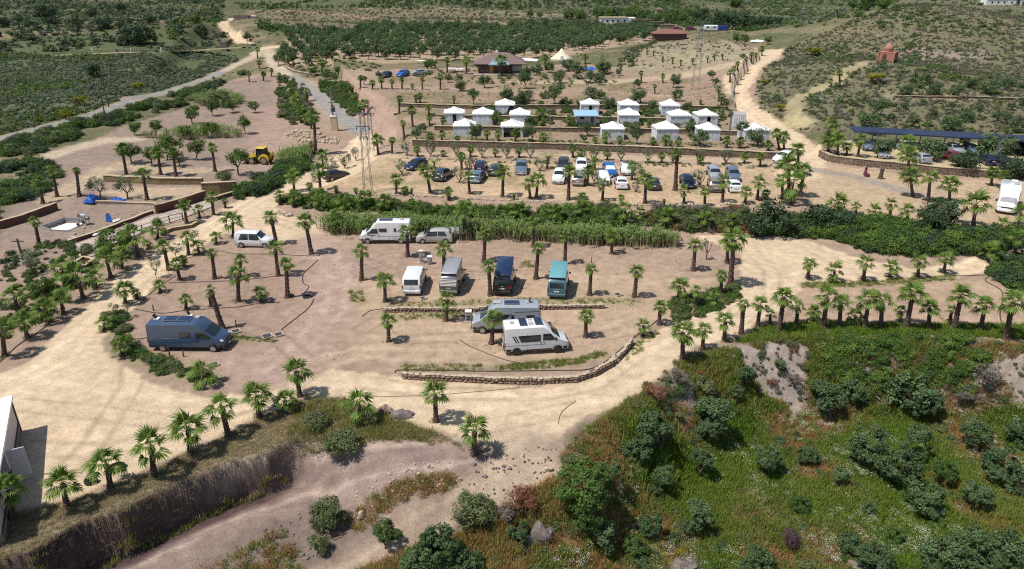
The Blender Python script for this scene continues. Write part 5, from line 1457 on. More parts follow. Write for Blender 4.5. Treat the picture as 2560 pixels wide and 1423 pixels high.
p = at(1668, 71); g = root('farm_wall', p, 'low grey farm wall beside the parked red cars', 'wall'); MB().box((0, 0, .6), (6.5, .5, 1.8)).build('wall_face', M_GREYROCK, g); MB().box((0, 0, 1.55), (6.7, .7, .1)).build('coping', M_COPE, g)
p = at(1648, 38); g = root('yellow_hut', p, 'tiny yellow hut among far trees', 'hut')
M_YEL = pm('yellow_paint', (.50, .36, .09), var=.08)
MB().box((0, 1.5, 1.6), (4.2, 3, 4.0)).build('wall', M_YEL, g); hip(g, 0, 1.5, 5, 3.8, 3.6, 1.2, M_TILE); MB().box((-.6, -.03, 1.6), (.8, .08, 1.6)).build('door', M_INT, g); MB().box((.9, -.03, 1.9), (.7, .08, .9)).build('window', M_GLASS, g)
p = at(2516, 13); g = root('white_farm', p, 'long white farm with tiled roof on the far skyline', 'farmhouse')
MB().box((0, 4, 1.8), (34, 8, 4.6)).build('wall', M_WHITEW, g); MB().box((-8, 4, 4.6), (16, 8.6, 1.0)).build('roof', M_RED_R, g); MB().box((9, 4, 4.3), (16, 8.4, .4)).build('roof', M_WHITEW, g)
for x in (-12, -7, -2, 4, 13): MB().box((x, -.03, 2.0), (1.3, .1, 1.4)).build('window', M_GLASS, g)
V = [(9 + 1.5 * math.cos(a), -.06, 2.6 + 1.5 * math.sin(a)) for a in np.linspace(0, math.pi, 9)] + [(7.5, -.06, .2), (10.5, -.06, .2)]
ob('archway', add_me('archway', V, [tuple(range(11))], M_INT), g)
p = at(603, 47); g = root('ruined_house', p, 'roofless dark stone ruin beside the far sandy track', 'ruin')
for c, d in (((0, 0, .8), (9, .6, 2.6)), ((0, 5, .8), (9, .6, 2.2)), ((-4.2, 2.5, .8), (.6, 4.4, 2.4)), ((4.2, 2.5, .7), (.6, 4.4, 1.8)), ((6.5, .6, .5), (3.5, .5, 1.4))):
    MB().box(c, d).build('wall', M_GREYROCK, g)
# domed shrine on the hill
M_TERRA = pm('terracotta_render', (.36, .165, .115), rough=.85, var=.12, scale=4)
p = at(2212, 154); g = root('domed_shrine', p, 'small terracotta shrine with pointed dome on the hill', 'shrine', rz=R(-38))
S = 3.5
MB().box((0, S / 2, .8), (S, S, 2.4)).build('wall', M_TERRA, g)
for x in (-S / 2, S / 2):
    for y in (0, S): MB().box((x, y, .9), (.4, .4, 2.5)).build('corner_pier', M_TERRA, g)
MB().box((0, S / 2, 2.06), (S + .1, S + .1, .14)).build('parapet', M_TERRA, g)
pr = [(.9, 2.1), (.92, 2.45), (1.04, 2.8), (1.0, 3.15), (.72, 3.55), (.36, 3.9), (.1, 4.15), (.03, 4.35)]
dm = MB().lathe([(a, b) for a, b in pr], 18, c=(0, S / 2, 0)).build('dome', M_TERRA, g, 50); MB().lathe([(.05, 4.3), (.1, 4.42), (.02, 4.6)], 8, c=(0, S / 2, 0)).build('finial', M_TERRA, dm)
def arch(nm, w, h, loc, rz, mt):
    P_ = [(-w / 2, 0), (w / 2, 0)] + [(w / 2 * math.cos(a), h - w / 2 + w / 2 * math.sin(a)) for a in np.linspace(0, math.pi, 9)]
    m = MB().slab([(a, 0, b) for a, b in P_], .06); m.build(nm, mt, g, loc=loc, rot=(0, 0, rz))
arch('doorway', .9, 1.75, (-.3, -.04, -.05), 0, pm('dark_arch', (.10, .035, .03), var=.2)); arch('window', .5, .8, (S / 2 + .04, S / 2, .8), R(90), M_INT)

# carport with blue sheet roof
cpf = [Vector(q) for q in path([(2128, 366), (2350, 380), (2640, 398)])]
g = root('carport', cpf[0], 'long open carport with dark blue sheet roof over parked cars', 'carport'); o = cpf[0]
d = (cpf[-1] - cpf[0]); d.z = 0; Lc = d.length; d.normalize(); nrm = Vector((-d.y, d.x, 0))
M_CPR = pm('navy_sheet', (.016, .028, .065), rough=.75, var=.15, scale=2, stretch=(1, 1, 1))
nb = 8
for i in range(nb):
    a = cpf[0] + d * (Lc * i / nb); b = cpf[0] + d * (Lc * (i + 1) / nb - .04)
    z = o.z + 2.6
    P_ = [Vector((q.x, q.y, 0)) - Vector((o.x, o.y, 0)) for q in (a - nrm * .5, b - nrm * .5, b + nrm * 5.6, a + nrm * 5.6)]
    V = [(P_[0].x, P_[0].y, 2.62), (P_[1].x, P_[1].y, 2.62), (P_[2].x, P_[2].y, 2.35), (P_[3].x, P_[3].y, 2.35)]
    V += [(x, y, zz - .22) for x, y, zz in V]
    ob('roof_panel', add_me('roof_panel', V, [(0, 1, 2, 3), (7, 6, 5, 4), (0, 4, 5, 1), (1, 5, 6, 2), (2, 6, 7, 3), (3, 7, 4, 0)], M_CPR), g)
for i in range(nb + 1):
    for k in (.0, 4.6):
        q = cpf[0] + d * (Lc * i / nb * .998 + .05) + nrm * k
        q.z = float(hq(q.x, q.y)); MB().box((q.x - o.x, q.y - o.y, (q.z - o.z + 2.35) / 2 - .1), (.14, .14, 2.35 - (q.z - o.z) + .2)).build('post', M_POLE, g)

# ---------------------------------------------------------------- pylons, poles, transformer pillar
M_GALV = pm('galvanised_steel', (.22, .215, .22), rough=.5, metal=.5, var=.15)
def pylon(u, v, h, bw, tw, arms, label, nsec=12, group='lattice pylons'):
    p = at(u, v); g = root('lattice_pylon', p, label, 'pylon', group); t_ = .036
    W = lambda z: bw + (tw - bw) * z / h
    for sx in (-1, 1):
        for sy in (-1, 1):
            MB().tube([(sx * bw / 2, sy * bw / 2, -.3), (sx * tw / 2, sy * tw / 2, h)], t_, 4).build('leg', M_GALV, g)
    m = MB()
    for i in range(nsec):
        z0, z1 = h * i / nsec, h * (i + 1) / nsec; a, b = W(z0) / 2, W(z1) / 2; f = 1 if i % 2 else -1
        for (x0, y0, x1, y1) in ((-a * f, -a, b * f, -b), (-a * f, a, b * f, b), (-a, -a * f, -b, b * f), (a, -a * f, b, b * f)):
            m.tube([(x0, y0, z0), (x1, y1, z1)], t_ * .6, 3, False)
    m.build('bracing', M_GALV, g)
    for z, w in arms:
        c_ = MB().box((0, 0, z), (w, .16, .12)).build('cross_arm', M_GALV, g)
        for x in (-w / 2 + .1, 0, w / 2 - .1):
            MB().lathe([(.03, z - .45), (.09, z - .4), (.05, z - .3), (.09, z - .2), (.03, z - .1)], 6, c=(x, 0, 0)).build('insulator', M_GLASS, c_)
    return g
pylon(921, 481, 10.8, 1.15, .5, ((10.7, 2.6), (9.0, 1.9), (7.6, 1.2)), 'grey lattice pylon standing at the near corner of the car park')
pylon(930, 379, 7.6, .8, .45, ((7.5, 2.4), (6.6, 1.8)), 'grey lattice pylon behind the pair of palms by the lane', 9)
pylon(1738, 224, 14.5, 1.6, .4, ((14.3, 3.2), (12.8, 2.2)), 'tall thin lattice pylon in the dry field below the mound', 14)
pylon(1992, 102, 12.0, 1.3, .35, ((11.8, 2.8),), 'thin lattice pylon far up the hill road', 10)
pylon(2487, 412, 4.6, .7, .3, ((4.5, 1.0),), 'short lattice mast among the trees by the carport', 7)
pylon(1373, 362, 6.0, .25, .2, ((5.9, .6),), 'slim lattice mast on the front tent terrace', 8)
pylon(1820, 362, 5.5, .25, .2, ((5.4, .6),), 'slim lattice mast between container and front tents', 8)
for u, v, h, lab in ((1457, 50, 9, 'thin far utility pole behind the grove, first of four'), (1489, 46, 9, 'thin far utility pole near the white farmhouse'), (1558, 34, 8, 'thin far utility pole above the white farmhouse'), (1597, 40, 8, 'thin far utility pole left of the yellow hut'),
                     (45, 106, 9, 'wooden utility pole in the scrub at the far left'), (375, 108, 10, 'wooden utility pole behind the notice board'), (268, 312, 8.5, 'wooden utility pole beside the paved road'), (272, 268, 8, 'wooden utility pole across the paved road'), (58, 650, 2.5, 'short bare wooden pole on the grey plot')):
    p = at(u, v); g = root('utility_pole', p, lab, 'pole')
    MB().tube([(0, 0, -.3), (0, 0, h)], [.13, .09], 6).build('pole', M_GALV if u > 1000 else M_WOOD, g); MB().box((0, 0, h - .3), (1.3, .1, .1)).build('cross_arm', M_WOOD, g)
p = at(836, 328); g = root('transformer_pillar', p, 'cream masonry pillar carrying an electric transformer beside the paved road', 'transformer')
MB().box((0, .5, 1.35), (1.25, 1.0, 3.1)).build('pillar', pm('cream_render', (.52, .42, .27), var=.1, dirt=(.4, .3, .2)), g); MB().box((0, .5, 2.94), (1.4, 1.15, .1)).build('coping', M_CANVAS, g)
MB().tube([(-.1, .5, 2.9), (-.15, .5, 8.4)], [.16, .11], 7).build('pole', M_GALV, g)
MB().cbox((.1, .35, 4.3), (.75, .6, 1.0), .06).build('transformer_tank', pm('dark_tank', (.04, .04, .06), rough=.5), g)
for x in (-.15, .1, .35): MB().lathe([(.05, 4.8), (.1, 4.9), (.05, 5.0), (.1, 5.1), (.03, 5.25)], 6, c=(x, .35, 0)).build('insulator', M_GLASS, g)
MB().box((-.1, .5, 5.6), (1.6, .12, .12)).build('cross_arm', M_GALV, g); MB().box((-.1, .5, 6.6), (1.2, .12, .12)).build('cross_arm', M_GALV, g)
MB().box((.68, .2, 1.2), (.1, .5, .9)).build('meter_box', M_GREYW, g)

# ---------------------------------------------------------------- the building plot: pool, mixer, tarpaulins
o = Vector((sum(q[0] for q in POOL_W) / 6, sum(q[1] for q in POOL_W) / 6, -0.75))
g = root('swimming_pool', o, 'half-built swimming pool with bright white floor and grey block walls', 'pool')
m = MB().prism([(x - o.x, y - o.y) for x, y in reversed(POOL_W)], -.2, .12); m.build('floor_slab', pm('white_floor', (.80, .79, .80), rough=.7, var=.04), g)
M_BLOCK = pm('grey_blockwork', (.21, .20, .20), rough=.9, var=.2, scale=6, bump=.3)
for i in range(6):
    a = Vector((*POOL_W[i], 0)) - Vector((o.x, o.y, 0)); b = Vector((*POOL_W[(i + 1) % 6], 0)) - Vector((o.x, o.y, 0))
    dd = (b - a); c = (a + b) / 2; k = i in (0, 1)
    MB().box((c.x, c.y, .32), (dd.length + .15, .22, .95), rz=math.atan2(dd.y, dd.x)).build('wall', M_BLOCK, g)
p = at(212, 562); g = root('concrete_mixer', p, 'white drum concrete mixer at the pool edge', 'mixer')
dr = MB().lathe([(.1, -.42), (.34, -.35), (.42, -.1), (.36, .2), (.22, .42), (.21, .6)], 14).build('drum', M_METALW, g, 40, (0, 0, 1.05), (R(60), 0, R(-25)))
MB().lathe([(.23, .601), (.2, .62)], 12).build('drum_mouth', M_INT, dr)
for x, y in ((-.5, -.4), (.5, -.4), (-.5, .4), (.5, .4)): MB().tube([(x, y, -.05), (x * .7, y * .4, .95)], .035, 5).build('leg', M_GALV, g)
for s_ in (-.55, .55): MB().lathe([(.18, -.05), (.22, 0), (.18, .05)], 12, 'Y', (-.5, s_, .2)).build('wheel', pm('black_rubber', (.02, .02, .02), rough=.8), g)
MB().cbox((.55, 0, .85), (.4, .4, .45), .05).build('motor_box', M_GALV, g)
M_TARP = pm('blue_tarp', (.015, .10, .42), rough=.45, var=.25, scale=3, bump=.4)
def tarp(u, v, w, d, h, label, seed):
    p = at(u, v); rg = np.random.default_rng(seed); n = 13; V = []; F = []
    for i in range(n):
        for j in range(n):
            x = (i / (n - 1) - .5) * 2; y = (j / (n - 1) - .5) * 2
            r_ = max(abs(x), abs(y)); z = h * (1 - r_ ** 2) * (.55 + .9 * vnoise(i * .5 + seed, j * .5, seed)) + .03
            V.append((x * w / 2 * (1 + .15 * rg.random()), y * d / 2 * (1 + .15 * rg.random()), float(z) if r_ < .99 else -.03))
    for i in range(n - 1):
        for j in range(n - 1):
            k = i * n + j; F.append((k, k + n, k + n + 1, k + 1))
    return tag(ob('tarpaulin', add_me('tarpaulin', V, F, M_TARP), None, p), label, 'tarpaulin')
tarp(230, 502, 1.3, 1.9, .8, 'crumpled blue tarpaulin draped over the pale kerb', 3)
tarp(293, 503, 2.0, 1.0, .5, 'smaller dark blue tarpaulin lying under the grey olive', 4)
p = at(272, 556); g = root('blue_wheelbarrow', p, 'blue wheelbarrow tipped up on end near the pool', 'wheelbarrow')
MB().slab([(-.35, 0, .1), (.35, 0, .1), (.28, .15, 1.0), (-.28, .15, 1.0)], .12).build('tray', M_TARP, g); MB().lathe([(.16, -.05), (.2, 0), (.16, .05)], 12, 'Y', (0, .2, 1.0)).build('wheel', M_INT, g)
for s_ in (-.3, .3): MB().tube([(s_, .1, .9), (s_, .5, .05)], .025, 5).build('handle', M_GALV, g)
for u, v, lab in ((288, 556, 'white cement sack lying beside the blue wheelbarrow'), (297, 553, 'second white sack lying against the reddish wall'), (245, 585, 'pale sack slumped on the plot near the walkway wall'), (240, 590, 'pale rubble sack at the lower end of the plot')):
    p = at(u, v); g = root('sack', p, lab, 'sack')
    MB().cbox((0, 0, .16), (.75, .5, .36), .14, rz=u).build('bag', M_CANVAS, g, 60); MB().cbox((.4 * math.cos(u), .4 * math.sin(u), .2), (.12, .3, .12), .04, rz=u).build('tied_end', M_CANVAS, g)

# ---------------------------------------------------------------- rocks
def rock(u, v, wpx, hpx, ms, label, k=0, depth=.7):
    p = at(u, v); s_ = ppm(p); w = wpx / s_; h = hpx / s_
    g = root('boulder', p, label, 'rock')
    ob('rock_face', ms[k % len(ms)], g, (0, 0, h * .3), (0, 0, u), (w * 1.1, w * depth, h * 1.3)); ob('rock_face', ms[(k + 1) % len(ms)], g, (w * .3, w * .1, h * .15), (0, .2, u + 1), (w * .6, w * .5, h * .8)); ob('rock_face', ms[(k + 2) % len(ms)], g, (-w * .35, -w * .1, h * .1), (.2, 0, u + 2), (w * .45, w * .5, h * .6))
rock(1350, 1345, 76, 52, BIGG, 'large grey cracked boulder in the scrub by the track', 0)
rock(1005, 1040, 56, 22, BIGG, 'flat grey rock outcrop on the slope below the lane', 1)
rock(960, 1030, 46, 18, BIGS, 'brown layered rock ledge beside the stemless slope palm', 2)
rock(1370, 1176, 26, 16, BIGP, 'single white boulder at the edge of the sandy slope', 1)
rock(905, 1295, 20, 24, BIGP, 'pale block of stone standing beside the broom bush', 2)
rock(1745, 962, 18, 13, BIGP, 'pale yellow boulder on the bank below the tyre palm', 3)
rock(1535, 905, 26, 30, BIGP, 'pale boulder built into the bend of the lane wall', 0)
rock(1503, 765, 18, 13, BIGP, 'pale yellow block at the end of the short edge wall', 3)
rock(2145, 1423, 60, 20, BIGG, 'grey rock at the bottom edge of the valley', 2)
rock(1700, 1422, 90, 24, BIGG, 'wide grey rock outcrop at the very bottom of the valley', 0)
def heap(name, pix, n, lo, hi, ms, label, seed, avoid=2):
    """loose stones too small to pick apart: one mesh"""
    pts = pts_in(pix, n, seed, avoid); rg = np.random.default_rng(seed); V = []; F = []
    for q in pts:
        m = ms[rg.integers(len(ms))]; s_ = rg.uniform(lo, hi) * (1 if rg.random() < .85 else 1.7); Mx = Matrix.Rotation(rg.uniform(0, 6.3), 3, 'Z') @ Matrix.Rotation(rg.uniform(-.5, .5), 3, 'X')
        k = len(V); V += [tuple(Mx @ (v.co * s_) + Vector(q) + Vector((0, 0, s_ * .2))) for v in m.vertices]; F += [tuple(k + j for j in f.vertices) for f in m.polygons]
    return tag(ob(name, add_me(name, V, F, ms[0].materials[0])), label, 'stones', kind='stuff')
heap('rubble', [(712, 345), (745, 328), (800, 335), (850, 350), (845, 362), (800, 358), (740, 356)], 240, .25, .55, PALES, 'heap of pale field stones below the transformer pillar', 3)
heap('pebbles', [(960, 1180), (1140, 1150), (1170, 1200), (1080, 1235), (1010, 1250), (900, 1280), (870, 1250)], 90, .05, .2, PALES, 'pale loose stones strewn between the two earth tracks', 4)
heap('gravel', [(650, 1330), (760, 1270), (800, 1400), (700, 1430)], 60, .06, .22, GREYR, 'grey loose stones below the broom bush', 5)
heap('debris', [(250, 560), (160, 580), (200, 600), (300, 560), (380, 525), (300, 530)], 90, .06, .25, PALES, 'building rubble scattered over the plot', 6)
heap('edging_stones', [(740, 484), (900, 489), (1100, 492), (1300, 503), (1500, 510), (1700, 514), (1880, 510), (1880, 512), (1700, 516.5), (1500, 512.5), (1300, 505.5), (1100, 494.5), (900, 491.5), (740, 486.5)], 420, .16, .38, PALES, 'line of pale edging stones along the lower side of the car park', 8)
heap('stones', [(690, 525), (735, 538), (720, 545), (690, 535)], 40, .15, .4, PALES, 'pale stones edging the lane bend', 9)
heap('clods', [(1180, 1120), (1400, 1120), (1380, 1180), (1280, 1240), (1200, 1250), (1150, 1200)], 110, .05, .2, GREYR, 'dark clods on the sandy ramp down to the tracks', 10)
heap('bank_stones', [(1800, 890), (2150, 870), (2500, 900), (2560, 1000), (2300, 1000), (1900, 980)], 160, .08, .4, GREYR, 'grey stones showing on the overgrown bank', 11)
# ---------------------------------------------------------------- vehicles: lofted bodies, x forward, y to the left, origin on the ground below the middle
M_TYRE = pm('tyre_rubber', (.018, .018, .019), rough=.85, var=.2, dirt=(.10, .08, .06))
M_RIM = pm('alloy_rim', (.45, .45, .46), rough=.35, metal=.8, var=.1)
M_RIMD = pm('dark_rim', (.05, .05, .05), rough=.4, metal=.5)
M_BLACKP = pm('black_plastic', (.025, .025, .027), rough=.6, var=.15)
M_LAMP = pm('headlamp', (.55, .58, .6), rough=.1, var=.05, spec=.8)
M_TAIL = pm('tail_lamp', (.30, .015, .015), rough=.2, spec=.7)
M_PLATE = pm('number_plate', (.7, .7, .66), rough=.5, var=.03)
M_CARGLASS = glassmat('car_glass', (.018, .024, .03), .05)
M_SHADE = pm('silver_sunshade', (.6, .66, .68), rough=.3, var=.08)
M_SOLAR = pm('solar_cells', (.02, .028, .06), rough=.18, var=.3, scale=9, spec=.7)
def wheel_me(r, w):
    t_ = MB().lathe([(r * .62, -w / 2), (r * .93, -w / 2), (r, -w * .3), (r, w * .3), (r * .93, w / 2), (r * .62, w / 2)], 20, 'Y').me('tyre', M_TYRE, 40)
    rm = MB().lathe([(r * .66, -w * .515), (r * .56, -w * .53), (r * .3, -w * .51), (.03, -w * .56), (.03, w * .56), (r * .3, w * .51), (r * .56, w * .53), (r * .66, w * .515)], 14, 'Y')
    return t_, rm
class Body:
    """half cross-sections along x; every panel is cut to lie on the surface it makes"""
    def __init__(s, st):
        s.st = sorted(st, key=lambda q: q[0])
    def ring(s, x):
        S_ = s.st
        if x <= S_[0][0]: return S_[0][1]
        for a, b in zip(S_[:-1], S_[1:]):
            if x <= b[0]:
                t_ = (x - a[0]) / (b[0] - a[0]); return [(p[0] + (q[0] - p[0]) * t_, p[1] + (q[1] - p[1]) * t_) for p, q in zip(a[1], b[1])]
        return S_[-1][1]
    def side(s, x, z):
        r = s.ring(x)
        for a, b in zip(r[:-1], r[1:]):
            if a[1] <= z <= b[1] and b[1] > a[1]:
                return a[0] + (b[0] - a[0]) * (z - a[1]) / (b[1] - a[1])
        return r[-3][0]
    def top(s, x, y):
        r = s.ring(x)[::-1]; y = abs(y)
        for a, b in zip(r[:-1], r[1:]):
            if a[0] <= y <= b[0] + 1e-6 and b[0] > a[0]:
                return a[1] + (b[1] - a[1]) * (y - a[0]) / (b[0] - a[0])
        return r[0][1]
    def mesh(s, mat, parent):
        V = []; F = []; n = None
        for x, r in s.st:
            rr = [(y, z) for y, z in r] + [(-y, z) for y, z in r[::-1]]
            n = len(rr); V += [(x, y, z) for y, z in rr]
        m = len(s.st)
        for i in range(m - 1):
            for k in range(n):
                j = (k + 1) % n; F.append((i * n + k, i * n + n + k, i * n + n + j, i * n + j))
        F += [tuple(range(n)), tuple(range(m * n - 1, (m - 1) * n - 1, -1))]
        return ob('body', add_me('body', V, F, mat, 32), parent)
    def sidepanel(s, nm, pts, mat, parent, off=.012, sides=(1, -1), sub=None):
        """a panel on the flank: rings drawn in towards the middle so that it follows the curve of the side"""
        n = len(pts); cx = sum(p[0] for p in pts) / n; cz = sum(p[1] for p in pts) / n
        G = [(cx + (x - cx) * k, cz + (z - cz) * k) for k in (1, .66, .33) for x, z in pts] + [(cx, cz)]
        for sg in sides:
            V = [(x, sg * (s.side(x, z) + off), z) for x, z in G] + [(x, sg * (s.side(x, z) - .03), z) for x, z in pts]
            F = []; m = 3 * n; bk = m + 1
            for i in range(n):
                j = (i + 1) % n
                F += [(i, j, n + j, n + i), (n + i, n + j, 2 * n + j, 2 * n + i), (2 * n + i, 2 * n + j, m), (bk + i, bk + j, j, i)]
            if sg < 0: F = [f[::-1] for f in F]
            ob(nm, add_me(nm, V, F, mat), parent)
    def toppanel(s, nm, pts, mat, parent, off=.012):
        """four (x, y) corners; a thin sheet that follows the upper surface between them"""
        (x0, y0), (x1, y1), (x2, y2), (x3, y3) = pts; NU, NV = 8, 3; V = []; bot = []
        for i in range(NU + 1):
            for j in range(NV + 1):
                u_, w_ = i / NU, j / NV
                xa, ya = x0 + (x1 - x0) * u_, y0 + (y1 - y0) * u_; xb, yb = x3 + (x2 - x3) * u_, y3 + (y2 - y3) * u_
                x, y = xa + (xb - xa) * w_, ya + (yb - ya) * w_; e = .04
                d = Vector((1, 0, (s.top(x + e, y) - s.top(x - e, y)) / (2 * e))).normalized(); q = Vector((-d.z, 0, d.x)); p = Vector((x, y, s.top(x, y)))
                V.append(tuple(p + q * (off + .008))); bot.append(tuple(p - q * .02))
        F = []; k = NV + 1; n = len(V)
        for i in range(NU):
            for j in range(NV):
                a = i * k + j; F += [(a, a + k, a + k + 1, a + 1), (n + a + 1, n + a + k + 1, n + a + k, n + a)]
        per = [i * k for i in range(NU + 1)] + [NU * k + j for j in range(1, NV + 1)] + [i * k + NV for i in range(NU - 1, -1, -1)] + [j for j in range(NV - 1, 0, -1)]
        for i in range(len(per)):
            a, b = per[i], per[(i + 1) % len(per)]; F.append((a, n + a, n + b, b))
        return ob(nm, add_me(nm, V + bot, F, mat, 40), parent)
def section(W, top, zb=.22, belt=.95, tum=.16, round_=.14, crown=.03):
    """half section: sill, flank, shoulder, roof"""
    h = W / 2; b = min(belt, top - .16); zt = top - round_ * .5
    tz = lambda z: h - tum * max(0, z - b)
    m = b + (zt - b) * .5
    return [(h * .9, zb), (h * .985, zb + .12), (h, (zb + b) / 2 + .05), (h - .005, b), (tz(m), m), (tz(zt), zt), (max(.1, tz(zt) - round_), top), (.0, top + crown)]
def add_wheels(g, xs, ty, r, w, rimmat=None):
    t_, rm = wheel_me(r, w); rmm = rm.me('rim', rimmat or M_RIM, 40)
    for x in xs:
        for sg in (1, -1):
            wh = ob('wheel', t_, g, (x, sg * (ty - w / 2 + .012), r)); wh.name = 'wheel'
            ob('rim', rmm, wh)
def arches(B, xs, r, mat, g, z0=.2):
    for x in xs:
        P_ = [(x + (r * 1.2) * math.cos(a), max(z0 + .03, r + (r * 1.2) * math.sin(a))) for a in np.linspace(-.35, math.pi + .35, 13)]
        B.sidepanel('wheel_arch', P_, mat, g, .004)
def mirrors(g, x, y, z, mat=None):
    for sg in (1, -1): MB().cbox((x, sg * (y + .12), z), (.12, .2, .17), .04).build('wing_mirror', mat or M_BLACKP, g)

def vehicle(u, v, yaw, label, cat, name, group=None):
    p = at(u, v); g = root(name, p, label, cat, group, R(yaw))
    # settle on the slope under it
    return g

def sedan(u, v, yaw, kind, paint, label, shade=False, roofmat=None, rails=False, group='cars in the car park', rim=None, scale=1.0):
    """passenger cars; kind gives length, width, height and the roof line"""
    K = {'hatch': (4.05, 1.75, 1.47, [(0, .62, .86), (.04, .98, .95), (.34, 1.08, .98), (.62, 1.40, .86), (1.15, 1.47, .86), (1.9, 1.46, .86), (2.25, 1.38, .88), (3.0, .98, .97), (3.6, .90, .95), (3.95, .74, .88), (4.05, .56, .80)]),
         'suv': (4.45, 1.85, 1.66, [(0, .70, .88), (.05, 1.05, .96), (.28, 1.18, .98), (.52, 1.55, .88), (1.1, 1.66, .87), (2.1, 1.65, .87), (2.45, 1.55, .89), (3.2, 1.12, .97), (3.9, 1.05, .96), (4.33, .88, .9), (4.45, .62, .82)]),
         'estate': (4.6, 1.8, 1.5, [(0, .64, .86), (.04, .98, .95), (.2, 1.08, .97), (.45, 1.42, .88), (1.1, 1.5, .87), (2.3, 1.48, .87), (2.65, 1.4, .88), (3.45, .98, .97), (4.1, .9, .95), (4.5, .76, .88), (4.6, .56, .8)]),
         'mpv': (4.3, 1.82, 1.64, [(0, .66, .88), (.04, 1.02, .96), (.16, 1.14, .98), (.4, 1.52, .9), (1.0, 1.64, .88), (2.0, 1.63, .88), (2.55, 1.5, .89), (3.45, 1.03, .97), (3.9, .93, .95), (4.22, .78, .88), (4.3, .58, .8)]),
         'van': (4.4, 1.8, 1.82, [(0, .7, .94), (.03, 1.3, .98), (.08, 1.7, .95), (.35, 1.82, .93), (2.2, 1.82, .93), (2.6, 1.72, .92), (3.3, 1.12, .97), (3.95, .98, .95), (4.3, .8, .88), (4.4, .58, .8)])}[kind]
    L, W, H, prof = K
    g = vehicle(u, v, yaw, label, 'van' if kind == 'van' else 'car', 'parked_van' if kind == 'van' else 'parked_car', group)
    st = [(x - L / 2, section(W * w, t_, .2, .93 if kind != 'suv' else 1.05, .22, .16)) for x, t_, w in prof]
    B = Body(st); B.mesh(paint, g)
    xx = [q[0] - L / 2 for q in prof]; r = .31 if kind != 'suv' else .35
    fw, rw = L / 2 - .82, -L / 2 + .78
    wi = {'hatch': (6, 7), 'suv': (6, 7), 'estate': (6, 7), 'mpv': (6, 7), 'van': (5, 6)}[kind]
    a, b = xx[wi[0]], xx[wi[1]]
    hw = W * .36
    B.toppanel('windscreen', [(a + .07, -hw), (a + .07, hw), (b - .06, hw * 1.12), (b - .06, -hw * 1.12)], M_SHADE if shade else M_CARGLASS, g)
    if kind == 'van':
        MB().box((-L / 2 - .012, 0, 1.42), (.05, W * .74, .5)).build('rear_window', M_CARGLASS, g)
    else:
        ra, rb = xx[2], xx[3]
        B.toppanel('rear_window', [(ra + .03, -hw), (ra + .03, hw), (rb - .03, hw * .9), (rb - .03, -hw * .9)][::-1], M_CARGLASS, g)
    bz = .98 if kind != 'suv' else 1.1; tz = H - .16
    front = b - .35
    win = [(b - .2, bz), (a + .12, tz), ((a + xx[3]) / 2 + .28, tz), ((a + xx[3]) / 2 + .28, bz)]
    B.sidepanel('side_window', win, M_CARGLASS, g)
    B.sidepanel('side_window', [((a + xx[3]) / 2 + .2, bz), ((a + xx[3]) / 2 + .2, tz), (xx[3] + .5, tz), (xx[2] + .42, bz)], M_CARGLASS, g)
    arches(B, (fw, rw), r, M_BLACKP, g); add_wheels(g, (fw, rw), W / 2, r, .2, rim)
    for sg in (1, -1):
        MB().cbox((L / 2 - .22, sg * W * .34, .68), (.3, .34, .16), .05).build('headlight', M_LAMP, g)
        MB().cbox((-L / 2 + .07, sg * W * .40, .86), (.16, .18, .26), .04).build('tail_light', M_TAIL, g)
    MB().cbox((L / 2 - .06, 0, .42), (.22, W * .8, .2), .06).build('front_bumper', M_BLACKP, g); MB().cbox((-L / 2 + .05, 0, .42), (.2, W * .84, .2), .06).build('rear_bumper', M_BLACKP if kind in ('suv', 'van') else paint, g)
    MB().box((-L / 2 - .03, 0, .72), (.03, .5, .12)).build('number_plate', M_PLATE, g); MB().box((L / 2 + .05, 0, .45), (.03, .5, .11)).build('number_plate', M_PLATE, g)
    mirrors(g, b - .25, W / 2 - .06, bz + .02, paint)
    if roofmat:
        B.toppanel('roof', [(xx[4] - .3, -hw * .9), (xx[4] - .3, hw * .9), (xx[5] + .2, hw * .9), (xx[5] + .2, -hw * .9)][::-1], roofmat, g, .01)
    if rails:
        for sg in (1, -1): MB().tube([(xx[4] - .2, sg * W * .37, H + .02), (xx[4], sg * W * .38, H + .07), (xx[5], sg * W * .38, H + .07), (xx[5] + .2, sg * W * .37, H + .0)], .025, 5).build('roof_rail', M_RIM, g)
    return g

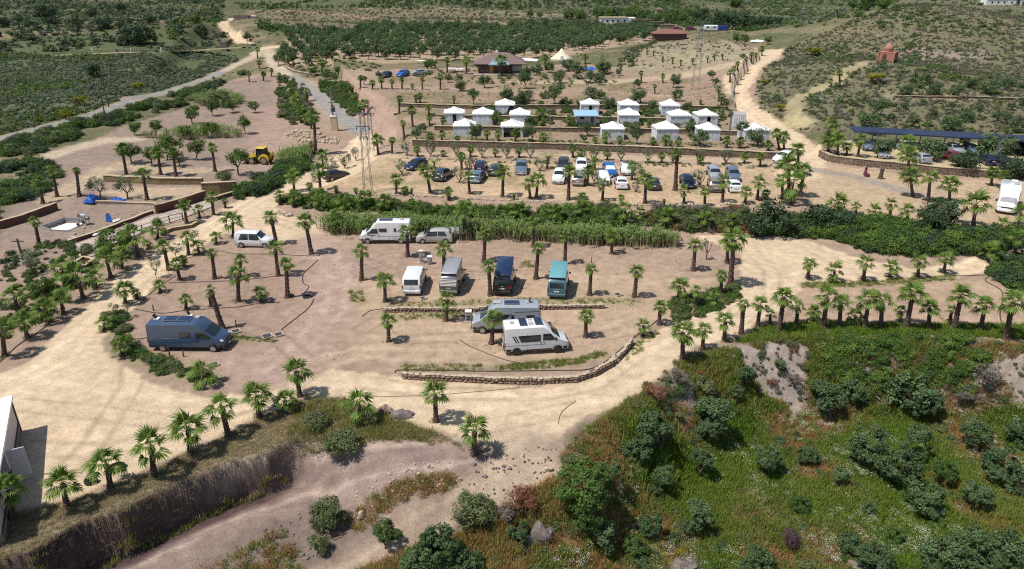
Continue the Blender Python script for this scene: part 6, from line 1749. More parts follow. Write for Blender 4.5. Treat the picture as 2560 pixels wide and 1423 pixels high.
def bigvan(u, v, yaw, L, paint, label, name='camper_van', lower=None, rim=None, H=2.55):
    """tall panel van converted to a camper"""
    g = vehicle(u, v, yaw, label, 'van', name)
    h = L / 2; W = 2.02
    prof = [(-h, H - .35, .95), (-h + .03, H - .08, .97), (-h + .12, H, .98), (h - 2.35, H + .02, .98), (h - 2.1, H - .03, .98), (h - 1.72, 2.22, .97), (h - 1.5, 2.0, .96), (h - .72, 1.36, .97), (h - .28, 1.16, .95), (h - .08, 1.0, .91), (h, .78, .86)]
    B = Body([(x, section(W * w, t_, .33, 1.25, .075, .18, .035)) for x, t_, w in prof]); B.mesh(paint, g)
    B.H = H; B.h = h; B.W = W
    hw = W * .40
    B.toppanel('windscreen', [(h - 1.46, -hw), (h - 1.46, hw), (h - .77, hw * 1.06), (h - .77, -hw * 1.06)], M_CARGLASS, g)
    B.sidepanel('cab_window', [(h - 1.08, 1.30), (h - 1.58, 1.86), (h - 2.2, 1.88), (h - 2.24, 1.28)], M_CARGLASS, g)
    r = .345; fw = h - .95; rw = -h + (.98 if L < 5.7 else 1.12)
    arches(B, (fw, rw), r, M_BLACKP, g, .33); add_wheels(g, (fw, rw), W / 2 + .01, r, .23, rim)
    # dark lower trim, sills, bumpers
    B.sidepanel('sill', [(fw - .46, .36), (rw + .46, .36), (rw + .46, .52), (fw - .46, .52)], lower or M_BLACKP, g, .018)
    B.sidepanel('rear_corner', [(-h + .02, .36), (rw - .42, .36), (rw - .42, .62), (-h + .02, .62)], M_BLACKP, g, .016); B.sidepanel('front_corner', [(fw + .44, .36), (h - .12, .40), (h - .12, .66), (fw + .44, .62)], M_BLACKP, g, .016)
    MB().cbox((h - .06, 0, .52), (.3, W * .88, .34), .1).build('front_bumper', M_BLACKP, g); MB().cbox((-h + .02, 0, .52), (.2, W * .93, .3), .06).build('rear_bumper', M_BLACKP, g)
    MB().cbox((h - .02, 0, .86), (.12, W * .5, .2), .04).build('grille', M_BLACKP, g)
    for sg in (1, -1):
        MB().cbox((h - .24, sg * W * .395, 1.0), (.42, .26, .26), .08).build('headlight', M_LAMP, g)
        MB().cbox((-h + .0, sg * W * .47, 1.05), (.1, .1, .5), .03).build('tail_light', M_TAIL, g)
        MB().cbox((h - 1.12, sg * (W / 2 + .16), 1.42), (.12, .2, .34), .04).build('wing_mirror', M_BLACKP, g)
        MB().box((-h - .005, sg * .47, 1.62), (.04, .74, .66)).build('rear_window', M_CARGLASS, g)
    MB().box((h + .1, 0, .52), (.03, .5, .11)).build('number_plate', M_PLATE, g); MB().box((-h - .1, 0, .62), (.03, .5, .11)).build('number_plate', M_PLATE, g)
    # seams
    for x in (h - 2.32, h - 3.55): B.sidepanel('door_seam', [(x, .5), (x + .02, .5), (x + .02, 1.95), (x, 1.95)], M_BLACKP, g, .004)
    B.sidepanel('trim_line', [(h - 2.1, .92), (-h + .1, .92), (-h + .1, .95), (h - 2.1, .95)], M_BLACKP, g, .005)
    for x in (h - 2.45, h - 2.18): B.sidepanel('door_handle', [(x, 1.08), (x + .1, 1.08), (x + .1, 1.16), (x, 1.16)], M_BLACKP, g, .03)
    return g, B
def roofbox(g, B, nm, x, y, w, d, hh, mat, tilt=0.0, lid=None):
    z = B.top(x, y)
    o_ = MB().cbox((x, y, z + hh / 2), (w, d, hh), .02).build(nm, mat, g)
    if tilt: MB().box((x - w * .35, y, z + hh + .17), (.03, d, .38), M=Matrix.Rotation(R(-tilt), 3, 'Y')).build('lid', lid or M_BLACKP, o_)
    return o_
def solar(g, B, x, y, w, d, n=1):
    z = B.top(x, 0) + .05
    for k in range(n):
        x0 = x + (k - (n - 1) / 2) * (w + .03)
        pnl = MB().box((x0, y, z), (w, d, .035)).build('solar_panel', M_SOLAR, g)
        fr = MB()
        for dx, dy, a, b in ((0, d / 2, w, .03), (0, -d / 2, w, .03), (w / 2, 0, .03, d), (-w / 2, 0, .03, d)): fr.box((x0 + dx, y + dy, z + .005), (a, b, .045))
        fr.build('frame', M_RIM, pnl)

P_BLUE = carpaint('slate_blue_paint', (.042, .075, .135)); P_WHITE = carpaint('white_paint', (.74, .74, .73)); P_SILV = carpaint('silver_paint', (.40, .43, .46), .35, .3); P_BLACK = carpaint('black_paint', (.012, .012, .015))
P_NAVY = carpaint('navy_paint', (.012, .025, .07)); P_TEAL = carpaint('teal_paint', (.06, .145, .175)); P_GREY = carpaint('grey_paint', (.17, .165, .16), .3, .3); P_DGREY = carpaint('dark_grey_paint', (.045, .05, .06), .2, .3)
P_BLUEGR = carpaint('blue_grey_paint', (.14, .19, .25), .3, .3); P_BRIGHT = carpaint('bright_blue_paint', (.012, .11, .36)); P_RED = carpaint('dark_red_paint', (.16, .012, .02)); P_BEIGE = carpaint('beige_grey_paint', (.26, .24, .21), .3, .3); P_DGREEN = carpaint('dark_green_paint', (.02, .04, .03))

# slate-blue camper, long
g, B = bigvan(482, 866, -1.5, 6.36, P_BLUE, 'slate-blue tall panel van camper with two solar panels on the roof')
B.sidepanel('habitation_window', [(-.40, 1.40), (.48, 1.40), (.48, 1.84), (-.40, 1.84)], M_CARGLASS, g, .03)
solar(g, B, -.75, 0, 1.1, .95, 2)
roofbox(g, B, 'roof_vent', -2.55, 0, .42, .42, .09, M_PLATE, 35); roofbox(g, B, 'roof_vent', .75, .35, .4, .4, .12, M_GREYW); roofbox(g, B, 'roof_vent', -.05, .72, .35, .3, .09, M_PLATE, 25)
B.sidepanel('slide_rail', [(-.55, 1.22), (-1.9, 1.22), (-1.9, 1.26), (-.55, 1.26)], M_RIM, g, .012)
# white camper in front
g, B = bigvan(1338, 872, 7.5, 5.41, P_WHITE, 'white panel van camper with black window stripe and two roof solar panels', rim=M_RIMD)
B.sidepanel('window_band', [(.30, 1.22), (-1.35, 1.22), (-1.62, 1.80), (.30, 1.82)], M_CARGLASS, g, .012)
for k in range(2): B.sidepanel('stripe', [(-1.5 - .2 * k, 1.22), (-1.62 - .2 * k, 1.22), (-1.9 - .2 * k, 1.80), (-1.78 - .2 * k, 1.80)], M_BLACKP, g, .012)
B.sidepanel('habitation_window', [(.20, 1.42), (-.6, 1.42), (-.6, 1.74), (.20, 1.74)], pm('tinted_glass', (.05, .055, .07), rough=.1), g, .035)
solar(g, B, -1.1, 0, .62, 1.35); solar(g, B, 1.15 - .95, 0, .62, 1.35)
roofbox(g, B, 'roof_vent', -2.0, 0, .34, .34, .08, M_GREYW); roofbox(g, B, 'roof_vent', -.45, .42, .3, .3, .08, M_GREYW); roofbox(g, B, 'roof_vent', -.45, -.3, .42, .42, .08, M_GREYW)
# silver camper behind it, facing the other way
g, B = bigvan(1264, 822, 180, 5.99, P_SILV, 'silver-blue panel van camper parked nose to the left behind the white one', H=2.6)
B.sidepanel('habitation_window', [(-2.55, 1.42), (-1.85, 1.42), (-1.85, 1.82), (-2.55, 1.82)], M_CARGLASS, g, .03); B.sidepanel('habitation_window', [(-.75, 1.42), (-.5, 1.42), (-.5, 1.82), (-.75, 1.82)], M_CARGLASS, g, .03)
B.sidepanel('window_band', [(.75, 1.28), (.1, 1.28), (-.5, 1.88), (.75, 1.90)], M_CARGLASS, g, .012); B.sidepanel('stripe', [(-.8, 2.06), (-2.9, 2.16), (-2.9, 2.2), (-.8, 2.09)], M_BLACKP, g, .01)
solar(g, B, -.55, .15, 1.3, .7); roofbox(g, B, 'roof_vent', .75, 0, .75, .62, .09, M_GREYW); roofbox(g, B, 'roof_vent', -2.0, 0, .42, .42, .09, M_GREYW, 30)
MB().tube([(-3.05, -.6, .9), (-3.12, -.6, 2.1)], .03, 5).build('bike_rack', M_BLACKP, g); MB().tube([(-3.05, .6, .9), (-3.12, .6, 2.1)], .03, 5).build('bike_rack', M_BLACKP, g)
# white camper by the reeds
g, B = bigvan(966, 603, 181, 5.99, P_WHITE, 'white camper van with black side stripe parked along the reeds', H=2.65)
B.sidepanel('habitation_window', [(.62, 1.5), (-.28, 1.5), (-.28, 1.92), (.62, 1.92)], M_CARGLASS, g, .03); B.sidepanel('habitation_window', [(-1.1, 1.52), (-1.4, 1.52), (-1.4, 1.92), (-1.1, 1.92)], M_CARGLASS, g, .03)
B.sidepanel('stripe', [(2.1, 1.12), (1.1, 1.0), (1.0, 1.08), (2.0, 1.2)], M_BLACKP, g, .012); B.sidepanel('stripe', [(-1.5, 1.5), (-1.62, 1.5), (-2.1, 1.95), (-1.98, 1.95)], M_BLACKP, g, .012)
B.sidepanel('service_hatch', [(-.95, .62), (-1.35, .62), (-1.35, .92), (-.95, .92)], M_BLACKP, g, .008); B.sidepanel('service_hatch', [(-.98, .65), (-1.32, .65), (-1.32, .89), (-.98, .89)], P_WHITE, g, .014)
solar(g, B, -.15, .1, 1.5, .7); roofbox(g, B, 'roof_vent', 1.05, 0, .6, .5, .12, M_BLACKP); roofbox(g, B, 'roof_vent', -2.0, 0, .45, .45, .1, M_GREYW)

# mid-sized buses with pop-up roofs, seen from behind
def bus(u, v, yaw, paint, label, pop=None, popmat=None, slats=False, glass=True, plate='', H=1.95, canvas=None):
    g = vehicle(u, v, yaw, label, 'van', 'camper_bus'); L, W = 4.85, 1.9; h = L / 2
    prof = [(-h, .9, .95), (-h + .02, 1.25, .98), (-h + .16, 1.78, .97), (-h + .34, H, .96), (h - 1.75, H, .96), (h - 1.45, H - .08, .95), (h - .82, 1.20, .98), (h - .25, 1.0, .94), (h - .05, .82, .88), (h, .6, .82)]
    B = Body([(x, section(W * w, t_, .28, 1.12, .11, .15, .03)) for x, t_, w in prof]); B.mesh(paint, g)
    hw = W * .39
    B.toppanel('windscreen', [(h - 1.4, -hw), (h - 1.4, hw), (h - .88, hw * 1.08), (h - .88, -hw * 1.08)], M_CARGLASS, g)
    gz0, gz1 = 1.22, 1.72
    def rear(nm, y0, y1, z0, z1, mat, off=.02):
        X = lambda z: -h + (0.02 + (z - 1.25) / .53 * .14 if z > 1.25 else (z - .9) / .35 * .02)
        ob(nm, add_me(nm, [(X(z0) - off, y0, z0), (X(z0) - off, y1, z0), (X(z1) - off, y1, z1), (X(z1) - off, y0, z1), (X(z0) + .02, y0, z0), (X(z0) + .02, y1, z0), (X(z1) + .02, y1, z1), (X(z1) + .02, y0, z1)],
                          [(3, 2, 1, 0), (0, 1, 5, 4), (1, 2, 6, 5), (2, 3, 7, 6), (3, 0, 4, 7)], mat), g)
    rear('rear_window', -.68, .68, gz0, gz1, M_CARGLASS)
    B.sidepanel('cab_window', [(h - 1.0, 1.16), (h - 1.45, 1.68), (h - 2.0, 1.7), (h - 2.0, 1.16)], M_CARGLASS, g)
    for a, b in ((h - 2.1, h - 3.3), (h - 3.4, -h + .35)): B.sidepanel('side_window', [(a, 1.18), (a, 1.7), (b, 1.7), (b, 1.18)], M_CARGLASS, g)
    fw, rw = h - .92, -h + .95; arches(B, (fw, rw), .325, M_BLACKP, g, .28); add_wheels(g, (fw, rw), W / 2 + .005, .325, .21)
    MB().cbox((-h, 0, .52), (.2, W * .92, .26), .06).build('rear_bumper', paint, g); MB().cbox((h - .05, 0, .5), (.25, W * .86, .28), .07).build('front_bumper', paint, g)
    for sg in (1, -1):
        MB().cbox((-h + .02, sg * W * .455, 1.0), (.09, .12, .36), .03).build('tail_light', M_TAIL, g); MB().cbox((h - .24, sg * W * .37, .88), (.3, .3, .2), .05).build('headlight', M_LAMP, g)
    MB().box((-h - .035, 0, .86), (.03, .5, .12)).build('number_plate', M_PLATE, g)
    MB().cbox((-h - .03, 0, 1.08), (.04, .22, .05), .015).build('tailgate_handle', M_RIM, g)
    mirrors(g, h - 1.0, W / 2 - .02, 1.3)
    if pop:
        # roof shell hinged at the front or raised level, canvas below
        r0, r1, z0, z1 = pop
        cv = MB(); w = W * .40
        V = [(r0, -w, H - .02), (r1, -w, H - .02), (r1, w, H - .02), (r0, w, H - .02), (r0 + .03, -w * .96, H + z0), (r1 - .03, -w * .96, H + z1), (r1 - .03, w * .96, H + z1), (r0 + .03, w * .96, H + z0)]
        ob('roof_canvas', add_me('roof_canvas', V, [(0, 1, 5, 4), (1, 2, 6, 5), (2, 3, 7, 6), (3, 0, 4, 7)], canvas or M_BLACKP), g)
        a = math.atan2(z1 - z0, r1 - r0); Ln = math.hypot(r1 - r0, z1 - z0) + .12
        rf = MB().cbox((0, 0, 0), (Ln, W * .86, .10), .05).build('pop_up_roof', popmat, g, 40, ((r0 + r1) / 2, 0, H + (z0 + z1) / 2 + .06), (0, -a, 0))
        if slats:
            for k in range(6): MB().box((0, (k - 2.5) * .25, .055), (Ln * .94, .03, .02)).build('rib', M_GREYW, rf)
            for sg in (1, -1): MB().box((0, sg * W * .41, .07), (Ln * .92, .05, .05)).build('roof_rail', M_RIM, rf)
    if slats:
        for k in range(5):
            z = 1.2 + .13 * k; MB().box((-h - .16 + .05 * k, 0, z), (.05, W * .86, .06)).build('bike_rack_slat', M_PLATE, g)
    return g
bus(1038, 716, 89, P_WHITE, 'white mid-sized bus seen from behind, leftmost of the four in a row')
bus(1133, 716, 84, P_GREY, 'grey bus with ribbed silver pop-up roof and slatted rear rack', (-2.05, 1.35, .30, .62), pm('silver_roof', (.32, .34, .36), rough=.4, metal=.3, var=.06), True, canvas=P_NAVY)
bus(1262, 717, 84, P_BLACK, 'black bus with navy pop-up roof, third of the four in a row', (-2.05, 1.35, .15, .75), P_NAVY, canvas=P_NAVY)
bus(1396, 724, 82, P_TEAL, 'teal bus with turquoise pop-up roof, rightmost of the four in a row', (-2.1, 1.3, .22, .55), pm('turquoise_roof', (.115, .30, .33), rough=.45, var=.06), canvas=P_NAVY)

sedan(641, 614, -3, 'van', P_WHITE, 'white small van with dark windows parked under palms', group=None)
sedan(1087, 604, 180, 'mpv', carpaint('champagne_paint', (.46, .45, .42), .25, .3), 'silver people carrier parked nose to the left beside the reeds', group=None)

# cars in the upper park
CARS = [
 (842, 447, 42, 'hatch', P_BLACK, 'black hatchback alone beside the lane, seen from behind', {}),
 (1041, 421, 238, 'hatch', P_NAVY, 'dark blue hatchback facing out beside a small date palm', {}),
 (1107, 446, 74, 'suv', P_DGREY, 'dark grey off-roader seen from behind', {'shade': False}),
 (1202, 424, 86, 'hatch', P_NAVY, 'navy hatchback parked just behind the blue-grey saloon', {}),
 (1195, 450, 80, 'estate', P_BLUEGR, 'blue-grey saloon seen from behind, in front of the navy hatchback', {}),
 (1240, 433, 80, 'estate', P_DGREEN, 'dark green estate car hidden behind a thick palm', {}),
 (1303, 430, 268, 'suv', P_BLUEGR, 'silver-blue off-roader facing the camera with a metal rack in front', {}),
 (1408, 422, 264, 'mpv', P_DGREY, 'grey people carrier behind the white off-roader', {}),
 (1398, 452, 262, 'suv', P_WHITE, 'white off-roader with black bumper facing the camera', {}),
 (1453, 425, 264, 'suv', P_WHITE, 'white off-roader with roof rails in the back line', {'rails': True}),
 (1447, 457, 80, 'mpv', P_BEIGE, 'beige-grey people carrier seen from behind', {}),
 (1523, 436, 270, 'mpv', P_BRIGHT, 'bright blue car with silver sunshade in its windscreen', {'shade': True}),
 (1565, 432, 264, 'hatch', P_WHITE, 'white hatchback with black roof and silver sunshade', {'shade': True, 'roofmat': M_BLACKP}),
 (1552, 466, 86, 'hatch', P_WHITE, 'white hatchback seen from behind, in front of the blue car', {}),
 (1508, 455, 268, 'hatch', P_WHITE, 'white car almost hidden by a palm crown', {'shade': True}),
 (1632, 468, 84, 'hatch', P_DGREY, 'dark grey hatchback behind the leaning palm trunk', {}),
 (1718, 464, 270, 'hatch', P_NAVY, 'dark blue car in the shade left of the four by the tree', {}),
 (1784, 443, 264, 'estate', P_SILV, 'silver estate car facing the camera, back left of four', {}),
 (1831, 446, 262, 'estate', P_BLUEGR, 'pale blue-grey estate car, back right of four', {}),
 (1786, 472, 80, 'suv', P_BEIGE, 'brown-grey off-roader seen from behind, front left of four', {'rails': True}),
 (1831, 474, 86, 'hatch', P_WHITE, 'white hatchback seen from behind, front right of four', {}),
 (1958, 404, 222, 'suv', P_WHITE, 'white off-roader driving past the thick palm clump', {}),
 (965, 193, 250, 'hatch', P_DGREY, 'dark grey car parked in the field by the brown house', {}),
 (1008, 191, 250, 'suv', P_BRIGHT, 'blue car parked in the field by the brown house', {}),
 (1048, 187, 200, 'hatch', P_SILV, 'silver car parked in the field nearest the brown house', {}),
 (1693, 76, 0, 'hatch', P_RED, 'far red car beside the grey farm wall', {}),
 (1727, 76, 0, 'estate', P_RED, 'far red estate car left of the caravan', {}),
 (1755, 78, 180, 'estate', P_WHITE, 'far white car coupled to the caravan', {}),
 (2163, 372, 265, 'hatch', P_BLUEGR, 'blue-grey car in the shade at the end of the carport', {}),
 (2205, 390, 250, 'estate', P_WHITE, 'white car parked under a spreading tree in front of the carport', {}),
 (2258, 376, 268, 'mpv', P_SILV, 'silver car under the carport behind a palm', {}),
 (2384, 382, 268, 'hatch', P_SILV, 'silver car under the middle of the carport', {}),
 (2427, 384, 268, 'hatch', P_BLUEGR, 'grey-blue car under the carport behind the wide tree', {}),
 (2376, 400, 95, 'hatch', P_RED, 'dark red car in front of the carport', {'shade': True}),
 (2298, 404, 92, 'hatch', P_SILV, 'pale car between two palms in front of the carport', {}),
 (2460, 408, 92, 'hatch', P_NAVY, 'navy car beside the lattice mast', {}),
 (2494, 412, 92, 'hatch', P_BLACK, 'black car right of the lattice mast', {}),
 (2552, 382, 268, 'suv', P_DGREY, 'dark off-roader under the right end of the carport', {}),
]
for c in CARS:
    grp = 'cars in the upper car park' if 380 < c[1] < 480 and c[0] < 2000 else 'cars at the carport' if c[0] > 2100 else 'cars far off'
    sedan(*c[:6], group=grp, **c[6])
# rack in front of the silver-blue off-roader
p = at(1300, 442); g = root('bicycle_rack', p, 'pale metal rack standing before the silver-blue off-roader', 'rack')
for x in (-.9, -.3, .3, .9): MB().tube([(x, 0, -.1), (x, 0, .85)], .03, 5).build('upright', M_PLATE, g)
for z in (.45, .85): MB().tube([(-.9, 0, z), (.9, 0, z)], .03, 5).build('bar', M_PLATE, g)

# white motorhome
g = vehicle(2513, 520, 236, 'white coach-built motorhome facing the camera among palms', 'motorhome', 'motorhome')
h = 3.3; W = 2.25
MB().cbox((-.9, 0, 1.72), (4.9, W, 2.45), .14).build('living_box', P_WHITE, g, 40)
prof = [(.9, 2.95, 1.0), (1.9, 2.9, .98), (2.15, 2.2, .93), (2.3, 2.02, .92), (2.85, 1.38, .93), (3.2, 1.1, .9), (3.38, .85, .84), (3.42, .6, .8)]
B = Body([(x, section(W * w, t_, .35, 1.25, .06, .16, .02)) for x, t_, w in prof]); B.mesh(P_WHITE, g).name = 'cab'
B.toppanel('windscreen', [(2.33, -.82), (2.33, .82), (2.8, .88), (2.8, -.88)], pm('lilac_grey_glass', (.30, .29, .33), rough=.15, var=.2, scale=1.5), g)  # windscreen glass coloured lilac grey
B.sidepanel('cab_window', [(2.7, 1.3), (2.3, 1.85), (1.75, 1.85), (1.75, 1.3)], M_CARGLASS, g)
for x in (-2.4, -.6):
    for sg in (1, -1): MB().cbox((x, sg * (W / 2 + .005), 1.95), (.9, .05, .5), .02).build('side_window', M_CARGLASS, g)
add_wheels(g, (2.35, -1.9), W / 2 - .08, .34, .23); MB().cbox((3.36, 0, .55), (.22, W * .84, .32), .08).build('front_bumper', P_WHITE, g)
MB().box((3.36, 0, .92), (.1, W * .55, .12)).build('grille', M_BLACKP, g); MB().box((3.49, 0, .5), (.03, .5, .11)).build('number_plate', M_PLATE, g)
for sg in (1, -1): MB().cbox((3.22, sg * .8, .98), (.3, .3, .2), .05).build('headlight', M_LAMP, g); MB().cbox((2.5, sg * 1.22, 1.5), (.12, .2, .34), .04).build('wing_mirror', M_BLACKP, g)
MB().cbox((-2.6, .3, 3.02), (.7, .7, .16), .04).build('roof_vent', M_PLATE, g); MB().cbox((-1.2, .55, 3.0), (.8, .6, .12), .04).build('roof_vent', M_GREYW, g)
# caravan behind the far white car, blue trailer
p = at(1776, 78); g = root('caravan', p, 'far white caravan hitched to the white car', 'caravan')
MB().cbox((0, 0, 1.45), (6.0, 2.2, 2.3), .25).build('body', P_WHITE, g, 40)
for x in (-1.6, 1.4): MB().box((x, -1.11, 1.7), (1.0, .05, .6)).build('window', M_CARGLASS, g)
add_wheels(g, (0,), 1.05, .33, .2); MB().tube([(-3, 0, .5), (-4.0, 0, .45)], .06, 5).build('tow_bar', M_BLACKP, g); MB().box((.1, -1.11, 1.25), (.6, .05, 1.6)).build('door', M_METALW, g)
p = at(1806, 77); g = root('blue_trailer', p, 'far dark blue covered trailer before the tree line', 'trailer')
MB().cbox((0, 0, 1.2), (4.2, 2.0, 1.9), .1).build('cover', pm('royal_blue_cover', (.02, .04, .22), var=.15), g); add_wheels(g, (0,), .95, .33, .2); MB().tube([(-2.1, 0, .4), (-3, 0, .4)], .06, 5).build('tow_bar', M_BLACKP, g)

# yellow backhoe loader
M_YELL = pm('digger_yellow', (.58, .42, .02), rough=.45, var=.1, dirt=(.38, .28, .06))
M_MUD = pm('muddy_steel', (.09, .06, .055), rough=.8, var=.3)
g = vehicle(658, 409, 172, 'yellow backhoe loader with black cab and raised rear arm', 'digger', 'backhoe_loader')
MB().cbox((.2, 0, .85), (3.6, .8, .5), .05).build('chassis', M_MUD, g)
hd = MB().add([(.75, -.48, 1.05), (2.0, -.44, 1.05), (2.0, .44, 1.05), (.75, .48, 1.05), (.75, -.46, 1.75), (2.0, -.4, 1.45), (2.0, .4, 1.45), (.75, .46, 1.75)], [(3, 2, 1, 0), (4, 5, 6, 7), (0, 1, 5, 4), (1, 2, 6, 5), (2, 3, 7, 6), (3, 0, 4, 7)]).build('bonnet', M_YELL, g)
MB().cbox((1.3, .3, 1.9), (.1, .1, .7), .02).build('exhaust', M_MUD, g)
cab = MB().add([(-.85, -.75, 1.15), (.75, -.75, 1.15), (.75, .75, 1.15), (-.85, .75, 1.15), (-.7, -.66, 2.65), (.55, -.66, 2.65), (.55, .66, 2.65), (-.7, .66, 2.65)], [(3, 2, 1, 0), (4, 5, 6, 7), (0, 1, 5, 4), (1, 2, 6, 5), (2, 3, 7, 6), (3, 0, 4, 7)]).build('cab', M_CARGLASS, g)
for x0, x1 in ((-.85, -.7), (.75, .55), (-.05, -.08)):
    for sg in (1, -1): MB().tube([(x0, sg * .77, 1.1), (x1, sg * .68, 2.66)], .05, 4).build('cab_pillar', M_BLACKP, cab)
MB().cbox((-.08, 0, 2.72), (1.65, 1.6, .12), .04).build('cab_roof', M_YELL, cab)
for sg in (1, -1):
    P_ = [(-.65 + 1.0 * math.cos(a), .78 + .98 * math.sin(a)) for a in np.linspace(R(15), R(165), 8)] + [(-1.5, .8), (.22, .8)]
    MB().slab([(x, sg * .62, z) for x, z in (P_ if sg > 0 else P_[::-1])], .42).build('mudguard', M_YELL, g)
t1, r1 = wheel_me(.72, .42); t2, r2 = wheel_me(.58, .34); M_RIMO = pm('muddy_rim', (.30, .20, .12), rough=.7, var=.2); r1 = r1.me('rim', M_RIMO, 40); r2 = r2.me('rim', M_RIMO, 40)
for x, t_, rm, rr, y in ((-.65, t1, r1, .72, .85), (1.55, t2, r2, .58, .8)):
    for sg in (1, -1):
        w_ = ob('wheel', t_, g, (x, sg * y, rr)); ob('rim', rm, w_)
for sg in (1, -1): MB().tube([(.6, sg * .55, 1.5), (1.9, sg * .55, 1.0), (2.55, sg * .5, .45)], .09, 5).build('loader_arm', M_YELL, g)
bk = [(2.5, .15), (3.3, .02), (3.4, .1), (2.75, .35), (2.55, .85), (2.42, .85)]
MB().add([(x, -1.1, z) for x, z in bk] + [(x, 1.1, z) for x, z in bk], [tuple(range(6)), tuple(range(11, 5, -1))] + [(i, 6 + i, 6 + (i + 1) % 6, (i + 1) % 6) for i in range(6)]).build('loader_bucket', M_MUD, g)
MB().cbox((-1.3, 0, .8), (.5, 1.7, .5), .05).build('rear_frame', M_MUD, g)
MB().tube([(-1.5, .1, .9), (-2.0, .12, 2.15)], [.16, .12], 5).build('backhoe_boom', M_YELL, g); MB().tube([(-2.0, .12, 2.15), (-2.45, .12, .75)], [.13, .1], 5).build('dipper_arm', M_YELL, g)
MB().add([(x, -.2, z) for x, z in ((-2.35, .8), (-2.65, .7), (-2.7, .25), (-2.3, .2))] + [(x, .35, z) for x, z in ((-2.35, .8), (-2.65, .7), (-2.7, .25), (-2.3, .2))], [(0, 1, 2, 3), (7, 6, 5, 4), (0, 4, 5, 1), (1, 5, 6, 2), (2, 6, 7, 3), (3, 7, 4, 0)]).build('backhoe_bucket', M_MUD, g)
for sg in (1, -1): MB().tube([(-1.4, sg * .8, .9), (-1.6, sg * .95, .03)], .08, 4).build('stabiliser', M_YELL, g)
# ---------------------------------------------------------------- the dense olive grove beyond the field: rows of single trees, the farthest as one mass
rg = np.random.default_rng(17)
GW = np.array(wp(GROVE))
rowsG = []
yv = GW[:, 1].min() + 3
ys = []
while yv < GW[:, 1].max() - 2:
    xs = np.arange(GW[:, 0].min(), GW[:, 0].max(), 5.4) + (2.6 if len(ys) % 2 else 0)
    x = xs + rg.normal(0, .55, len(xs)); y = yv + (xs - xs.mean()) * -.02 + rg.normal(0, .6, len(xs))
    m = inside(x, y, GW) & (rg.random(len(x)) > .05)
    if m.sum() > 3: rowsG.append((x[m], y[m])); ys.append(yv)
    yv += 6.3
names_r = ['front', 'second', 'third', 'fourth', 'fifth', 'sixth', 'seventh', 'eighth', 'ninth', 'tenth', 'eleventh', 'twelfth']
left_over = []; made = 0
for k, (x, y) in enumerate(rowsG):
    z = hq(x, y); s_ = np.argsort(x / y)
    if made + len(x) <= 232 and k < len(names_r):
        for i, j in enumerate(s_):
            rd = random.Random(k * 100 + i); Rr = rd.uniform(2.0, 2.9)
            g = root('olive_tree', (x[j], y[j], z[j]), f'olive tree, {ordn(i, len(x))} in the {names_r[k]} row of the dense far grove', 'tree', 'olive trees in the dense far grove')
            ob('trunk', TRUNKS[rd.randrange(5)], g, None, (0, 0, rd.uniform(0, 6.28)), (2.3, 2.3, 2.4)); ob('crown', CLOUD['olive'][rd.randrange(5)], g, (0, 0, 2.6), (0, 0, rd.uniform(0, 6.28)), (Rr, Rr, Rr * .92))
        made += len(x)
    else:
        left_over += [(a, b, c + 2.2) for a, b, c in zip(x, y, z)]
left_over = np.array(left_over)
if len(left_over):
    scatter('far_grove', left_over, rg.uniform(2.1, 3.0, len(left_over)), CLOUD['olive'], 'dense mass of olive trees at the back of the far grove', 'trees', 5, zs=.95)

# ---------------------------------------------------------------- scrub, hedges, reeds, grass
def lowcloud(mat, n, seed, nclump=9, per=16, leaf=.17, **kw):
    return [leaf_cloud('bush_clump', seed + i, mat, nclump, per, leaf, shape=(1, 1, .75), clump=.45, hollow=.2, **kw) for i in range(n)]
B_OLV, B_GRN, B_DRK, B_GRY, B_FTH, B_RED = (lowcloud(m_, 3, 300 + 10 * i, twig=t_) for i, (m_, t_) in enumerate(((M_OLIVE, False), (M_GREEN, False), (M_DARK, False), (M_GREY, True), (M_FEATHER, True), (M_RED, True))))
M_SAGE = leafmat('sage_scrub', (.11, .14, .085), (.215, .24, .155), trans=.2); M_HILL = leafmat('hill_scrub', (.10, .105, .06), (.21, .195, .12), trans=.2); M_LIME = leafmat('lime_scrub', (.09, .13, .02), (.18, .21, .04), trans=.25)
B_SAGE, B_HILL, B_LIME = lowcloud(M_SAGE, 3, 380), lowcloud(M_HILL, 3, 390), lowcloud(M_LIME, 2, 395)
def sct(name, pix, n, lo, hi, ms, label, seed, avoid=.5, keep=None, zs=None, lift=.25):
    p = pts_in(pix, n, seed, avoid, keep); q = np.random.default_rng(seed); s_ = lo + (hi - lo) * q.random(len(p)) ** 1.8
    p[:, 2] += s_ * lift
    if zs is None: zs = q.uniform(.75, 1.1, len(p))
    return scatter(name, p, s_, ms, label, 'scrub', seed, zs)
patch = lambda k, sd, lo=.42, hi=.58: (lambda x, y: smooth(lo, hi, fbm(x * k, y * k, sd, 3)))
LEFTH = [(-160, 345), (-160, 120), (0, 128), (130, 142), (330, 136), (480, 132), (560, 145), (600, 150), (540, 178), (430, 218), (300, 258), (150, 298), (0, 338)]
sct('sage_scrub', LEFTH, 7000, .4, 1.1, B_SAGE + B_SAGE + B_OLV, 'grey-green scrub covering the valley side left of the paved road', 1, keep=patch(.05, 31, .3, .5))
sct('green_scrub', LEFTH, 1200, .4, 1.3, B_GRN + B_LIME, 'greener bushes dotted through the valley scrub', 2, keep=patch(.04, 35, .5, .6))
sct('brown_undergrowth', LEFTH, 500, .4, 1.0, B_GRY + B_DRK, 'dark and grey undergrowth in the valley scrub', 3, keep=patch(.07, 36, .5, .62))
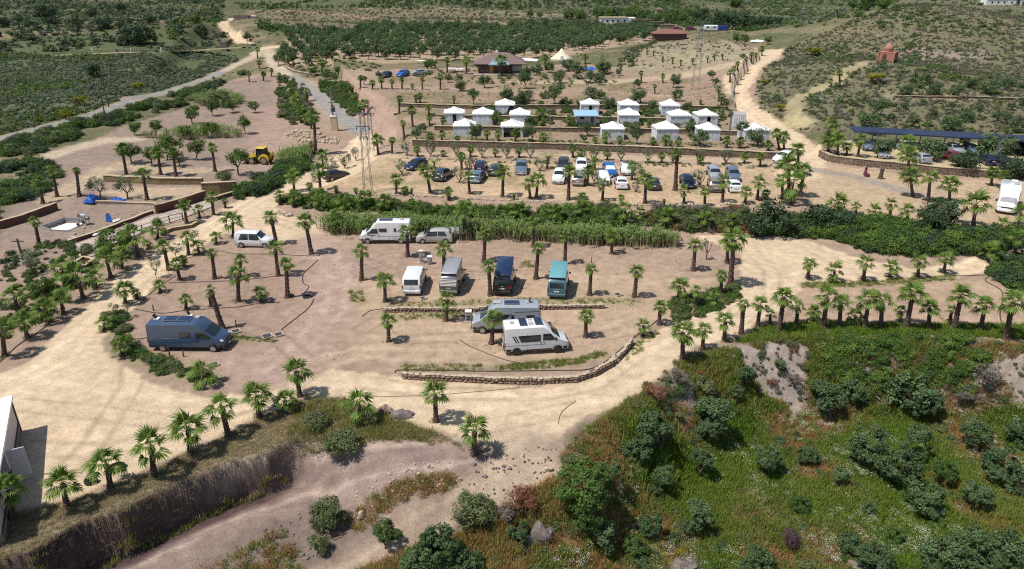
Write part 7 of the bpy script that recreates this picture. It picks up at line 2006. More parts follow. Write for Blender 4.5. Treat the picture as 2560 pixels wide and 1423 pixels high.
sct('roadside_bushes', [(-60, 372), (0, 360), (150, 322), (300, 280), (430, 242), (540, 202), (620, 180), (600, 200), (540, 225), (470, 262), (330, 300), (180, 350), (60, 398), (-60, 430)], 420, .6, 1.9, CLOUD['green'][:3] + CLOUD['dark'][:2] + CLOUD['feather'][:2], 'dark green bushes below the paved road', 4, keep=patch(.12, 37, .35, .5))
sct('plot_bushes', [(-80, 430), (20, 415), (90, 405), (160, 430), (120, 470), (80, 510), (20, 545), (-80, 570)], 260, .6, 1.7, CLOUD['green'][:3] + CLOUD['dark'][:2] + CLOUD['olive'][:2], 'thick bushes at the left end of the building plot', 5, avoid=2, keep=patch(.15, 38, .3, .5))
TOPL = [(-200, 2), (560, 2), (545, 60), (590, 104), (560, 128), (300, 132), (-200, 134)]
sct('valley_bushes', TOPL, 2400, 1.0, 3.0, B_OLV + B_DRK + B_SAGE, 'dark bushes and trees massed on the far valley side', 6, keep=patch(.03, 39, .38, .55), lift=.4)
sct('valley_green', TOPL, 2600, .7, 1.8, B_GRN + B_SAGE + B_DRK, 'green and brown scrub between the far valley trees', 7)
sct('ravine_reeds', [(420, 60), (520, 10), (560, 60), (480, 120), (430, 122)], 160, 1.2, 2.6, B_LIME + B_GRN, 'light green thicket filling the ravine', 8)
sct('slope_scrub', [(640, 30), (1640, 20), (1640, 64), (1000, 68), (720, 90), (640, 100)], 2600, .5, 1.6, B_HILL + B_OLV + B_GRY, 'low brown scrub on the slope above the grove', 9)
sct('slope_hedge', [(640, 62), (780, 72), (960, 62), (1200, 66), (1500, 68), (1500, 74), (1000, 72), (760, 84), (650, 84)], 260, 1.2, 2.6, B_GRN + B_DRK + B_OLV, 'dark bushes lining the back of the grove', 10, avoid=2, lift=.4)
sct('top_scrub', [(560, -6), (1700, -6), (1700, 18), (1300, 26), (900, 20), (620, 30)], 1500, 1.0, 3.0, B_GRN + B_OLV + B_DRK, 'green wooded scrub along the far top of the slope', 11, lift=.4, keep=patch(.02, 40, .3, .5))
sct('east_scrub', [(1640, -6), (2640, -6), (2640, 20), (2280, 34), (2060, 64), (1960, 70), (1700, 58), (1640, 58)], 2200, .9, 2.8, B_GRN + B_OLV + B_SAGE, 'green scrub on the far fields right of the farm', 12, lift=.4, keep=patch(.025, 41, .3, .5))
sct('farm_thicket', [(1500, 28), (1760, 28), (1780, 60), (1700, 68), (1660, 60), (1500, 44)], 320, 1.6, 3.2, B_GRN + B_DRK, 'thick green trees around the far farm', 13, lift=.4)
RH = [(1962, 122), (2060, 82), (2230, 20), (2640, 10), (2640, 345), (2420, 340), (2130, 330), (2050, 335), (1990, 318), (1900, 272), (1862, 232), (1905, 170), (1955, 140)]
sct('hill_scrub', RH, 12500, .35, 1.0, B_HILL + B_HILL + B_SAGE + B_GRY, 'low dry scrub covering the shrine hill', 14)
sct('hill_bushes', RH, 1300, .5, 1.5, B_OLV + B_GRN, 'green bushes dotted over the shrine hill', 15, keep=patch(.06, 42, .45, .6))
sct('hill_lime', RH, 260, .4, 1.1, B_LIME, 'yellow-green bushes in patches on the shrine hill', 16, keep=patch(.05, 43, .58, .68))
sct('mound_scrub', MND, 420, .2, .8, B_HILL + B_GRY, 'sparse dry tufts on the mound', 17, avoid=2)
sct('mound_fringe', [(1540, 175), (1570, 125), (1640, 104), (1600, 130), (1590, 165)], 160, .5, 1.3, B_OLV + B_HILL, 'scrub on the west flank of the mound', 18, avoid=2)
sct('hedge_shrubbery', [(1870, 560), (1960, 552), (2080, 545), (2200, 560), (2330, 582), (2440, 590), (2560, 588), (2640, 575), (2640, 596), (2440, 632), (2300, 640), (2180, 630), (2080, 596), (1960, 588), (1880, 582)], 620, .6, 1.5, CLOUD['dark'][:2] + CLOUD['green'][:3] + CLOUD['green'][:3] + CLOUD['bright'][:1], 'dense dark green hedge bank between car park and sandy plaza', 19, avoid=2, lift=.4)
sct('east_bushes', [(2480, 660), (2640, 620), (2640, 740), (2540, 730), (2470, 690)], 130, .6, 1.5, CLOUD['green'][:3] + CLOUD['dark'][:2], 'dark green bushes right of the sandy lane', 20, avoid=2, lift=.3)
DITCH = [(690, 500), (760, 494), (950, 512), (1250, 524), (1600, 532), (1850, 536), (1865, 578), (1740, 578), (1500, 566), (1200, 550), (950, 536), (740, 520)]
sct('ditch_bushes', DITCH, 520, .5, 1.3, CLOUD['green'][:3] + CLOUD['bright'] + CLOUD['feather'][:2], 'green bushes along the ditch above the reeds', 21, avoid=2, keep=lambda x, y: np.where(x < 14, 1.0, .35))
sct('ditch_brown', [(1640, 520), (1860, 524), (1865, 580), (1700, 578), (1600, 560)], 160, .5, 1.2, CLOUD['feather'][:2] + CLOUD['red'][:1] + CLOUD['grey'][:2], 'brownish scrub at the right end of the ditch', 22, avoid=2)
sct('road_verge_scrub', [(700, 190), (760, 215), (780, 260), (780, 310), (730, 315), (700, 290), (690, 240)], 230, .5, 1.4, CLOUD['feather'][:2] + CLOUD['green'][:3] + CLOUD['grey'][:2], 'dry green scrub on the road bank above the stone heap', 23, avoid=2)
sct('road_verge_hedge', [(800, 205), (860, 215), (900, 262), (905, 290), (880, 290), (850, 262), (800, 225)], 230, .5, 1.4, CLOUD['feather'][:2] + CLOUD['green'][:3] + CLOUD['green'][:3], 'green scrub on the right bank of the paved road', 24, avoid=2)
sct('lane_hedge', [(585, 488), (620, 470), (690, 430), (740, 400), (760, 390), (770, 420), (720, 455), (650, 490), (600, 505)], 200, .6, 1.6, CLOUD['green'][:3] + CLOUD['green'][:3] + CLOUD['dark'][:2], 'thick green bushes along the lane below the digger', 25, avoid=2, lift=.5)
sct('plot_undergrowth', [(0, 640), (160, 600), (260, 640), (220, 720), (140, 790), (0, 850)], 150, .25, .9, CLOUD['green'][:3] + CLOUD['feather'][:2] + CLOUD['dark'][:2], 'low bushes between the left-hand palms', 26, avoid=2)
sct('verge_shrubs', [(265, 790), (300, 770), (320, 830), (350, 880), (430, 905), (540, 930), (540, 965), (430, 945), (330, 915), (280, 860)], 110, .2, .8, CLOUD['green'][:3] + CLOUD['olive'][:2] + CLOUD['feather'][:2], 'green weeds and shrubs on the verge by the blue camper', 27, avoid=2)
sct('junction_weeds', [(1670, 760), (1760, 735), (1840, 715), (1850, 745), (1780, 785), (1690, 805)], 130, .2, .75, CLOUD['feather'][:2] + CLOUD['green'][:3], 'dry weeds round the palms at the sandy junction', 28, avoid=2)
sct('terrace_bushes', [(1180, 268), (1380, 258), (1820, 262), (1840, 300), (1870, 332), (1500, 328), (1180, 322)], 260, .3, 1.3, CLOUD['green'][:3] + CLOUD['olive'][:2], 'small bushes planted between the tents', 29, avoid=2)
sct('terrace_weeds', [(1040, 352), (1960, 386), (1960, 374), (1040, 345)], 200, .15, .5, B_GRN + B_FTH, 'green weeds along the lip of the front tent terrace', 30, avoid=2)
sct('park_weeds', [(1000, 402), (1960, 424), (1960, 412), (1000, 395)], 240, .15, .5, B_GRN + B_FTH, 'green weeds in the planted strip above the car park', 31, avoid=2)
sct('field_bushes', [(960, 185), (1300, 172), (1560, 175), (1540, 215), (1300, 225), (1100, 200)], 170, .4, 1.3, B_GRN + B_OLV + B_FTH, 'small bushes about the brown-roofed house', 32, avoid=2)

sct('wild_scrub', [(-260, 430), (-260, 6), (2820, 6), (2820, 340), (2000, 330), (1860, 230), (1900, 160), (1560, 175), (900, 210), (700, 180), (600, 200), (300, 300), (0, 420)], 9000, .3, .9, B_HILL + B_SAGE + B_OLV + B_GRY, 'thin low scrub over all the wild slopes', 33)
sct('roadhead_scrub', [(690, 140), (760, 120), (960, 168), (940, 182), (800, 196), (740, 178)], 160, .4, 1.2, B_GRN + B_HILL + B_OLV, 'bushes along the front edge of the grove', 34, avoid=2)
# canes: straw-coloured stems, green leaf blades above
M_CANE = leafmat('cane_straw', (.38, .35, .2), (.54, .49, .3), trans=.3); M_CANEL = leafmat('cane_leaf', (.13, .21, .05), (.26, .35, .11), trans=.4)
def reed_me(seed):
    rg = np.random.default_rng(seed); V = []; F = []; lc = []; mi = []
    for i in range(12):
        x, y = rg.normal(0, .28, 2); h = rg.uniform(.75, 1.1); lx, ly = rg.normal(0, .08, 2); k = len(V); w = .022
        V += [(x - w, y, -.03), (x + w, y, -.03), (x + w * .6 + lx, y + ly, h), (x - w * .6 + lx, y + ly, h), (x, y - w, -.03), (x, y + w, -.03)]
        F += [(k, k + 1, k + 2, k + 3), (k + 4, k + 5, k + 2)]; lc += [rg.random()] * 2; mi += [0, 0]
        for j in range(7):
            t_ = rg.uniform(.5, 1.0); a = rg.uniform(0, 6.28); L = rg.uniform(.16, .28); bx, by, bz = x + lx * t_, y + ly * t_, h * t_; k = len(V); px, py = -math.sin(a) * .022, math.cos(a) * .022
            V += [(bx - px, by - py, bz), (bx + px, by + py, bz), (bx + math.cos(a) * L * .6 + px, by + math.sin(a) * L * .6 + py, bz + .10), (bx + math.cos(a) * L * .6 - px, by + math.sin(a) * L * .6 - py, bz + .10), (bx + math.cos(a) * L, by + math.sin(a) * L, bz + .03)]
            F += [(k, k + 1, k + 2, k + 3), (k + 3, k + 2, k + 4)]; lc += [rg.random()] * 2; mi += [1, 1]
    me = add_me('reed_clump', V, F, M_CANE, lc=lc); me.materials.append(M_CANEL); me.polygons.foreach_set('material_index', np.array(mi, np.int32)); return me
REEDS = [reed_me(i) for i in range(4)]
def reeds(name, pix, n, lo, hi, label, seed, keep=None):
    p = pts_in(pix, n, seed, 2, keep); q = np.random.default_rng(seed); s_ = q.uniform(lo, hi, len(p))
    return scatter(name, p, s_, REEDS, label, 'reeds', seed, zs=None)
reeds('reeds', [(805, 572), (880, 562), (1050, 568), (1300, 584), (1500, 598), (1690, 606), (1700, 616), (1500, 614), (1340, 604), (1130, 594), (1000, 584), (850, 586)], 360, 1.0, 2.1, 'dense green cane reeds in a long belt behind the campers', 41)
reeds('reeds', [(480, 252), (560, 238), (620, 258), (600, 272), (500, 268)], 60, 1.5, 2.2, 'pale dry canes behind the fruit trees', 42)
reeds('reeds', [(350, 345), (520, 318), (600, 330), (600, 345), (420, 352)], 110, .9, 1.5, 'thin pale canes between the rows of fruit trees', 43)
reeds('reeds', [(700, 400), (760, 385), (770, 402), (720, 420)], 60, 1.3, 2.0, 'green canes by the lane beside the digger', 44)

M_GRG = leafmat('grass_green', (.10, .17, .02), (.22, .31, .05), trans=.4); M_GRY2 = leafmat('grass_olive', (.17, .185, .04), (.30, .295, .09), trans=.35); M_GRB = leafmat('grass_rust', (.28, .15, .05), (.42, .25, .11), trans=.35); M_GRD = leafmat('grass_dry', (.29, .235, .13), (.43, .36, .21), trans=.3)
TG_ = [tuft_me('grass_tuft', 500 + i, M_GRG, 26, .42, .32, .016) for i in range(3)]; TO_ = [tuft_me('grass_tuft', 510 + i, M_GRY2, 26, .45, .32, .014) for i in range(3)]
TB_ = [tuft_me('grass_tuft', 520 + i, M_GRB, 26, .40, .32, .013, .8) for i in range(3)]; TD_ = [tuft_me('dry_tuft', 530 + i, M_GRD, 20, .22, .25, .012, .9) for i in range(3)]
def gras(name, pix, n, lo, hi, ms, label, seed, keep=None, avoid=.5):
    p = pts_in(pix, n, seed, avoid, keep); q = np.random.default_rng(seed); return scatter(name, p, q.uniform(lo, hi, len(p)), ms, label, 'grass', seed)
VAL = [(1385, 1160), (1450, 1080), (1560, 1020), (1680, 1000), (1800, 1030), (1950, 1020), (2100, 1000), (2300, 1020), (2700, 1000), (2760, 1500), (1180, 1500), (1230, 1420), (1330, 1330), (1390, 1250)]
fN = lambda x, y: fbm(x * .22, y * .22, 51, 4)
gras('grass', VAL, 15000, .7, 1.5, TG_, 'lush green grass filling the low valley', 51, keep=lambda x, y: 1 - .95 * smooth(.42, .50, fN(x, y)))
gras('grass', VAL, 5000, .7, 1.5, TO_, 'olive-green grass patches in the low valley', 52, keep=lambda x, y: smooth(.38, .45, fN(x, y)) * (1 - smooth(.50, .56, fN(x, y))) + .08)
gras('grass', VAL, 4600, .6, 1.2, TB_ + TB_ + TD_, 'rust-brown dry grass patches in the low valley', 53, keep=lambda x, y: smooth(.45, .54, fN(x, y)))
BANK = [(1690, 905), (1760, 885), (1960, 845), (2250, 852), (2560, 862), (2700, 880), (2700, 1010), (2300, 1030), (2000, 1015), (1800, 1040), (1600, 1030), (1480, 1070), (1560, 1012)]
gras('grass', BANK, 1800, .6, 1.2, TO_ + TB_, 'olive and brown grass on the bank below the palm row', 54, keep=patch(.25, 45, .36, .5))
gras('grass', BANK, 2200, .7, 1.4, TG_ + TO_, 'green grass and weeds on the bank below the palm row', 55, keep=lambda x, y: smooth(.42, .55, fbm(x * .2, y * .2, 46, 3)) * smooth(12, 22, x))
sct('bank_bushes', [(2040, 850), (2420, 850), (2460, 900), (2420, 990), (2150, 1000), (2060, 940)], 300, .35, .95, CLOUD['green'][:3] + CLOUD['bright'][:2], 'green bushes overgrowing the middle of the bank', 56, avoid=2)
sct('bank_scrub', BANK, 360, .15, .6, CLOUD['grey'] + CLOUD['feather'] + CLOUD['red'][:1] + CLOUD['olive'][:1], 'grey and reddish dry scrub on the bank', 57, avoid=2)
sct('valley_weeds', VAL, 520, .2, .75, CLOUD['green'][:3] + CLOUD['olive'][:2] + CLOUD['feather'][:1], 'leafy weeds scattered through the valley grass', 58)
gras('grass', [(1830, 860), (1900, 822), (2000, 808), (2560, 815), (2640, 850), (2400, 842), (2130, 842), (1960, 848)], 1500, .6, 1.1, TG_, 'green grass round the feet of the palm row', 59, avoid=2)
gras('dry_grass', strip, 6500, .4, .9, TD_, 'short dry grass on the strip above the earth cut', 60)
gras('grass', [(740, 1010), (860, 1000), (930, 1030), (1080, 1080), (1100, 1105), (950, 1100), (850, 1130), (720, 1110)], 800, .6, 1.2, TO_ + TD_, 'yellow-green grass on the slope beside the lower track', 61, avoid=2)
gras('dry_grass', [(60, 1420), (330, 1330), (560, 1240), (700, 1190), (720, 1210), (560, 1275), (330, 1370), (100, 1460)], 220, .5, 1.2, TD_ + TO_, 'dry tufts along the foot of the earth cut', 62, avoid=2)
gras('grass', [(1000, 1200), (1120, 1180), (1150, 1210), (950, 1290), (900, 1330), (850, 1300)], 260, .5, 1.1, TO_ + TB_, 'brown-green weeds on the ridge between the tracks', 63, avoid=2)
gras('dry_grass', [(500, 1423), (620, 1370), (700, 1330), (760, 1423), (640, 1500)], 130, .6, 1.3, TO_ + TB_ + TG_, 'rough grass at the bottom edge below the track', 64, avoid=2)
gras('grass', [(900, 1430), (1180, 1330), (1260, 1280), (1390, 1200), (1400, 1260), (1330, 1330), (1180, 1500), (900, 1500)], 2200, .7, 1.4, TO_ + TB_, 'tall brown-green grass beside the right-hand track', 65, avoid=2)
VERG = [[(1005, 912), (1205, 912), (1205, 928), (1005, 928)], [(1240, 926), (1345, 924), (1460, 908), (1520, 885), (1500, 880), (1440, 896), (1240, 914)], [(985, 772), (1210, 764), (1600, 760), (1600, 748), (1340, 745), (985, 758)], [(872, 728), (905, 728), (912, 752), (880, 760)],
        [(1000, 800), (1210, 796), (1210, 782), (1000, 785)], [(2005, 720), (2160, 718), (2390, 700), (2390, 688), (2160, 702), (2005, 706)], [(560, 835), (690, 848), (690, 858), (560, 846)], [(1560, 905), (1585, 860), (1640, 825), (1650, 832), (1600, 880)], [(1300, 655), (1345, 652), (1345, 668), (1300, 672)]]
for i, pv in enumerate(VERG):
    gras('grass', pv, (90, 300, 190, 60, 110, 420, 70, 70, 40)[i], .3, .7, TG_ + TO_, ('thin grass behind the low lane wall, west part', 'bright grass behind the curving lane wall', 'patchy grass above the low edge walls', 'single round patch of weeds on the pitch', 'weeds at the foot of the low edge wall', 'green weeds on the strip between the sandy lanes', 'weeds round the drain frames by the blue camper', 'weeds at the end of the curving lane wall', 'patch of weeds beside the teal bus')[i], 70 + i, avoid=2)
pf = np.array([q for q in PALM_FEET if q[2] > 12]); q = np.random.default_rng(91)
lp = np.repeat(pf[:, :2], 9, 0) + q.normal(0, .34, (len(pf) * 9, 2)); lp = np.column_stack([lp, hq(lp[:, 0], lp[:, 1])])
scatter('palm_litter', lp, q.uniform(.3, .8, len(lp)), TD_ + TO_[:1] + [tuft_me('dry_tuft', 540, M_DEAD, 18, .2, .25, .014, .9)], 'dry weeds and dead leaf litter round the feet of the palms', 'litter', 91)
CW = [(300, 640), (800, 620), (1740, 640), (1800, 700), (1560, 860), (1100, 905), (700, 900), (420, 860), (300, 780)]
lp = pts_in(CW, 900, 92, 2, patch(.3, 93, .4, .6)); scatter('pitch_weeds', lp, q.uniform(.12, .38, len(lp)), TD_ + TO_[:1], 'sparse dry weeds on the beaten soil of the pitches', 'weeds', 92)
lp = pts_in([(800, 470), (1950, 415), (1990, 505), (1000, 484)], 700, 94, 2, patch(.3, 95, .42, .6)); scatter('park_grass', lp, q.uniform(.15, .45, len(lp)), TD_ + TO_[:2], 'sparse dry grass on the floor of the car park', 'grass', 94)
lp = pts_in([(980, 190), (1800, 195), (1830, 300), (1950, 385), (1040, 352), (960, 280)], 2200, 96, 2, patch(.15, 97, .4, .6)); scatter('terrace_grass', lp, q.uniform(.3, .9, len(lp)), TD_ + TO_, 'dry grass on the field terraces round the tents', 'grass', 96)
heap('loose_stones', CW, 420, .04, .12, PALES, 'small pale stones strewn over the pitches', 12)
# flowers: white umbels and yellow daisies among the grass
M_WF = leafmat('white_flowers', (.55, .56, .42), (.78, .78, .66), trans=.2); M_YF = leafmat('yellow_flowers', (.50, .46, .02), (.65, .58, .05), trans=.2)
WF_ = [leaf_cloud('flower_clump', 600 + i, M_WF, 14, 4, .06, shape=(1, 1, .3), clump=.5) for i in range(2)]; YF_ = [leaf_cloud('flower_clump', 610, M_YF, 14, 4, .05, shape=(1, 1, .3), clump=.5)]
p = pts_in(VAL, 700, 80, .5, lambda x, y: smooth(.56, .66, fbm(x * .35, y * .35, 81, 3)) + .06); p[:, 2] += .42
scatter('white_wildflowers', p, np.random.default_rng(1).uniform(.3, .6, len(p)), WF_, 'white wild flowers sprinkled through the valley grass', 'flowers', 81)
p = pts_in([(1560, 1330), (1720, 1330), (1720, 1400), (1600, 1400), (1280, 1370), (1280, 1400)], 90, 82, 2, patch(.6, 83, .45, .6)); p[:, 2] += .4
scatter('yellow_wildflowers', p, np.random.default_rng(2).uniform(.2, .4, len(p)), YF_, 'yellow wild flowers near the bottom of the valley', 'flowers', 82)

# ---------------------------------------------------------------- things on the ground of the camp
M_HOSE = pm('black_hose', (.035, .028, .026), rough=.6)
def hose(pix, label, r=.045, lift=.03, name='hose', mat=None):
    P = [Vector(q) for q in path(pix)]
    Q = []
    for i in range(len(P) - 1):       # smooth curve through the measured points
        p0, p1, p2, p3 = P[max(i - 1, 0)], P[i], P[i + 1], P[min(i + 2, len(P) - 1)]
        for k in range(8):
            t_ = k / 8; Q.append(.5 * ((2 * p1) + (p2 - p0) * t_ + (2 * p0 - 5 * p1 + 4 * p2 - p3) * t_ ** 2 + (3 * p1 - p0 - 3 * p2 + p3) * t_ ** 3))
    Q.append(P[-1]); o = P[0]
    pts = [(q.x - o.x, q.y - o.y, float(hq(q.x, q.y)) + lift - o.z) for q in Q]
    return tag(ob(name, MB().tube(pts, r, 5).me(name, mat or M_HOSE), None, o), label, 'hose')
hose([(795, 651), (775, 669), (758, 686), (758, 708), (772, 718), (759, 734)], 'black hose curling across the pitch beside the tall palm')
hose([(785, 747), (772, 770), (738, 798), (703, 825)], 'black hose running down the pitch towards the drain frames')
hose([(335, 773), (402, 784), (461, 777), (523, 773), (604, 767), (647, 759), (700, 756)], 'long black hose lying behind the dark blue camper')
hose([(327, 850), (355, 847), (385, 842)], 'short black hose leading to the rear of the blue camper')
hose([(576, 842), (618, 843), (660, 848), (697, 852)], 'black hose in front of the drain frames')
hose([(422, 708), (478, 706), (576, 703), (640, 697), (700, 690)], 'black hose crossing the upper grey pitch')
hose([(543, 627), (596, 635), (686, 636), (760, 640), (800, 640)], 'black hose in front of the small white van')
hose([(2366, 690), (2420, 690), (2470, 689), (2464, 703), (2501, 725), (2507, 745), (2500, 790), (2515, 840)], 'thin black hose winding over the sandy ground at the right edge')
hose([(987, 932), (1003, 926), (1100, 927), (1240, 929), (1380, 927), (1480, 922), (1545, 880), (1590, 840), (1630, 812), (1655, 790)], 'black pipe laid behind the curving lane wall')
hose([(1149, 849), (1174, 866), (1258, 899), (1320, 911)], 'thin hose lying beside the white van camper', .03)
hose([(1897, 849), (1927, 852), (1984, 838), (2034, 840), (2100, 842)], 'black pipe along the foot of the palm row')
hose([(905, 792), (925, 778), (960, 772)], 'short hose at the end of the low edge wall', .03)
hose([(0, 906), (40, 868), (80, 842), (118, 815)], 'black pipe along the left edge of the sandy lane')
hose([(330, 760), (365, 742), (400, 716), (440, 690)], 'black pipe beside the sandy lane by the young palms', .035)
hose([(925, 993), (1090, 988), (1300, 970)], 'thin cable lying across the sandy lane', .018, .02, 'cable')
hose([(1395, 1060), (1405, 1030), (1440, 1003)], 'thin dry branch lying on the sandy lane', .02, .03, 'fallen_branch', M_WOOD)
hose([(2040, 871), (2120, 940), (2197, 1009)], 'long thin pole lying down the overgrown bank', .05, .45, 'fallen_pole', pm('weathered_pole', (.3, .27, .22), var=.2))
def coil(u, v, label, R_=.42, n=4):
    p = at(u, v); m = MB(); pts = []
    for k in range(n * 14): a = k / 14 * 2 * math.pi; rr = R_ * (1 + .12 * math.sin(k * .9)); pts.append((rr * math.cos(a), rr * math.sin(a) * .8, .05 + .025 * k / 14 * 2))
    return tag(ob('hose_coil', m.tube(pts, .04, 5).me('hose_coil', M_HOSE), None, p), label, 'hose')
coil(295, 1170, 'coil of black hose on the lane edge beside the third palm'); coil(229, 1208, 'tangled bundle of black hose between two palms', .34, 5); coil(724, 742, 'coil of black hose at the foot of a tall palm', .4, 3); coil(768, 744, 'coil of dark hose beside the beaten track', .4, 3)
p = at(1743, 897); g = root('tyre', p, 'old black tyre lying beside the palm above the bank', 'tyre')
MB().lathe([(.28, -.1), (.42, -.11), (.48, 0), (.42, .11), (.28, .1)], 20).build('tread', M_TYRE, g, 40, (0, 0, .14), (R(12), 0, 0)); MB().lathe([(.26, -.06), (.3, -.06), (.3, .06), (.26, .06)], 16).build('bead', M_TYRE, g, 40, (0, 0, .14), (R(12), 0, 0))
M_BOXG = pm('grey_cabinet', (.30, .31, .32), rough=.6, var=.06)
def pedestal(u, v, w, d, h, label, base=True, win=False):
    p = at(u, v); g = root('service_pedestal', p, label, 'cabinet')
    MB().cbox((0, d / 2, h / 2 + .06), (w, d, h), .03).build('cabinet', M_BOXG, g); MB().box((0, d / 2, h + .085), (w + .06, d + .06, .05)).build('lid', M_PLATE, g)
    if base: MB().box((0, d / 2, .03), (w + .35, d + .35, .12)).build('plinth', M_CONC, g)
    for k in range(2): MB().box((0, -.012, h * (.35 + .3 * k)), (w * .6, .03, h * .14)).build('socket_cover', M_BLACKP if win else M_GREYW, g)
pedestal(1053, 659, .38, .42, 1.35, 'tall grey service pedestal on a concrete foot behind the buses')
pedestal(1074, 662, .50, .5, .8, 'short grey service box beside the tall pedestal', False)
pedestal(1171, 806, .55, .5, .95, 'white service pedestal at the nose of the silver camper', True, True)
def hatch(u, v, label, s=.8):
    p = at(u, v); g = root('drain_frame', p, label, 'frame', rz=.6)
    for k in range(4):
        a = k * math.pi / 2; MB().box((math.cos(a) * s / 2, math.sin(a) * s / 2, .06), (.09, s, .12), rz=a).build('frame_side', M_CONC, g)
    MB().box((0, 0, .015), (s * .9, s * .9, .03)).build('grate', M_INT, g)
hatch(668, 842, 'square concrete drain frame in the weeds by the camper, first'); hatch(1058, 747, 'square concrete drain frame behind the white bus', .6); hatch(590, 830, 'round-edged drain frame near the nose of the blue camper', .7); hatch(535, 913, 'square drain frame half buried in the verge weeds', .7); hatch(1545, 738, 'square drain frame near the end of the edge wall', .7); hatch(697, 838, 'square concrete drain frame in the weeds by the track, second', .7)
for u, v, h_, lab in ((424, 890, .8, 'short grey stake beside the rear wheel of the blue camper'), (459, 892, .6, 'short brown stake in the verge weeds'), (591, 819, .7, 'short dark stake near the drain frame'), (1304, 722, .9, 'brown marker stake between the black and teal buses'), (1478, 658, .7, 'thin stake in the weeds behind the teal bus'), (384, 777, .6, 'stump of a dead young palm behind the blue camper'), (699, 378, .9, 'thin post beside the digger track')):
    p = at(u, v); g = root('stake', p, lab, 'stake'); MB().tube([(0, 0, -.15), (.03, .0, h_)], [.07, .045], 6).build('post', M_WOOD, g); MB().lathe([(.05, h_ - .02), (.06, h_ + .02), (.02, h_ + .05)], 6, c=(.03, 0, 0)).build('post_top', M_WOOD, g)
p = at(2200, 447); g = root('palm_stump', p, 'cut palm trunk without crown beside the paved strip', 'stump'); ob('trunk', TRUNKS_P[1], g, None, (0, .05, 0), (.32, .32, 1.5)); MB().lathe([(.25, 1.48), (.2, 1.6), (.05, 1.62)], 9).build('cut_top', M_WOOD, g)
p = at(1136, 600); g = root('clothes_line', p, 'white sheet hanging on a line behind the silver people carrier', 'laundry')
for x in (-.8, .8): MB().tube([(x, 0, -.1), (x, 0, 1.7)], .03, 5).build('pole', M_POLE, g)
MB().tube([(-.8, 0, 1.65), (.8, 0, 1.65)], .012, 4).build('line', M_HOSE, g)
V = [(-.6 + .15 * i, .05 * math.sin(i * 1.3), 1.66 - k * .42) for i in range(9) for k in range(3)]
ob('sheet', add_me('sheet', V, [(i * 3 + k, i * 3 + 3 + k, i * 3 + 4 + k, i * 3 + 1 + k) for i in range(8) for k in range(2)], M_CANVAS, 60), g)
for i, (u, v, lab) in enumerate(((1128, 178, 'white parasol table left of the brown-roofed house'), (1148, 180, 'white garden table beside the brown-roofed house'), (1053, 160, 'small white canopy in the trees left of the house'))):
    p = at(u, v); g = root('garden_table', p, lab, 'table'); MB().box((0, 0, 1.0 if i == 2 else .75), (2.4, 1.6, .08)).build('table_top', M_CANVAS, g)
    for x in (-1, 1): MB().box((x, 0, .4), (.1, .8, .8)).build('leg', M_POLE, g)
# blue pool covers / tarps among far trees
tarp(1475, 174, 3.2, 2.4, .5, 'pale blue tarpaulin under the olives right of the house', 6); tarp(1895, 104, 5, 3, .5, 'white sheeting on the hill beside the far sandy road', 7).data.materials[0] = M_CANVAS

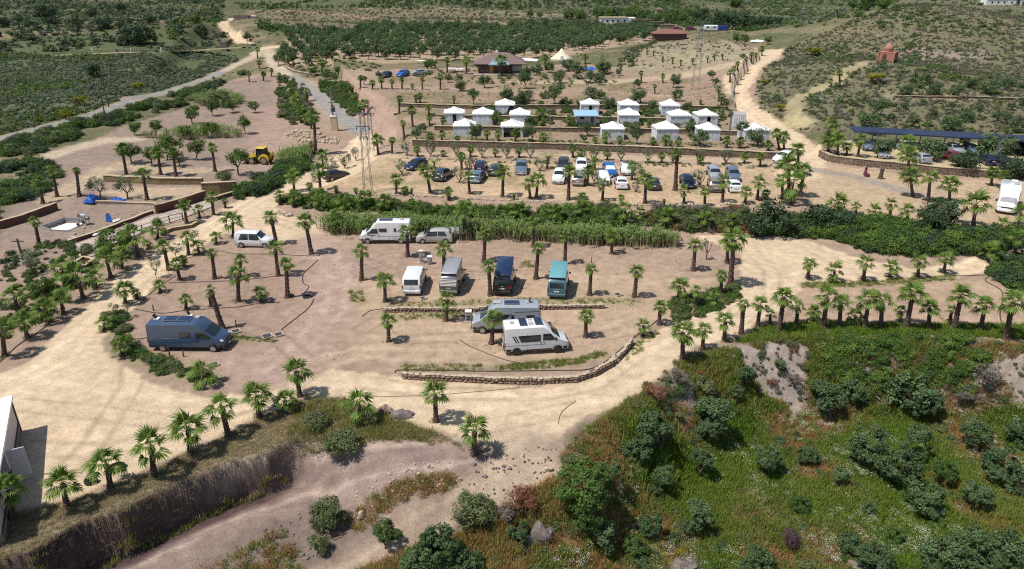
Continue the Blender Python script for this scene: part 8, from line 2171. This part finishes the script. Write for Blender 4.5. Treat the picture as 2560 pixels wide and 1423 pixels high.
# ---------------------------------------------------------------- one person on the paved strip
p = at(2162, 441); g = root('person', p, 'person in dark top and maroon skirt standing on the paved strip', 'person', rz=R(200))
M_SKIN = pm('skin', (.36, .2, .14), rough=.6, var=.05); M_TOP = pm('dark_top', (.05, .02, .025), rough=.9); M_SKIRT = pm('maroon_cloth', (.14, .02, .06), rough=.9, var=.25); M_HAIR = pm('dark_hair', (.02, .012, .01), rough=.6)
J = {'pel': (0, 0, .88, .13), 'waist': (0, 0, 1.02, .11), 'chest': (0, 0, 1.22, .135), 'neck': (0, 0, 1.38, .05), 'head': (.01, 0, 1.50, .085), 'crown': (.01, 0, 1.60, .07),
     'hl': (.0, .09, .84, .085), 'kl': (.04, .10, .46, .055), 'al': (0, .10, .08, .04), 'tl': (.15, .11, .035, .03), 'hr': (0, -.09, .84, .085), 'kr': (-.02, -.10, .46, .055), 'ar': (-.1, -.10, .08, .04), 'tr': (.04, -.11, .035, .03),
     'sl': (0, .18, 1.32, .05), 'el': (-.02, .24, 1.06, .04), 'wl': (.06, .25, .84, .03), 'fl': (.09, .25, .74, .022), 'sr': (0, -.18, 1.32, .05), 'er': (-.03, -.25, 1.06, .04), 'wr': (.1, -.24, .88, .03), 'fr': (.14, -.24, .79, .022)}
E = [('pel', 'waist'), ('waist', 'chest'), ('chest', 'neck'), ('neck', 'head'), ('head', 'crown'), ('pel', 'hl'), ('hl', 'kl'), ('kl', 'al'), ('al', 'tl'), ('pel', 'hr'), ('hr', 'kr'), ('kr', 'ar'), ('ar', 'tr'), ('chest', 'sl'), ('sl', 'el'), ('el', 'wl'), ('wl', 'fl'), ('chest', 'sr'), ('sr', 'er'), ('er', 'wr'), ('wr', 'fr')]
kk = list(J); me = bpy.data.meshes.new('body'); me.from_pydata([J[k][:3] for k in kk], [(kk.index(a), kk.index(b)) for a, b in E], []); me.materials.append(M_SKIN)
b_ = ob('body', me, g); md = b_.modifiers.new('skin', 'SKIN')
for i, k in enumerate(kk): me.skin_vertices[0].data[i].radius = (J[k][3], J[k][3]); me.skin_vertices[0].data[i].use_root = (k == 'pel')
b_.modifiers.new('sub', 'SUBSURF').levels = 1; b_.modifiers['sub'].render_levels = 1
MB().lathe([(.31, .2), (.27, .5), (.21, .8), (.15, 1.02), (.13, 1.04)], 14).build('skirt', M_SKIRT, g, 50)
MB().lathe([(.145, .98), (.15, 1.1), (.18, 1.26), (.16, 1.36), (.07, 1.4)], 14).build('top', M_TOP, g, 50)
MB().lathe([(.085, 1.44), (.105, 1.52), (.1, 1.62), (.05, 1.67)], 12, c=(-.025, 0, 0)).build('hair', M_HAIR, g, 50)
p = at(2166, 443); g = root('shoulder_bag', p + Vector((.1, 0, 0)), 'maroon bag standing beside the person on the paved strip', 'bag')
MB().cbox((.12, 0, .26), (.45, .3, .5), .08).build('bag_body', M_SKIRT, g); MB().tube([(-.05, 0, .5), (.12, 0, .72), (.28, 0, .5)], .02, 5).build('strap', M_TOP, g)
